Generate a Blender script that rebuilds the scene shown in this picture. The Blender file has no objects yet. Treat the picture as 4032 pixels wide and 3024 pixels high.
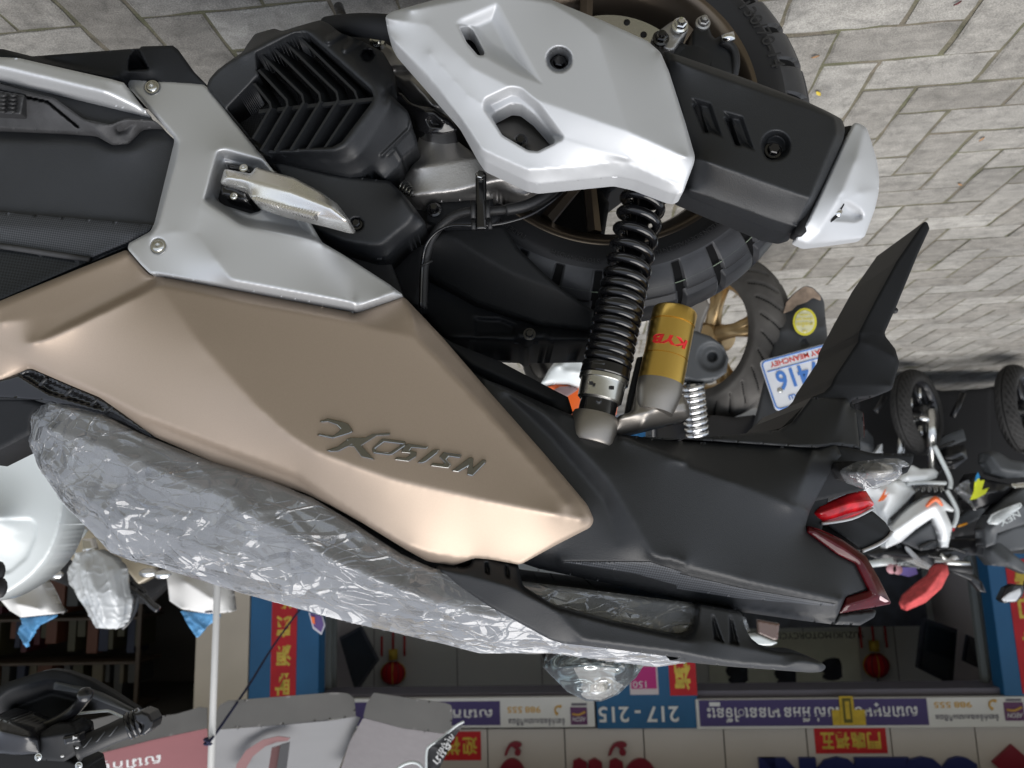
import bpy, bmesh, math, random
import numpy as np
from mathutils import Vector, Matrix, noise
from mathutils.geometry import delaunay_2d_cdt
from mathutils.bvhtree import BVHTree
random.seed(7); rng = np.random.default_rng(7)
S = bpy.context.scene
COL = S.collection
# ---------------------------------------------------------------- camera (held upside down, as the photograph was)
F, W0, H0 = 3030.0, 4032.0, 3024.0
CAMH, PIT, ROLL = .777, math.radians(10), math.radians(-1.7)
cam = bpy.data.cameras.new('camera'); cam.sensor_width = 36; cam.lens = 36 * F / W0
cam.clip_start = .02; cam.clip_end = 500
cam.dof.use_dof = True; cam.dof.focus_distance = .87; cam.dof.aperture_fstop = 8.4
camo = bpy.data.objects.new('camera', cam); COL.objects.link(camo); S.camera = camo
camo.matrix_world = (Matrix.Translation((0, 0, CAMH)) @ Matrix.Rotation(math.pi / 2 - PIT, 4, 'X')
                     @ Matrix.Rotation(math.pi + ROLL, 4, 'Z'))
# ---------------------------------------------------------------- sky and sun: bright overcast
SUN_EL, SUN_AZ = math.radians(72), math.radians(200)
wd = bpy.data.worlds.new('World'); S.world = wd; wd.use_nodes = True
nt = wd.node_tree; bg = nt.nodes['Background']
sky = nt.nodes.new('ShaderNodeTexSky'); sky.sky_type = 'NISHITA'; sky.sun_disc = False
sky.sun_elevation = SUN_EL; sky.sun_rotation = SUN_AZ; sky.air_density = 1.0; sky.dust_density = 1.2; sky.ozone_density = 1.
hs = nt.nodes.new('ShaderNodeHueSaturation'); hs.inputs['Saturation'].default_value = .38      # thin cloud: the whole sky is paler
nt.links.new(sky.outputs[0], hs.inputs['Color']); nt.links.new(hs.outputs[0], bg.inputs[0]); bg.inputs[1].default_value = .09
sl = bpy.data.lights.new('sun', 'SUN'); sl.energy = 1.5; sl.angle = math.radians(60); sl.color = (1, .97, .93)
so = bpy.data.objects.new('sun', sl); COL.objects.link(so)
sd = Vector((math.sin(SUN_AZ) * math.cos(SUN_EL), math.cos(SUN_AZ) * math.cos(SUN_EL), math.sin(SUN_EL)))
so.rotation_euler = sd.to_track_quat('Z', 'Y').to_euler()
S.view_settings.view_transform = 'Standard'; S.view_settings.look = 'None'
S.view_settings.exposure = 1.08; S.view_settings.gamma = 1
S.cycles.max_bounces = 6; S.cycles.diffuse_bounces = 3; S.cycles.transparent_max_bounces = 10; S.cycles.caustics_reflective = False; S.cycles.caustics_refractive = False
# ---------------------------------------------------------------- measuring: a traced outline point and a real lateral distance give a point in the street
Y0 = .975                                  # the scooter's middle plane
ZO = {1: (0, 0), 2: (1300, 0), 3: (2632, 0), 4: (0, 1000), 5: (1300, 1000), 6: (2632, 1000), 7: (0, 1974), 8: (1300, 1974), 9: (2632, 1974)}
ZO = {k: (a, b, 1400 / 2212) for k, (a, b) in ZO.items()}
ZO.update(A=(0, 100, 800 / 2212), B=(800, 50, 900 / 2212), C=(1500, 600, 800 / 2212), D=(2200, 600, 800 / 2212),
          E=(2200, 1150, 800 / 2212), G=(3100, 1400, 932 / 2209), Z=(0, 0, 1))
def px(r, x, y):
    a, b, k = ZO[r]; return (a + k * x, b + k * y)
def rays(XY):
    XY = np.asarray(XY, float).reshape(-1, 2)
    a = -(XY[:, 0] - W0 / 2) / F; b = (XY[:, 1] - H0 / 2) / F
    c, s = math.cos(ROLL), math.sin(ROLL); a, b = a * c - b * s, a * s + b * c
    return np.stack([a, math.cos(PIT) + b * math.sin(PIT), -math.sin(PIT) + b * math.cos(PIT)], 1)
def Pn(XY, D):
    r = rays(XY); t = (Y0 - np.asarray(D) / 1000.) / r[:, 1]
    return r * t[:, None] + np.array([0, 0, CAMH])
def P(r, x, y, d): return Vector(Pn([px(r, x, y)], [d])[0])
def PY(r, x, y, Y): return P(r, x, y, (Y0 - Y) * 1000)     # same, by distance from the viewer's wall
def PG(x, y, z=0.):
    r = rays([(x, y)])[0]; return Vector(np.array([0, 0, CAMH]) + r * (z - CAMH) / r[2])
# ---------------------------------------------------------------- materials
MATS = {}
def mat(name, col, rough=.5, metal=0., var=.0, vs=30., bump=0., bs=200., coat=0., trans=0., ior=1.45, alpha=1., spec=.5, emit=0., rvar=0.):
    if name in MATS: return MATS[name]
    m = bpy.data.materials.new(name); m.use_nodes = True; t = m.node_tree; b = t.nodes['Principled BSDF']
    c = tuple(col) + (1,); b.inputs['Base Color'].default_value = c
    b.inputs['Roughness'].default_value = rough; b.inputs['Metallic'].default_value = metal
    b.inputs['Coat Weight'].default_value = coat; b.inputs['Coat Roughness'].default_value = .08
    b.inputs['Transmission Weight'].default_value = trans; b.inputs['IOR'].default_value = ior
    b.inputs['Alpha'].default_value = alpha; b.inputs['Specular IOR Level'].default_value = spec
    if emit: b.inputs['Emission Color'].default_value = c; b.inputs['Emission Strength'].default_value = emit
    tc = t.nodes.new('ShaderNodeTexCoord')
    def nz(sc, det=4):
        n = t.nodes.new('ShaderNodeTexNoise'); n.inputs['Scale'].default_value = sc; n.inputs['Detail'].default_value = det
        t.links.new(tc.outputs['Object'], n.inputs['Vector']); return n
    if var:
        n = nz(vs); mx = t.nodes.new('ShaderNodeMix'); mx.data_type = 'RGBA'; mx.blend_type = 'MULTIPLY'; mx.inputs[0].default_value = 1
        mr = t.nodes.new('ShaderNodeMapRange'); mr.inputs[1].default_value = .3; mr.inputs[2].default_value = .7
        mr.inputs[3].default_value = 1 - var; mr.inputs[4].default_value = 1 + var
        t.links.new(n.outputs[0], mr.inputs[0]); mx.inputs[6].default_value = c
        t.links.new(mr.outputs[0], mx.inputs[7]); t.links.new(mx.outputs[2], b.inputs['Base Color'])
    if rvar:
        n = nz(vs * 2.3); mr = t.nodes.new('ShaderNodeMapRange'); mr.inputs[1].default_value = .3; mr.inputs[2].default_value = .7
        mr.inputs[3].default_value = max(0, rough - rvar); mr.inputs[4].default_value = rough + rvar
        t.links.new(n.outputs[0], mr.inputs[0]); t.links.new(mr.outputs[0], b.inputs['Roughness'])
    if bump:
        n = nz(bs, 3); bm = t.nodes.new('ShaderNodeBump'); bm.inputs['Strength'].default_value = bump; bm.inputs['Distance'].default_value = .001
        t.links.new(n.outputs[0], bm.inputs['Height']); t.links.new(bm.outputs[0], b.inputs['Normal'])
    MATS[name] = m; return m
# ---------------------------------------------------------------- object helpers
def reg(o, parent=None, label=None, cat=None, group=None, kind=None):
    COL.objects.link(o)
    if parent is not None:
        o.parent = parent
        w = parent.get('_o'); loc = Vector(w) if w is not None else Vector((0, 0, 0))
        o.matrix_parent_inverse = Matrix.Translation(-loc)
    if label: o['label'] = label
    if cat: o['category'] = cat
    if group: o['group'] = group
    if kind: o['kind'] = kind
    return o
def thing(name, loc, label, cat, group=None, kind=None):
    o = bpy.data.objects.new(name, None); o.location = loc; o['_o'] = list(loc); o.empty_display_size = .1
    return reg(o, None, label, cat, group, kind)
def mobj(name, V, Fc, m, parent=None, smooth=True, bev=0, bseg=2, auto=None, **kw):
    me = bpy.data.meshes.new(name); me.from_pydata([tuple(map(float, v)) for v in V], [], [tuple(int(i) for i in f) for f in Fc]); me.validate(); me.update()
    if m is not None: me.materials.append(m)
    if smooth: me.shade_smooth()
    if auto: me.set_sharp_from_angle(angle=math.radians(auto))
    o = bpy.data.objects.new(name, me)
    if bev:
        b = o.modifiers.new('bevel', 'BEVEL'); b.width = bev; b.segments = bseg; b.limit_method = 'ANGLE'; b.angle_limit = math.radians(25); b.harden_normals = True
    return reg(o, parent, **kw)
class MB:                                    # collects shapes of ONE part
    def __init__(s): s.v = []; s.f = []
    def add(s, V, Fc):
        k = len(s.v); s.v += [Vector(v) for v in V]; s.f += [tuple(i + k for i in f) for f in Fc]; return s
    def box(s, c, sz, M=None):
        c = Vector(c); h = [x / 2 for x in sz]
        V = [Vector((x * h[0], y * h[1], z * h[2])) for x in (-1, 1) for y in (-1, 1) for z in (-1, 1)]
        if M is not None: V = [M @ v for v in V]
        return s.add([v + c for v in V], [(0, 1, 3, 2), (4, 6, 7, 5), (0, 4, 5, 1), (2, 3, 7, 6), (0, 2, 6, 4), (1, 5, 7, 3)])
    def tube(s, pts, r, n=12, cap=True, sm=0, closed=False, up=None):
        pts = [Vector(p) for p in pts]
        if sm: pts = spline(pts, sm, closed)
        m = len(pts); R = r if hasattr(r, '__len__') else [r] * m
        if len(R) != m: R = np.interp(np.linspace(0, 1, m), np.linspace(0, 1, len(R)), R)
        V = []; nx = None
        for i, p in enumerate(pts):
            a = pts[(i - 1) % m] if (closed or i) else p; b = pts[(i + 1) % m] if (closed or i < m - 1) else p
            t = (b - a).normalized()
            if nx is None: nx = (t.orthogonal() if up is None else (Vector(up) - t * t.dot(Vector(up)))).normalized()
            nx = (nx - t * nx.dot(t)).normalized(); ny = t.cross(nx)
            V += [p + (nx * math.cos(q) + ny * math.sin(q)) * float(R[i]) for q in (2 * math.pi * j / n for j in range(n))]
        Fc = [(i * n + j, i * n + (j + 1) % n, (i + 1) % m * n + (j + 1) % n, (i + 1) % m * n + j) for i in range(m if closed else m - 1) for j in range(n)]
        if cap and not closed: Fc += [tuple(range(n))[::-1], tuple((m - 1) * n + j for j in range(n))]
        return s.add(V, Fc)
    def lathe(s, prof, o, ax, n=32, a0=0, a1=2 * math.pi, close=False, up=None):  # prof: (along, radius)
        o = Vector(o); ax = Vector(ax).normalized(); u = ax.orthogonal().normalized() if up is None else Vector(up).normalized(); w = ax.cross(u)
        full = abs(a1 - a0 - 2 * math.pi) < 1e-6; k = n if full else n + 1; V = []
        for al, r in prof:
            V += [o + ax * al + (u * math.cos(q) + w * math.sin(q)) * r for q in (a0 + (a1 - a0) * j / n for j in range(k))]
        m = len(prof); Fc = []
        for i in range(m if close else m - 1):
            for j in range(n):
                j2 = (j + 1) % k; i2 = (i + 1) % m
                Fc.append((i * k + j, i * k + j2, i2 * k + j2, i2 * k + j))
        return s.add(V, Fc)
    def prism(s, pts, ext):                  # flat polygon pushed along a vector
        pts = [Vector(p) for p in pts]; n = len(pts); e = Vector(ext)
        return s.add(pts + [p + e for p in pts], [tuple(range(n)), tuple(range(2 * n - 1, n - 1, -1))] + [(i, i + n, (i + 1) % n + n, (i + 1) % n) for i in range(n)])
    def ell(s, c, r, n=16, M=None):
        V = []; Fc = []
        for i in range(n // 2 + 1):
            th = math.pi * i / (n // 2)
            for j in range(n):
                ph = 2 * math.pi * j / n
                v = Vector((r[0] * math.sin(th) * math.cos(ph), r[1] * math.sin(th) * math.sin(ph), r[2] * math.cos(th)))
                V.append((M @ v if M is not None else v) + Vector(c))
        for i in range(n // 2):
            for j in range(n): Fc.append((i * n + j, (i + 1) * n + j, (i + 1) * n + (j + 1) % n, i * n + (j + 1) % n))
        return s.add(V, Fc)
    def bolt(s, p, ax=(0, -1, 0), r=.006, h=.006, fl=1.5):
        ax = Vector(ax); s.lathe([(0, r * fl), (h * .3, r * fl), (h * .35, r * 1.02)], p, ax, 20)
        s.lathe([(h * .3, r), (h, r), (h * 1.12, r * .8), (h * 1.12, 0.0)], p, ax, 6); return s
    def out(s, name, m, parent=None, **kw): return mobj(name, s.v, s.f, m, parent, **kw)
def spline(p, k, closed=False):
    n = len(p); o = []
    for i in range(n if closed else n - 1):
        g = (lambda j: p[j % n]) if closed else (lambda j: p[min(max(j, 0), n - 1)])
        a, b, c, d = g(i - 1), g(i), g(i + 1), g(i + 2)
        for q in range(k):
            t = q / k
            o.append(.5 * ((2 * b) + (c - a) * t + (2 * a - 5 * b + 4 * c - d) * t * t + (3 * b - a - 3 * c + d) * t ** 3))
    if not closed: o.append(p[-1])
    return o
# ---------------------------------------------------------------- pressed panels: outline, creases, depth, rounded rims
def inpoly(X, poly):
    x, y = X[:, 0], X[:, 1]; r = np.zeros(len(X), bool); n = len(poly)
    for i in range(n):
        (x1, y1), (x2, y2) = poly[i], poly[(i + 1) % n]
        if y1 == y2: continue
        r ^= ((y1 > y) != (y2 > y)) & (x < (x2 - x1) * (y - y1) / (y2 - y1) + x1)
    return r
def dseg(X, poly, closed=True):
    D = np.full(len(X), 1e9); n = len(poly)
    for i in range(n if closed else n - 1):
        a = np.array(poly[i][:2]); b = np.array(poly[(i + 1) % n][:2]); ab = b - a; L = max(ab @ ab, 1e-9)
        t = np.clip(((X - a) @ ab) / L, 0, 1); D = np.minimum(D, np.hypot(*(X - a - t[:, None] * ab).T))
    return D
def resam(pl, sp, closed):
    o = []; n = len(pl)
    for i in range(n if closed else n - 1):
        a, b = np.array(pl[i]), np.array(pl[(i + 1) % n]); k = max(1, int(round(np.hypot(*(b - a)[:2]) / sp)))
        o += [a + (b - a) * j / k for j in range(k)]
    if not closed: o.append(np.array(pl[-1]))
    return o
def fillet(pl, rad):
    if not rad: return pl
    o = []; n = len(pl)
    for i in range(n):
        a, b, c = np.array(pl[i - 1]), np.array(pl[i]), np.array(pl[(i + 1) % n])
        la, lc = np.hypot(*(a - b)[:2]), np.hypot(*(c - b)[:2]); t = min(rad, la * .45, lc * .45)
        p, q = b + (a - b) * t / max(la, 1e-6), b + (c - b) * t / max(lc, 1e-6)
        o += [(1 - s_) ** 2 * p + 2 * s_ * (1 - s_) * b + s_ ** 2 * q for s_ in (0, .33, .67, 1)]
    return o
def tr(L, off=0.):                           # traced list -> px,py,d ; a leading region key is inherited
    o = []; r = None; d = None
    for q in L:
        if len(q) == 4: r, x, y, d = q
        else: r, x, y = q
        a, b = px(r, x, y); o.append((a, b, d + off))
    return o
def pit(L, depth, soft, r=None):             # recess with a sloping wall
    pl = [p[:2] for p in tr(L)]
    if r: pl = [tuple(p) for p in fillet([np.array(q) for q in pl], r)]
    def f(X):
        q = np.clip(dseg(X, pl) / soft, 0, 1); return np.where(inpoly(X, pl), -depth * q * q * (3 - 2 * q), 0)
    return f
def rpit(r, x, y, R, depth, soft):
    cx, cy = px(r, x, y)
    def f(X):
        q = np.clip((R - np.hypot(X[:, 0] - cx, X[:, 1] - cy)) / soft, 0, 1); return -depth * q * q * (3 - 2 * q)
    return f
def ridge(L, h, w):                          # raised (or sunk) line
    pl = [p[:2] for p in tr(L)]
    return lambda X: h * np.clip(1 - (dseg(X, pl, False) / w) ** 2, 0, 1)
def bvh_of(o): return BVHTree.FromPolygons([v.co for v in o.data.vertices], [tuple(p.vertices) for p in o.data.polygons])
def surf_d(B, XY, dflt):
    o = np.array(dflt, float) * np.ones(len(XY))
    for i, q in enumerate(rays(XY)):
        h = B.ray_cast(Vector((0, 0, CAMH)), Vector(q).normalized())[0]
        if h: o[i] = (Y0 - h.y) * 1000
    return o
def nearest_on(X, O):
    """closest outline point and its depth"""
    n = len(O); best = np.full(len(X), 1e18); Q = np.zeros((len(X), 2)); Dv = np.zeros(len(X))
    for i in range(n):
        a, b = np.array(O[i]), np.array(O[(i + 1) % n]); ab = b[:2] - a[:2]; L = max(ab @ ab, 1e-9)
        t = np.clip(((X - a[:2]) @ ab) / L, 0, 1); q = a[:2] + t[:, None] * ab; e = ((X - q) ** 2).sum(1); k = e < best
        best[k] = e[k]; Q[k] = q[k]; Dv[k] = (a[2] + t * (b[2] - a[2]))[k]
    return np.sqrt(best), Q, Dv
def panel(name, m, parent, out, cr=(), holes=(), sp=14, it=3, er=3., th=8, rnd=0, feats=(), pts=(), post=None, pm=3.4, relax=120, fine=None, on=None, **kw):
    sp0 = sp; sp = fine or min(12., max(4.5, sp * .55)); it = max(1, int(it * (sp0 / sp) ** 2 * .45)); relax = int(relax * min(4, (14 / sp) ** 1))
    O = fillet([np.array(p) for p in tr(out)], rnd); C = [tr(c) for c in cr]; Hs = [fillet([np.array(p) for p in tr(h)], rnd * .6) for h in holes]
    cv = []; ce = []
    def addl(pl, closed):
        k = len(cv); cv.extend([tuple(p) for p in pl]); n = len(pl)
        ce.extend([(k + i, k + (i + 1) % n) for i in range(n if closed else n - 1)])
    addl(O, True)
    for c in C: addl(c, False)
    res = delaunay_2d_cdt([Vector(p[:2]) for p in cv], ce, [], 0, 1e-3)
    V2 = np.array([tuple(v) for v in res[0]]); cva = np.array(cv); dv = np.zeros(len(V2))
    for i, o_ in enumerate(res[3]):
        if o_: dv[i] = cva[o_[0], 2]
        else: dd = np.hypot(cva[:, 0] - V2[i, 0], cva[:, 1] - V2[i, 1]); k = np.argsort(dd)[:3]; w = 1 / (dd[k] + 1); dv[i] = (cva[k, 2] * w).sum() / w.sum()
    ol = [tuple(p[:2]) for p in O]; hl = [[tuple(p[:2]) for p in h] for h in Hs]
    lo = np.array(ol).min(0) - 2.5 * sp; hi = np.array(ol).max(0) + 3 * sp
    gx = np.arange(lo[0], hi[0], sp); gy = np.arange(lo[1], hi[1], sp); nx, ny = len(gx), len(gy)
    X = np.stack(np.meshgrid(gx, gy), -1).reshape(-1, 2)
    dist, Qn, dn = nearest_on(X, O); ins = inpoly(X, ol); d = dn.copy(); got = ~ins
    for f in res[2]:
        a, b, c = V2[f[0]], V2[f[1]], V2[f[2]]; den = (b[1] - c[1]) * (a[0] - c[0]) + (c[0] - b[0]) * (a[1] - c[1])
        if abs(den) < 1e-9: continue
        s_ = np.where((X[:, 0] > min(a[0], b[0], c[0]) - 1) & (X[:, 0] < max(a[0], b[0], c[0]) + 1) & (X[:, 1] > min(a[1], b[1], c[1]) - 1) & (X[:, 1] < max(a[1], b[1], c[1]) + 1) & ~got)[0]
        if not len(s_): continue
        Q = X[s_]; l1 = ((b[1] - c[1]) * (Q[:, 0] - c[0]) + (c[0] - b[0]) * (Q[:, 1] - c[1])) / den; l2 = ((c[1] - a[1]) * (Q[:, 0] - c[0]) + (a[0] - c[0]) * (Q[:, 1] - c[1])) / den; l3 = 1 - l1 - l2
        g = (l1 > -1e-3) & (l2 > -1e-3) & (l3 > -1e-3); ix = s_[g]; d[ix] = l1[g] * dv[f[0]] + l2[g] * dv[f[1]] + l3[g] * dv[f[2]]; got[ix] = True
    fixed = ~ins | (dist < sp * .6)
    for c in C:
        cd = np.full(len(X), 1e9)
        for q0, q1 in zip(c[:-1], c[1:]):
            a, b = np.array(q0), np.array(q1); ab = b[:2] - a[:2]; L = max(ab @ ab, 1e-9); t = np.clip(((X - a[:2]) @ ab) / L, 0, 1); e = np.hypot(*(X - a[:2] - t[:, None] * ab).T)
            k = (e < cd) & (e < sp * .75) & ins & (dist > sp); d[k] = (a[2] + t * (b[2] - a[2]))[k]; fixed |= k; cd = np.minimum(cd, e)
    D2 = d.reshape(ny, nx); fx = fixed.reshape(ny, nx)
    def nb(A): P_ = np.pad(A, 1, mode='edge'); return (P_[:-2, 1:-1] + P_[2:, 1:-1] + P_[1:-1, :-2] + P_[1:-1, 2:]) * .25
    kf = 4
    if min(nx, ny) > 3 * kf and relax:
        py, px_ = (-ny) % kf, (-nx) % kf; A = np.pad(D2, ((0, py), (0, px_)), mode='edge'); M_ = np.pad(fx, ((0, py), (0, px_)), constant_values=True); sh = (A.shape[0] // kf, kf, A.shape[1] // kf, kf)
        cnt = M_.reshape(sh).sum((1, 3)); sm_ = (A * M_).reshape(sh).sum((1, 3)); fc = cnt > 0; Dc = np.where(fc, sm_ / np.maximum(cnt, 1), A.reshape(sh).mean((1, 3)))
        for _ in range(260): Dc = np.where(fc, Dc, nb(Dc))
        yy = np.clip((np.arange(ny) + .5) / kf - .5, 0, Dc.shape[0] - 1.001); xx = np.clip((np.arange(nx) + .5) / kf - .5, 0, Dc.shape[1] - 1.001); y0 = yy.astype(int); x0 = xx.astype(int); ty = (yy - y0)[:, None]; tx = (xx - x0)[None]
        up_ = Dc[y0][:, x0] * (1 - ty) * (1 - tx) + Dc[y0 + 1][:, x0] * ty * (1 - tx) + Dc[y0][:, x0 + 1] * (1 - ty) * tx + Dc[y0 + 1][:, x0 + 1] * ty * tx; D2 = np.where(fx, D2, up_); relax = 50
    for _ in range(relax): D2 = np.where(fx, D2, nb(D2))          # stretched like a skin between outline and creases
    for _ in range(it): D2 = .4 * D2 + .6 * nb(D2)                # then the creases are rounded
    keep = ins.copy(); Xs = X.copy(); sn = dist < sp * .62; Xs[sn] = Qn[sn]; keep |= sn; hd = np.full(len(X), 1e9)
    for h in Hs:
        e, q, _ = nearest_on(X, h); hin = inpoly(X, [tuple(p[:2]) for p in h]); k = e < sp * .62; Xs[k] = q[k]; keep &= ~(hin & ~k)
    K = keep.reshape(ny, nx); cell = K[:-1, :-1] & K[1:, :-1] & K[:-1, 1:] & K[1:, 1:]
    # leave out cells whose four corners were all pulled onto the rim from outside
    ic = ((gx[:-1] + gx[1:]) / 2, (gy[:-1] + gy[1:]) / 2); XC = np.stack(np.meshgrid(*ic), -1).reshape(-1, 2); ci = inpoly(XC, ol) | (dseg(XC, ol) < sp * .25)
    for h in Hs: ci &= ~inpoly(XC, [tuple(p[:2]) for p in h])
    cell &= ci.reshape(ny - 1, nx - 1)
    iy, ix = np.where(cell); base = iy * nx + ix; Q4 = np.stack([base, base + 1, base + nx + 1, base + nx], 1)
    used = np.unique(Q4); mp = np.full(len(X), -1); mp[used] = np.arange(len(used)); Q4 = mp[Q4]; Xv = Xs[used]
    nv_ = len(Xv); E_ = np.concatenate([Q4[:, [0, 1]], Q4[:, [1, 2]], Q4[:, [2, 3]], Q4[:, [3, 0]]]); key = E_[:, 0].astype(np.int64) * nv_ + E_[:, 1]; rk = E_[:, 1].astype(np.int64) * nv_ + E_[:, 0]
    bu = np.unique(E_[~np.isin(key, rk)]); XB = Xv[bu]; be, bq, _ = nearest_on(XB, O)
    for h in Hs: e, q, _ = nearest_on(XB, h); k = e < be; be[k] = e[k]; bq[k] = q[k]
    k = be < sp * 1.3; Xv[bu[k]] = bq[k]
    fxp = np.clip((Xv[:, 0] - lo[0]) / sp, 0, nx - 1.001); fyp = np.clip((Xv[:, 1] - lo[1]) / sp, 0, ny - 1.001); x0 = fxp.astype(int); y0 = fyp.astype(int); tx = fxp - x0; ty = fyp - y0
    d = D2[y0, x0] * (1 - tx) * (1 - ty) + D2[y0, x0 + 1] * tx * (1 - ty) + D2[y0 + 1, x0] * (1 - tx) * ty + D2[y0 + 1, x0 + 1] * tx * ty
    X = Xv; isb = np.zeros(nv_, bool); isb[bu] = True
    if on is not None: d = surf_d(on[0], X, d) + on[1]
    for f in feats: d = d + f(X)
    if er:
        D = dseg(X, ol)
        for h in hl: D = np.minimum(D, dseg(X, h))
        q = np.clip(D / (er * pm), 0, 1); d = d - er * (1 - np.sqrt(1 - (1 - q) ** 2))
    W = Pn(X, d)
    if post is not None: W = post(W, X, d, isb)
    Fq = Q4; a, b, c = W[Fq[0, 0]], W[Fq[0, 1]], W[Fq[0, 2]]
    if np.cross(b - a, c - a)[1] > 0: Fq = Fq[:, ::-1]
    N_ = len(W)
    if th:
        E_ = np.concatenate([Fq[:, [0, 1]], Fq[:, [1, 2]], Fq[:, [2, 3]], Fq[:, [3, 0]]]); key = E_[:, 0].astype(np.int64) * N_ + E_[:, 1]; rk = E_[:, 1].astype(np.int64) * N_ + E_[:, 0]
        Bd = E_[~np.isin(key, rk)]; bu = np.unique(Bd); mb_ = np.full(N_, -1); 
        if th >= 40: W = np.concatenate([W, W + np.array([0, th / 1000., 0])]); off_ = np.arange(N_) + N_; Fq = np.concatenate([Fq, Fq[:, ::-1] + N_])
        else: mb_[bu] = np.arange(len(bu)) + N_; W = np.concatenate([W, W[bu] + np.array([0, th / 1000., 0])]); off_ = mb_
        Fq = np.concatenate([Fq, np.stack([Bd[:, 1], Bd[:, 0], off_[Bd[:, 0]], off_[Bd[:, 1]]], 1)])
    me = bpy.data.meshes.new(name); me.vertices.add(len(W)); me.vertices.foreach_set('co', W.astype(np.float32).ravel())
    me.loops.add(Fq.size); me.loops.foreach_set('vertex_index', Fq.astype(np.int32).ravel()); me.polygons.add(len(Fq)); me.polygons.foreach_set('loop_start', np.arange(0, Fq.size, 4, dtype=np.int32))
    me.update(calc_edges=True); me.validate(); me.materials.append(m); me.shade_smooth()
    if th:                                        # a clean edge where the rim turns back
        ev = np.zeros(len(me.edges) * 2, np.int32); me.edges.foreach_get('vertices', ev); ev = np.sort(ev.reshape(-1, 2), 1); bk = np.sort(Bd, 1); kk = np.isin(ev[:, 0].astype(np.int64) * 10**7 + ev[:, 1], bk[:, 0].astype(np.int64) * 10**7 + bk[:, 1])
        at = me.attributes.new('sharp_edge', 'BOOLEAN', 'EDGE'); at.data.foreach_set('value', kk)
    return reg(bpy.data.objects.new(name, me), parent, **kw)
def BP(name, m, parent, Y, out, cr=(), holes=(), pts=(), sp=12, er=4, th=20, **kw):   # the same for a thing standing Y metres off
    b = (Y0 - Y) * 1000; sh = lambda L: [(q[0], q[1], q[2], q[3] + b) if len(q) == 4 else q for q in L]
    return panel(name, m, parent, sh(out), [sh(c) for c in cr], [sh(h) for h in holes], pts=sh(pts), sp=sp, er=er, th=th, pm=F / (Y * 1000), **kw)
# ---------------------------------------------------------------- lettering
def textmesh(s, bold=0., spacing=1., res=3):
    cu = bpy.data.curves.new('t', 'FONT'); cu.body = s; cu.size = 1; cu.offset = bold; cu.space_character = spacing; cu.resolution_u = res
    o = bpy.data.objects.new('t', cu); COL.objects.link(o)
    dg = bpy.context.evaluated_depsgraph_get(); me = bpy.data.meshes.new_from_object(o.evaluated_get(dg))
    V = np.array([tuple(v.co)[:2] for v in me.vertices]).reshape(-1, 2); Fc = [tuple(p.vertices) for p in me.polygons]
    bpy.data.objects.remove(o); bpy.data.curves.remove(cu); bpy.data.meshes.remove(me)
    return V, Fc
def letter(name, s, o, ux, uy, h, m, parent, w=None, ext=.002, bold=0., mapf=None, slant=0., spacing=1., **kw):
    """lettering centred at o; ux reads along the line, uy towards the letter tops; ext is its raised thickness"""
    if ' ' in s:                              # one object for each word
        ws_ = [q for q in s.split(' ') if q]; bx_ = [textmesh(q, bold, spacing)[0] for q in ws_]; wd_ = [b[:, 0].max() - b[:, 0].min() for b in bx_]; lo_ = min(b[:, 1].min() for b in bx_); hi_ = max(b[:, 1].max() for b in bx_)
        tot = sum(wd_) + .28 * (len(ws_) - 1); k_ = h / (hi_ - lo_); kx = k_ if w is None else w / tot; x_ = -tot / 2; r_ = None; o, ux, uy = Vector(o), Vector(ux).normalized(), Vector(uy).normalized()
        for q, b, d_ in zip(ws_, bx_, wd_):
            xc = (x_ + d_ / 2) * kx; yc = ((b[:, 1].min() + b[:, 1].max()) / 2 - (lo_ + hi_) / 2) * k_; mf = (lambda X_, Y_, e, a_=xc, c_=yc: mapf(X_ + a_, Y_ + c_, e)) if mapf else None
            r_ = letter(name, q, o + ux * xc + uy * yc, ux, uy, (b[:, 1].max() - b[:, 1].min()) * k_, m, parent, w=d_ * kx, ext=ext, bold=bold, mapf=mf, slant=slant, spacing=spacing, **kw); x_ += d_ + .28
        return r_
    V, Fc = textmesh(s, bold, spacing)
    if not len(V): return None
    lo, hi = V.min(0), V.max(0); sc = h / (hi[1] - lo[1]); sx = sc if w is None else w / (hi[0] - lo[0])
    V = (V - (lo + hi) / 2) * np.array([sx, sc]); V[:, 0] += V[:, 1] * slant
    o, ux, uy = Vector(o), Vector(ux).normalized(), Vector(uy).normalized(); n = ux.cross(uy).normalized()
    if mapf: A = [mapf(x, y, ext) for x, y in V]; Bk = [mapf(x, y, 0) for x, y in V]
    else: A = [o + ux * x + uy * y + n * ext for x, y in V]; Bk = [o + ux * x + uy * y for x, y in V]
    nv = len(A); ec = {}
    for f in Fc:
        for i in range(len(f)): ec[(f[i], f[(i + 1) % len(f)])] = 1
    side = [(v, u, u + nv, v + nv) for (u, v) in ec if (v, u) not in ec]
    return mobj(name, A + Bk, list(Fc) + side, m, parent, smooth=False, **kw)
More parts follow.
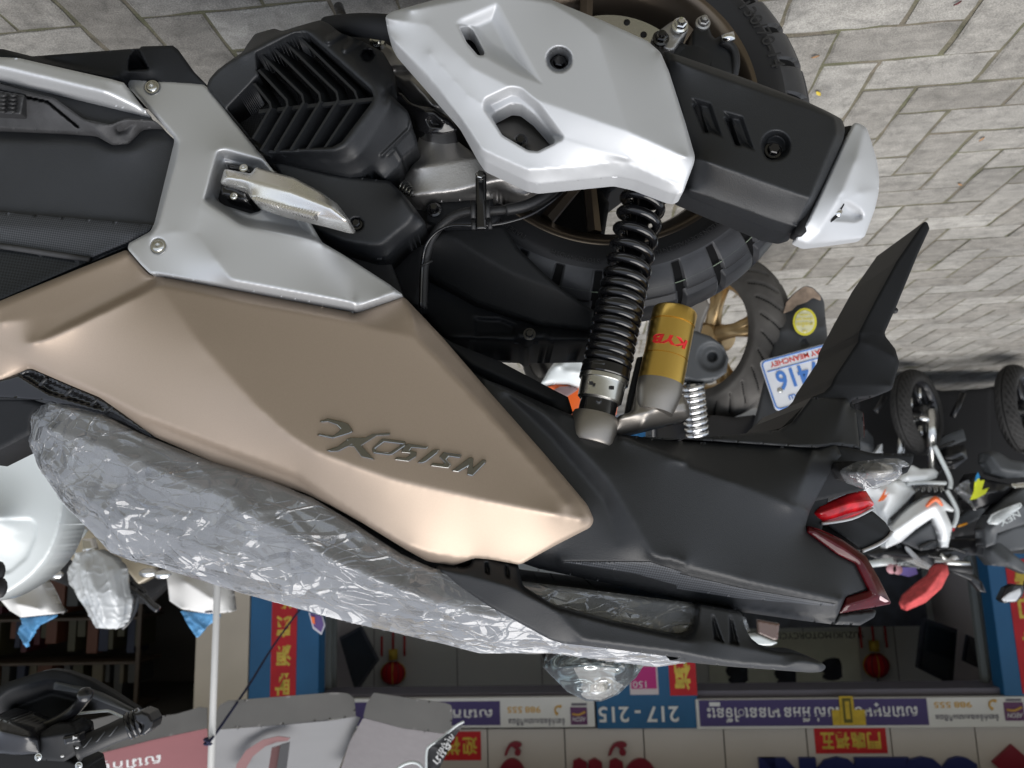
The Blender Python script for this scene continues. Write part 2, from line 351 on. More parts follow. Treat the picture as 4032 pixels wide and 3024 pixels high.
# ================================================================ paving: herringbone of grey concrete bricks
U = .1; PA = math.radians(6.0)
e1 = Vector((math.cos(PA), math.sin(PA), 0)); e2 = Vector((-math.sin(PA), math.cos(PA), 0))
c0 = PG(3303, 128)
def loc(p): return ((p - c0).dot(e1) / U, (p - c0).dot(e2) / U)
def paver_mat(name, cols, joint=False):
    m = bpy.data.materials.new(name); m.use_nodes = True; t = m.node_tree; b = t.nodes['Principled BSDF']; L = t.links.new
    b.inputs['Roughness'].default_value = .82; b.inputs['Specular IOR Level'].default_value = .35
    ge = t.nodes.new('ShaderNodeNewGeometry'); oi = t.nodes.new('ShaderNodeObjectInfo')
    ad = t.nodes.new('ShaderNodeMath'); ad.operation = 'ADD'; L(ge.outputs['Random Per Island'], ad.inputs[0]); L(oi.outputs['Random'], ad.inputs[1])
    fr = t.nodes.new('ShaderNodeMath'); fr.operation = 'FRACT'; L(ad.outputs[0], fr.inputs[0])
    cr = t.nodes.new('ShaderNodeValToRGB'); cr.color_ramp.elements[0].color = cols[0] + (1,); cr.color_ramp.elements[1].color = cols[1] + (1,)
    if not joint: L(fr.outputs[0], cr.inputs[0])
    def nz(sc, d=6, dis=0., mp=None):
        n = t.nodes.new('ShaderNodeTexNoise'); n.inputs['Scale'].default_value = sc; n.inputs['Detail'].default_value = d; n.inputs['Distortion'].default_value = dis
        if mp is not None: L(mp.outputs[0], n.inputs['Vector'])
        else: L(ge.outputs['Position'], n.inputs['Vector'])
        return n
    mp = t.nodes.new('ShaderNodeMapping'); mp.inputs['Scale'].default_value = (22, 40, 20); mp.inputs['Rotation'].default_value = (0, 0, -PA); L(ge.outputs['Position'], mp.inputs[0])
    def mulr(prev, src, lo, hi, a=.3, z=.7):
        mr = t.nodes.new('ShaderNodeMapRange'); mr.inputs[1].default_value = a; mr.inputs[2].default_value = z; mr.inputs[3].default_value = lo; mr.inputs[4].default_value = hi; L(src, mr.inputs[0])
        mx = t.nodes.new('ShaderNodeMix'); mx.data_type = 'RGBA'; mx.blend_type = 'MULTIPLY'; mx.inputs[0].default_value = 1; L(prev, mx.inputs[6]); L(mr.outputs[0], mx.inputs[7]); return mx.outputs[2]
    if joint:
        n = nz(9); L(n.outputs[0], cr.inputs[0]); cr.color_ramp.elements[0].position = .4; cr.color_ramp.elements[1].position = .6
    o = mulr(cr.outputs[0], nz(3.2, 4).outputs[0], .76, 1.17); o = mulr(o, nz(1, 7, .6, mp).outputs[0], .80, 1.18); fine = nz(420, 3); o = mulr(o, fine.outputs[0], .70, 1.28)
    st = nz(26, 5, 1.0); o = mulr(o, st.outputs[0], .84, 1.05, .34, .5)
    L(o, b.inputs['Base Color'])
    bm = t.nodes.new('ShaderNodeBump'); bm.inputs['Strength'].default_value = .55; bm.inputs['Distance'].default_value = .0022
    a2 = t.nodes.new('ShaderNodeMath'); a2.operation = 'ADD'; L(fine.outputs[0], a2.inputs[0]); L(nz(90, 6).outputs[0], a2.inputs[1]); L(a2.outputs[0], bm.inputs['Height']); L(bm.outputs[0], b.inputs['Normal'])
    return m
M_pav = paver_mat('concrete_paver', ((.20, .187, .165), (.30, .288, .262)))
M_joint = paver_mat('sandy_joint', ((.15, .131, .10), (.118, .116, .07)), True)
g = mobj('ground', [(-60, -30, -.0028), (60, -30, -.0028), (60, 90, -.0028), (-60, 90, -.0028)], [(0, 1, 2, 3)], M_joint, None, smooth=False, kind='structure')
pv = thing('pavement', (0, 1.5, 0), None, None, kind='structure')
def brick_geo(seed):
    r = random.Random(seed); n = 5; L, Wd, ch = 2 * U / 2 - .0031, U / 2 - .0031, .004
    rim = []
    for (x0, y0, x1, y1) in ((-L, -Wd, L, -Wd), (L, -Wd, L, Wd), (L, Wd, -L, Wd), (-L, Wd, -L, -Wd)):
        k = 6 if abs(x1 - x0) > .05 else 3
        for i in range(k):
            t_ = i / k; j = r.uniform(-.0022, .0012) if i else -.0018
            nx, ny = (0, -1) if y0 == y1 == -Wd else (0, 1) if y0 == y1 else (1, 0) if x0 > 0 else (-1, 0)
            rim.append((x0 + (x1 - x0) * t_ + nx * j, y0 + (y1 - y0) * t_ + ny * j))
    m = len(rim); V = [(x, y, -.012) for x, y in rim] + [(x, y, -.0018 + r.uniform(-.0007, .0006)) for x, y in rim] + [(x * (1 - ch / L), y * (1 - ch / Wd), r.uniform(-.0008, .0006)) for x, y in rim]
    Fc = [(k * m + i, k * m + (i + 1) % m, (k + 1) * m + (i + 1) % m, (k + 1) * m + i) for k in (0, 1) for i in range(m)] + [tuple(2 * m + i for i in range(m))]
    return V, Fc
GEO = [brick_geo(s_) for s_ in range(8)]; BME = []
for V, Fc in GEO:
    me = bpy.data.meshes.new('brick'); me.from_pydata(V, [], Fc); me.materials.append(M_pav); BME.append(me)
def proj(p):
    """where a street point falls in the photograph (for choosing which bricks show)"""
    v = Vector(p) - Vector((0, 0, CAMH)); f = Vector((0, math.cos(PIT), -math.sin(PIT))); u = Vector((0, math.sin(PIT), math.cos(PIT)))
    z = v.dot(f); a, b = v.x / z, v.dot(u) / z; c, s = math.cos(-ROLL), math.sin(-ROLL); a, b = a * c - b * s, a * s + b * c
    return W0 / 2 - a * F, H0 / 2 + b * F, z
def shows(x, y): return (-60 < x < 900 and -120 < y < 320) or (2880 < x < 4100 and -120 < y < 1500 and x > 3090 - .2 * y) or (1780 < x < 2420 and 1360 < y < 1500)
cand = []
for iy in range(-12, 75):
    for ix in range(-75, 75):
        k = (ix + iy) % 4
        if k not in (0, 2): continue
        p = c0 + e1 * (ix * U + (0 if k == 0 else U / 2)) + e2 * (iy * U + (U / 2 if k == 0 else U))
        p = c0 + e1 * ((ix + (1 if k == 0 else .5)) * U - 2 * U) + e2 * ((iy + (.5 if k == 0 else 1)) * U)
        if p.y < .75 or p.y > 7.3 or abs(p.x) > 1.2 + .75 * p.y: continue
        x, y, z = proj(p); cand.append((z if shows(x, y) else 1e3 + z, p, k))
cand.sort(key=lambda q: q[0]); mV, mF = [], []
for i, (z, p, k) in enumerate(cand):
    rz = PA + (0 if k == 0 else math.pi / 2) + random.choice((0, math.pi)) + random.gauss(0, .006); tx, ty = random.gauss(0, .004), random.gauss(0, .004); dz = random.gauss(0, .0007)
    M = Matrix.Translation(p + Vector((random.gauss(0, .0008), random.gauss(0, .0008), dz))) @ Matrix.Rotation(rz, 4, 'Z') @ Matrix.Rotation(tx, 4, 'X') @ Matrix.Rotation(ty, 4, 'Y')
    if i < 300 and z < 1e3:
        o = bpy.data.objects.new('brick', BME[i % 8]); reg(o, pv); o.matrix_parent_inverse = Matrix.Identity(4); o.matrix_basis = Matrix.Translation((0, -1.5, 0)) @ M
    else:
        V, Fc = GEO[i % 8]; b_ = len(mV); mV += [M @ Vector(v) for v in V]; mF += [tuple(q + b_ for q in f) for f in Fc]
mobj('bricks_beyond', mV, mF, M_pav, pv, smooth=False, kind='stuff')
M_leaf = mat('dry_leaf', (.55, .42, .05), .6); M_leaf2 = mat('brown_leaf', (.30, .17, .08), .7)
LEAF = ((3222, 362, 'small bright yellow leaf on the bricks beside the rear tyre', M_leaf, .009), (3210, 217, 'brown leaf on the bricks close to the rear tyre', M_leaf2, .007), (3865, 543, 'orange brown leaf on the bricks below the silver exhaust tip level', M_leaf2, .008), (3780, 722, 'faded brown leaf lying along a joint between bricks', M_leaf2, .008), (3770, 6, 'dark red leaf scrap at the picture edge on the bricks', mat('red_leaf', (.09, .02, .02), .7), .006), (2045, 1380, 'yellow leaf on paving seen under the seat rail', M_leaf, .012))
for x, y, lb, m_, s_ in LEAF:
    p = PG(x, y, .002); a = random.uniform(0, 3); mb = MB(); N = 10
    V = [p + Vector((math.cos(a) * t_ * s_ - math.sin(a) * w_ * s_ * .42 * (1 - t_ * t_), math.sin(a) * t_ * s_ + math.cos(a) * w_ * s_ * .42 * (1 - t_ * t_), .0015 + .002 * abs(w_) + .001 * t_)) for t_ in np.linspace(-1, 1, N) for w_ in (-1, 0, 1)]
    mb.add(V, [(i * 3 + j, i * 3 + j + 1, i * 3 + j + 4, i * 3 + j + 3) for i in range(N - 1) for j in (0, 1)]); mb.out('fallen_leaf', m_, None, label=lb, cat='leaf', group='fallen leaves on the paving')

# ================================================================ the shop front across the yard
YF, PSI = 6.2, math.radians(5)
es = Vector((math.cos(PSI), math.sin(PSI), 0)); en = Vector((math.sin(PSI), -math.cos(PSI), 0)); ez = Vector((0, 0, 1)); fo = Vector((0, YF, 0))
def FS(r, x, y, off=0.):
    q = rays([px(r, x, y)])[0]; q = Vector(q); o = Vector((0, 0, CAMH)); t_ = ((fo + en * off) - o).dot(en) / q.dot(en); p = o + q * t_
    return (p - fo).dot(es), p.z
def FW(s_, z, off=0.): return fo + es * s_ + ez * z + en * off
RF = Matrix.Rotation(PSI, 3, 'Z')
def rect(r, x0, y0, x1, y1, off=0.):
    a = FS(r, x0, (y0 + y1) / 2, off)[0]; b = FS(r, x1, (y0 + y1) / 2, off)[0]; c = FS(r, (x0 + x1) / 2, y0, off)[1]; d = FS(r, (x0 + x1) / 2, y1, off)[1]
    return min(a, b), max(a, b), min(c, d), max(c, d)
def slab(mb, R, o0, o1):
    s0, s1, z0, z1 = R; return mb.box(FW((s0 + s1) / 2, (z0 + z1) / 2, (o0 + o1) / 2), (s1 - s0, o1 - o0, z1 - z0), RF)
def sbox(name, R, o0, o1, m, parent, bev=.004, **kw): return slab(MB(), R, o0, o1).out(name, m, parent, smooth=False, bev=bev, **kw)
def stext(name, s_, R, off, m, parent, ext=.004, fit=True, **kw):
    s0, s1, z0, z1 = R; return letter(name, s_, FW((s0 + s1) / 2, (z0 + z1) / 2, off), es, ez, z1 - z0, m, parent, w=(s1 - s0) if fit else None, ext=ext, **kw)
M_fac = mat('fascia_panel', (.62, .58, .56), .45, var=.05, vs=1.2); M_blue = mat('blue_paint', (.012, .115, .27), .5, var=.1, vs=3, bump=.1); M_cream = mat('cream_wall', (.56, .49, .40), .75, var=.08, vs=2, bump=.2, bs=60)
M_white = mat('white_board', (.72, .71, .69), .5, var=.04, vs=2); M_purp = mat('purple_vinyl', (.055, .035, .15), .5); M_wtxt = mat('white_lettering', (.75, .75, .75), .5); M_orng = mat('orange_lettering', (.65, .38, .08), .5)
M_redb = mat('red_paper', (.55, .012, .02), .6, var=.12, vs=8); M_goldp = mat('gold_print', (.62, .45, .06), .45, .2, var=.2, vs=20); M_navy = mat('navy_letter', (.012, .02, .13), .35); M_crim = mat('crimson_letter', (.22, .008, .025), .35); M_grey = mat('grey_lettering', (.14, .13, .16), .6)
M_room = mat('shop_wall', (.62, .58, .60), .8, var=.05, vs=1); M_ltile = mat('pale_tile', (.72, .76, .76), .4); M_steel = mat('grey_steel', (.22, .24, .24), .5, .3)
shop = thing('shop_building', FW(0, 0), 'white fronted motorcycle shop with purple sign boards and blue pillars', 'building')
zt = FS(9, 1000, 1400)[1]                                 # underside of the fascia tiles
XS = [FS('Z', x, 2900)[0] for x in (1240, 1610, 1919, 2223, 2534, 2850, 3176, 3508, 3842, 4190)]
for a, b in zip(XS[1:], XS[:-1]):
    sbox('fascia_panel', (a + .004, b - .004, zt + .004, zt + 1.3), -.03, 0, M_fac, shop)
sbox('fascia_backing', (XS[-1] - 3, XS[0] + 1, zt - .25, zt + 1.35), -.3, -.032, M_grey, shop)
sbox('upper_wall', (XS[-1] - 4, XS[0] + 6, zt + 1.3, zt + 3.5), -.4, -.05, M_cream, shop)
zb = FS('Z', 3300, 2741)[1]
for nm, x0, x1 in (('left', 1300, 2341), ('right', 2738, 4150)):
    R = rect('Z', x0, 2742, x1, 2860); bd = sbox('sign_board', R, 0, .05, M_white, shop, bev=.006)
    pr = rect('Z', *((1400, 2757, 1972, 2850) if nm == 'left' else (2750, 2747, 3641, 2850))); sbox('sign_field', pr, .05, .054, M_purp, bd, bev=0)
    if nm == 'right':
        stext('sign_lettering', 'សេវាកម្មបង់រំលស់ អ៊ីអន មាននៅទីនេះ', rect('Z', 2780, 2762, 3600, 2835), .054, M_wtxt, bd, bold=.012)
        sbox('small_print_box', rect('Z', 2788, 2758, 2830, 2774), .054, .057, M_wtxt, bd, bev=0)
    else: stext('sign_lettering', 'សេវាកម្មបង់រំលស់', rect('Z', 1480, 2776, 1942, 2835), .054, M_wtxt, bd, bold=.012)
    o = 0 if nm == 'left' else 1661
    stext('phone_number', '988 555', rect('Z', (2000, 3665)[nm == 'right'], (2776, 2757)[nm == 'right'], (2130, 3812)[nm == 'right'], (2800, 2780)[nm == 'right']), .05, M_orng, bd, bold=.01)
    xa = (2180, 3875)[nm == 'right']; ya = (2790, 2768)[nm == 'right']
    mb = MB(); c_ = FW(*FS('Z', xa + 22, ya), .056); mb.tube([c_ + es * (.03 * math.cos(q)) + ez * (.03 * math.sin(q)) for q in np.linspace(-2.2, 1.2, 10)], [.012, .006, .006, .006, .012], 8); mb.out('phone_symbol', M_orng, bd)
    stext('contact_lettering', 'ទំនាក់ទំនងសេវាអតិថិជន', rect('Z', (2005, 3672)[nm == 'right'], (2822, 2806)[nm == 'right'], (2225, 3918)[nm == 'right'], (2850, 2832)[nm == 'right']), .05, M_grey, bd, bold=.01)
    lr = rect('Z', *((2247, 2778, 2312, 2846) if nm == 'left' else (3940, 2758, 4015, 2830))); lg = sbox('sign_logo', lr, .05, .056, mat('plum_vinyl', (.11, .02, .10), .4), bd, bev=0)
    w_ = (lr[1] - lr[0]); stext('logo_lettering', 'AEON', (lr[0] + w_ * .12, lr[1] - w_ * .12, lr[2] + w_ * .55, lr[2] + w_ * .8), .056, M_wtxt, lg, slant=.2)
    mb = MB(); mb.tube([FW(lr[0] + w_ * .1, lr[2] + w_ * .25, .058), FW(lr[0] + w_ * .5, lr[2] + w_ * .42, .058), FW(lr[0] + w_ * .9, lr[2] + w_ * .38, .058)], .008, 6, sm=4); mb.out('logo_sweep', M_orng, lg)
    mb = MB(); slab(mb, rect('Z', *((2250, 2762, 2310, 2772) if nm == 'left' else (3945, 2745, 4005, 2754))), .05, .053); mb.out('small_print_box', M_grey, bd, smooth=False)
# pillars
def pillar(x0, x1, y0=1500, yt=2765, off=.03, m=M_blue, dep=.16, nm='pillar'):
    R = list(rect('Z', x0, 2400, x1, yt, off)); R[2] = 0.; return sbox(nm, R, off - dep, off, m, shop, bev=.01)
pillar(981, 1255); pillar(2341, 2738, yt=2870); pillar(3935, 4170, yt=2760)
nb = stext('street_number', '217 - 215', rect('Z', 2356, 2776, 2670, 2838), .032, M_wtxt, shop, ext=.012, bold=.015)
def poster(name, R, off, chars, lab, vertical=True, m=M_redb, small=True):
    t_ = thing('paper_' + name, FW((R[0] + R[1]) / 2, R[2], off), lab, name, 'red and gold new year papers'); sbox('paper', R, off, off + .004, m, t_, bev=0)
    n_ = len(chars); s0, s1, z0, z1 = R
    for i, c_ in enumerate(chars):
        if vertical: h = (z1 - z0) / n_; rr = (s0 + (s1 - s0) * .2, s1 - (s1 - s0) * .2, z1 - (i + .88) * h, z1 - (i + .12) * h)
        else: h = (s1 - s0) * .86 / n_; rr = (s0 + (s1 - s0) * .07 + (i + .06) * h, s0 + (s1 - s0) * .07 + (i + .94) * h, z0 + (z1 - z0) * .18, z1 - (z1 - z0) * .18)
        stext('character', c_, rr, off + .004, M_goldp, t_, ext=.002, bold=.03)
    return t_
poster('banner', rect('Z', 1069, 2300, 1168, 2752, .031), .031, '財源廣進', 'tall red banner with gold characters on the blue pillar beside the cream wall')
poster('banner', rect('Z', 3990, 2200, 4130, 2730, .031), .031, '萬事如意', 'tall red banner with gold characters on the blue pillar behind the black mirror')
poster('poster', rect('Z', 2634, 2560, 2740, 2738, .031), .031, '福', 'small red poster with one gold character below the street number')
poster('poster', rect('Z', 3208, 2864, 3490, 2966, .0), .001, '門臨福五', 'wide red poster with four gold characters above the blue letters', False)
poster('poster', rect('Z', 1740, 2880, 1894, 2993, .0), .001, '迎祥', 'wide red poster with two gold characters beside the black banner tip', False)
pk = thing('pink_notice', FW(*FS('Z', 2530, 2650), .03), 'pink and white notice with a number on the blue pillar behind the headlamp', 'notice'); R = rect('Z', 2478, 2600, 2590, 2735, .031); sbox('sheet', R, .031, .034, mat('notice_white', (.7, .62, .64), .6), pk, bev=0)
sbox('field', rect('Z', 2484, 2624, 2584, 2712, .034), .034, .036, mat('magenta_print', (.55, .03, .22), .6), pk, bev=0); stext('lettering', '150', rect('Z', 2492, 2682, 2545, 2708, .036), .036, M_wtxt, pk)
ym = thing('yellow_ornament', FW(*FS('Z', 3330, 2800), .06), 'yellow paper ornament hung over the purple sign board', 'ornament')
sbox('strip', rect('Z', 3307, 2741, 3363, 2855, .06), .06, .066, mat('yellow_paper', (.58, .40, .03), .6, var=.2, vs=15), ym, bev=0); sbox('base', rect('Z', 3278, 2795, 3408, 2856, .06), .055, .06, MATS['yellow_paper'], ym, bev=0)
sbox('inner_panel', rect('Z', 3318, 2748, 3352, 2845, .06), .0661, .069, mat('olive_print', (.12, .10, .01), .6), ym, bev=0); sbox('inner_plate', rect('Z', 3327, 2760, 3344, 2830, .06), .0691, .071, MATS['yellow_paper'], ym, bev=0)
# raised shop lettering
stext('shop_lettering', 'SUZUKI', (FS('Z', 3840, 2990)[0], FS('Z', 2985, 2990)[0], FS('Z', 3400, 2976)[1], FS('Z', 3400, 2976)[1] + .42), .0, M_navy, shop, ext=.03, bold=.085)
def fpoly(name, L, m, o0=0., o1=.03):
    T = [FS(*q) for q in L]; mb = MB(); mb.prism([FW(s_, z, o1) for s_, z in T], en * (o0 - o1)); return mb.out(name, m, shop, smooth=False)
fpoly('emblem', [(9, 2005, 1618), (9, 2125, 1508), (9, 2230, 1600), (9, 2330, 1700), (9, 2200, 1800), (9, 2100, 1705)], M_crim)
HK = [(0, 1.0), (.1, .55), (.28, .2), (.5, .05), (.72, .02), (.92, .1), (1, .25), (.92, .38), (.75, .42), (.86, .55), (.95, .75), (.9, .95), (.75, 1.), (.62, .9), (.6, .72), (.66, .55), (.52, .4), (.4, .35), (.28, .55), (.15, .95)]
for x0, y0, w_, h_ in ((1085, 1488, 108, 90), (1728, 1488, 118, 90)): fpoly('shop_letter', [(8, x0 + a * w_, y0 + b * h_) for a, b in HK], M_crim)
def arch(x0, x1, y0, y1): n_ = 14; L = [(8, (x0 + x1) / 2 - (x1 - x0) / 2 * math.cos(q), y1 - (y1 - y0) * math.sin(q)) for q in np.linspace(0, math.pi, n_)]; k = .55; return L + [(8, (x0 + x1) / 2 + (x1 - x0) / 2 * k * math.cos(q), y1 - (y1 - y0) * k * math.sin(q)) for q in np.linspace(0, math.pi, n_)]
fpoly('shop_letter', arch(1040, 1225, 1594, 1750), M_crim); fpoly('shop_letter', arch(1820, 2035, 1594, 1750), M_crim)
for x in (1505, 1600, 1730): fpoly('shop_letter', [(8, x, 1720), (8, x + 8, 1610), (8, x + 45, 1592), (8, x + 90, 1620), (8, x + 100, 1720)], M_crim)
# room behind
R0 = FS('Z', 3935, 2500)[0]; R1 = FS('Z', 1250, 2500)[0]; DP = 2.3; zc = 3.25
sbox('room_back_wall', (R0 - 1.5, R1 + .4, 0, zc), -DP - .1, -DP, M_ltile, shop, bev=0)
sbox('room_ceiling', (R0 - 1.6, R1 + .5, zc, zc + .08), -DP - .1, -.02, M_room, shop, bev=0)
sbox('room_floor', (R0 - 1.5, R1 + .4, -.05, .012), -DP, .3, mat('shop_floor', (.30, .29, .27), .3), shop, bev=0)
sbox('room_side_wall', (R0 - .62, R0 - .5, 0, zc), -DP, -.42, M_room, shop, bev=0); sbox('room_side_wall', (R1 + .3, R1 + .4, 0, zc), -DP, -.42, M_room, shop, bev=0)
sm_ = FS('Z', 2540, 2500)[0]; sbox('party_wall', (sm_ - .1, sm_ + .1, 0, zc), -DP, -.42, M_room, shop, bev=0)
for k in range(9): sbox('tile_joint', (R0 - 1 + k * .9, R0 - .992 + k * .9, 0, zc), -DP, -DP + .003, M_grey, shop, bev=0)
def inroom(name, x0, y0, x1, y1, off, m, parent, th=.02, bev=0): return sbox(name, rect('Z', x0, y0, x1, y1, off), off - th, off, m, parent, bev=bev)
M_post = mat('poster_print', (.80, .85, .74), .5, var=.15, vs=2); M_pdk = mat('poster_dark', (.03, .035, .05), .5, var=.5, vs=9)
wp = thing('wall_poster', FW(*FS('Z', 3150, 2560, -DP + .03), -DP + .03), 'pale green product poster on the back wall of the shop', 'poster'); inroom('sheet', 2790, 2490, 3385, 2708, -DP + .03, M_post, wp)
for x0, y0, x1, y1 in ((2870, 2600, 2960, 2680), (3060, 2610, 3150, 2690), (3240, 2560, 3330, 2690)):
    c_ = FW(*FS('Z', (x0 + x1) / 2, (y0 + y1) / 2, -DP + .03), -DP + .034); r_ = (x1 - x0) / 2 * .0033
    mb = MB(); mb.ell(c_, (r_, .003, r_ * .6), 12); mb.ell(c_ + Vector((-r_ * .7, 0, r_ * .5)), (r_ * .4, .003, r_ * .5), 10); mb.ell(c_ + Vector((r_ * .2, 0, r_ * .6)), (r_ * .7, .003, r_ * .3), 10); mb.out('printed_scooter', M_pdk, wp)
letter('poster_heading', 'SUZUKI MOTORCYCLE', FW(*FS('Z', 3220, 2502, -DP + .03), -DP + .031), es, ez, .06, M_pdk, wp, w=.9, ext=.002)
for cx, y0, lb in ((3450, 2470, 'red lantern ornament hanging on the shop wall beside the pale poster'), (1548, 2500, 'red lantern ornament hanging on the shop wall beyond the seat')):
    la = thing('lantern_ornament', FW(*FS('Z', cx, y0 + 150, -DP + .1), -DP + .1), lb, 'lantern', 'red lanterns in the shop'); c_ = FW(*FS('Z', cx, y0 + 150, -DP + .1), -DP + .1); k = .0034
    mb = MB(); mb.ell(c_, (38 * k, .06, 34 * k), 16); mb.out('lantern_body', M_redb, la); [MB().tube([c_ + Vector((38.5 * k * math.sin(v) * math.cos(u_), .0605 * math.sin(v) * math.sin(u_), 34.5 * k * math.cos(v))) for v in np.linspace(.25, 2.9, 9)], .006, 6).out('lantern_rib', M_goldp if q_ % 3 == 0 else M_crim, la) for q_, u_ in enumerate(np.linspace(math.pi, 2 * math.pi, 7))]; mb = MB(); mb.tube([c_ - ez * 40 * k, c_ - ez * 70 * k], .05, 10); mb.out('lantern_neck', M_goldp, la)
    for dx, l0, l1 in ((0, 70, 165), (-36, 50, 110), (36, 50, 110)): MB().tube([c_ + es * dx * k - ez * l0 * k, c_ + es * dx * k - ez * l1 * k], .012, 6).out('tassel', M_redb, la)
    MB().tube([c_ + ez * 34 * k, c_ + ez * 90 * k], .008, 6).out('cord', M_pdk, la)
M_tv = mat('screen_glass', (.012, .02, .03), .12)
for q, lb in (([(3635, 2430), (3770, 2478), (3752, 2700), (3612, 2630)], 'large dark framed screen leaning out from the shop side wall'), ([(3812, 2500), (3850, 2520), (3850, 2630), (3796, 2604)], 'small dark framed picture next to the steel door post'), ([(1335, 2510), (1420, 2465), (1490, 2600), (1400, 2730)], 'dark framed picture tilted on the wall beside the lantern')):
    o_ = -1.2; tv = thing('picture_frame', FW(*FS('Z', q[0][0], q[0][1], o_), o_), lb, 'frame'); T = [FW(*FS('Z', x, y, o_ - .25 * i_), o_ - .25 * i_) for i_, (x, y) in zip((0, 1, 1, 0), q)]
    MB().prism(T, -en * .05).out('frame', M_pdk, tv, smooth=False); c_ = sum(T, Vector()) / 4; MB().prism([c_ + (p - c_) * .88 + en * .012 for p in T], -en * .008).out('glass', M_tv, tv, smooth=False)
for k, x in enumerate((3850, 3880, 3905)): inroom('door_post', x - 9, 2150, x + 12 + k * 3, 2745, -.2 - .12 * k, M_steel, shop, th=.05)
for k, x in enumerate((1262, 1292, 1310)): inroom('door_post', x - 8, 2250, x + 10, 2765, -.1 - .12 * k, M_steel, shop, th=.05)
mb = MB(); slab(mb, rect('Z', 2920, 2200, 3640, 2470, -1.8), -2.2, -1.8); mb.out('display_cabinet', M_pdk, shop, smooth=False)
sbox('unseen_shade_roof', (XS[-1] - 4, XS[0] + 6, 3.02, 3.1), 0, 1.45, mat('shade_sheet', (.30, .30, .31), .6), shop)  # unseen roof added to keep the shop front in shade
sbox('unseen_shade_drop', (XS[-1] - 4, XS[0] + 6, 2.66, 3.02), 1.40, 1.42, MATS['shade_sheet'], shop)  # unseen hanging strip, added to block sky light from the fascia
# neighbouring shop: cream pillar, dark room with shelves
nbr = thing('neighbour_shop', FW(R1 + 1, 0), 'dark open neighbouring shop with shelves beside the cream wall', 'building')
zc2 = FS('Z', 500, 2960)[1]
R = list(rect('Z', 771, 2400, 980, 2990, .0)); R[2] = 0; sbox('cream_wall', R, -.4, .028, M_cream, nbr)
s0 = R[1]; s9 = FS('Z', -3500, 2400)[0]
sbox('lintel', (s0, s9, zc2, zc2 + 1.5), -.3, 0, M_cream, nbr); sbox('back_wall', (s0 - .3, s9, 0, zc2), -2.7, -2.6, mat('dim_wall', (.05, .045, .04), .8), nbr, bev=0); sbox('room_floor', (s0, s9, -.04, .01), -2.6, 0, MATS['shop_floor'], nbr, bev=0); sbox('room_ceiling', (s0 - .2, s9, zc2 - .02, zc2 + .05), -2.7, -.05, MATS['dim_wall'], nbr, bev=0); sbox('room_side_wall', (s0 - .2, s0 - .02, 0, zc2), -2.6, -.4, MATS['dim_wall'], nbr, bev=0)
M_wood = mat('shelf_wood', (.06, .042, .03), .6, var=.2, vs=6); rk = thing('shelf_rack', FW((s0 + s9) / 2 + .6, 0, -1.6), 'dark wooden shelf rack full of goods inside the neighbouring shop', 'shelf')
sA = FS('Z', 560, 2400, -1.3)[0]; sB = s9
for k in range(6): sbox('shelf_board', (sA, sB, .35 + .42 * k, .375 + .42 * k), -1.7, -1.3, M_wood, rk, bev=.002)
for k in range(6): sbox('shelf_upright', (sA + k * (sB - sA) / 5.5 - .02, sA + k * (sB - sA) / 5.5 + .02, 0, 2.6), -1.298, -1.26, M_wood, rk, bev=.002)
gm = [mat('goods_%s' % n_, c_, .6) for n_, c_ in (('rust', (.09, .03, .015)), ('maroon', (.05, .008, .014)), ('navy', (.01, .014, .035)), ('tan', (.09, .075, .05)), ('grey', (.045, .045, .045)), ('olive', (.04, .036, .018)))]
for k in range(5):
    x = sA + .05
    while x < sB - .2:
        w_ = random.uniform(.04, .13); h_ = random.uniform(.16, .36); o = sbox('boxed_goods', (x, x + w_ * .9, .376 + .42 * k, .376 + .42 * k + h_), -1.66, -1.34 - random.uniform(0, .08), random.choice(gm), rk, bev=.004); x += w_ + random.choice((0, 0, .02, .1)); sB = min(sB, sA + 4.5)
# ================================================================ the bronze scooter
M_bronze = mat('bronze_paint', (.42, .338, .27), .47, .6, var=.03, vs=900, bump=.05, bs=1500)
M_silver = mat('silver_paint', (.55, .56, .57), .42, .5, bump=.04, bs=1500)
M_alu = mat('satin_silver_paint', (.55, .562, .578), .54, .42, bump=.05, bs=1200)
M_blk = mat('black_plastic', (.0155, .0168, .019), .43, spec=.5, bump=.25, bs=900, var=.12, vs=8)
M_blk2 = mat('soft_black_plastic', (.009, .010, .012), .6, spec=.34, bump=.2, bs=700)
M_dusty = mat('dusty_black_plastic', (.04, .04, .042), .65, var=.5, vs=22, bump=.3, bs=500)
M_dark = mat('inner_black', (.006, .006, .007), .7)
M_cast = mat('cast_aluminium', (.42, .41, .40), .42, .9, bump=.25, bs=500, var=.08)
M_pol = mat('polished_aluminium', (.90, .89, .87), .27, .9, bump=.1, bs=90, rvar=.06, vs=12)
M_chr = mat('chrome', (.78, .78, .78), .08, 1.)
M_dchr = mat('dark_chrome', (.30, .30, .295), .1, 1.)
M_zinc = mat('zinc_steel', (.62, .62, .6), .25, 1.)
M_gloss = mat('gloss_black', (.008, .008, .009), .16, coat=.5)
M_rub = mat('rubber', (.022, .022, .023), .48, bump=.25, bs=600)
M_rim = mat('dark_bronze_rim', (.16, .128, .098), .28, .85)
M_gold = mat('gold_anodised', (.80, .54, .14), .3, 1., bump=.08, bs=60)
M_ti = mat('titanium_grey', (.30, .28, .255), .4, .9, bump=.1, bs=500)
M_redp = mat('red_print', (.62, .02, .02), .4)
M_redl = mat('red_lens', (.50, .008, .014), .12, coat=.3, var=.45, vs=55)
M_redd = mat('dark_red_lens', (.06, .0015, .004), .1, spec=.45, var=.3, vs=40)
M_clear = mat('clear_lens', (.9, .92, .92), .03, trans=.95, ior=1.45)
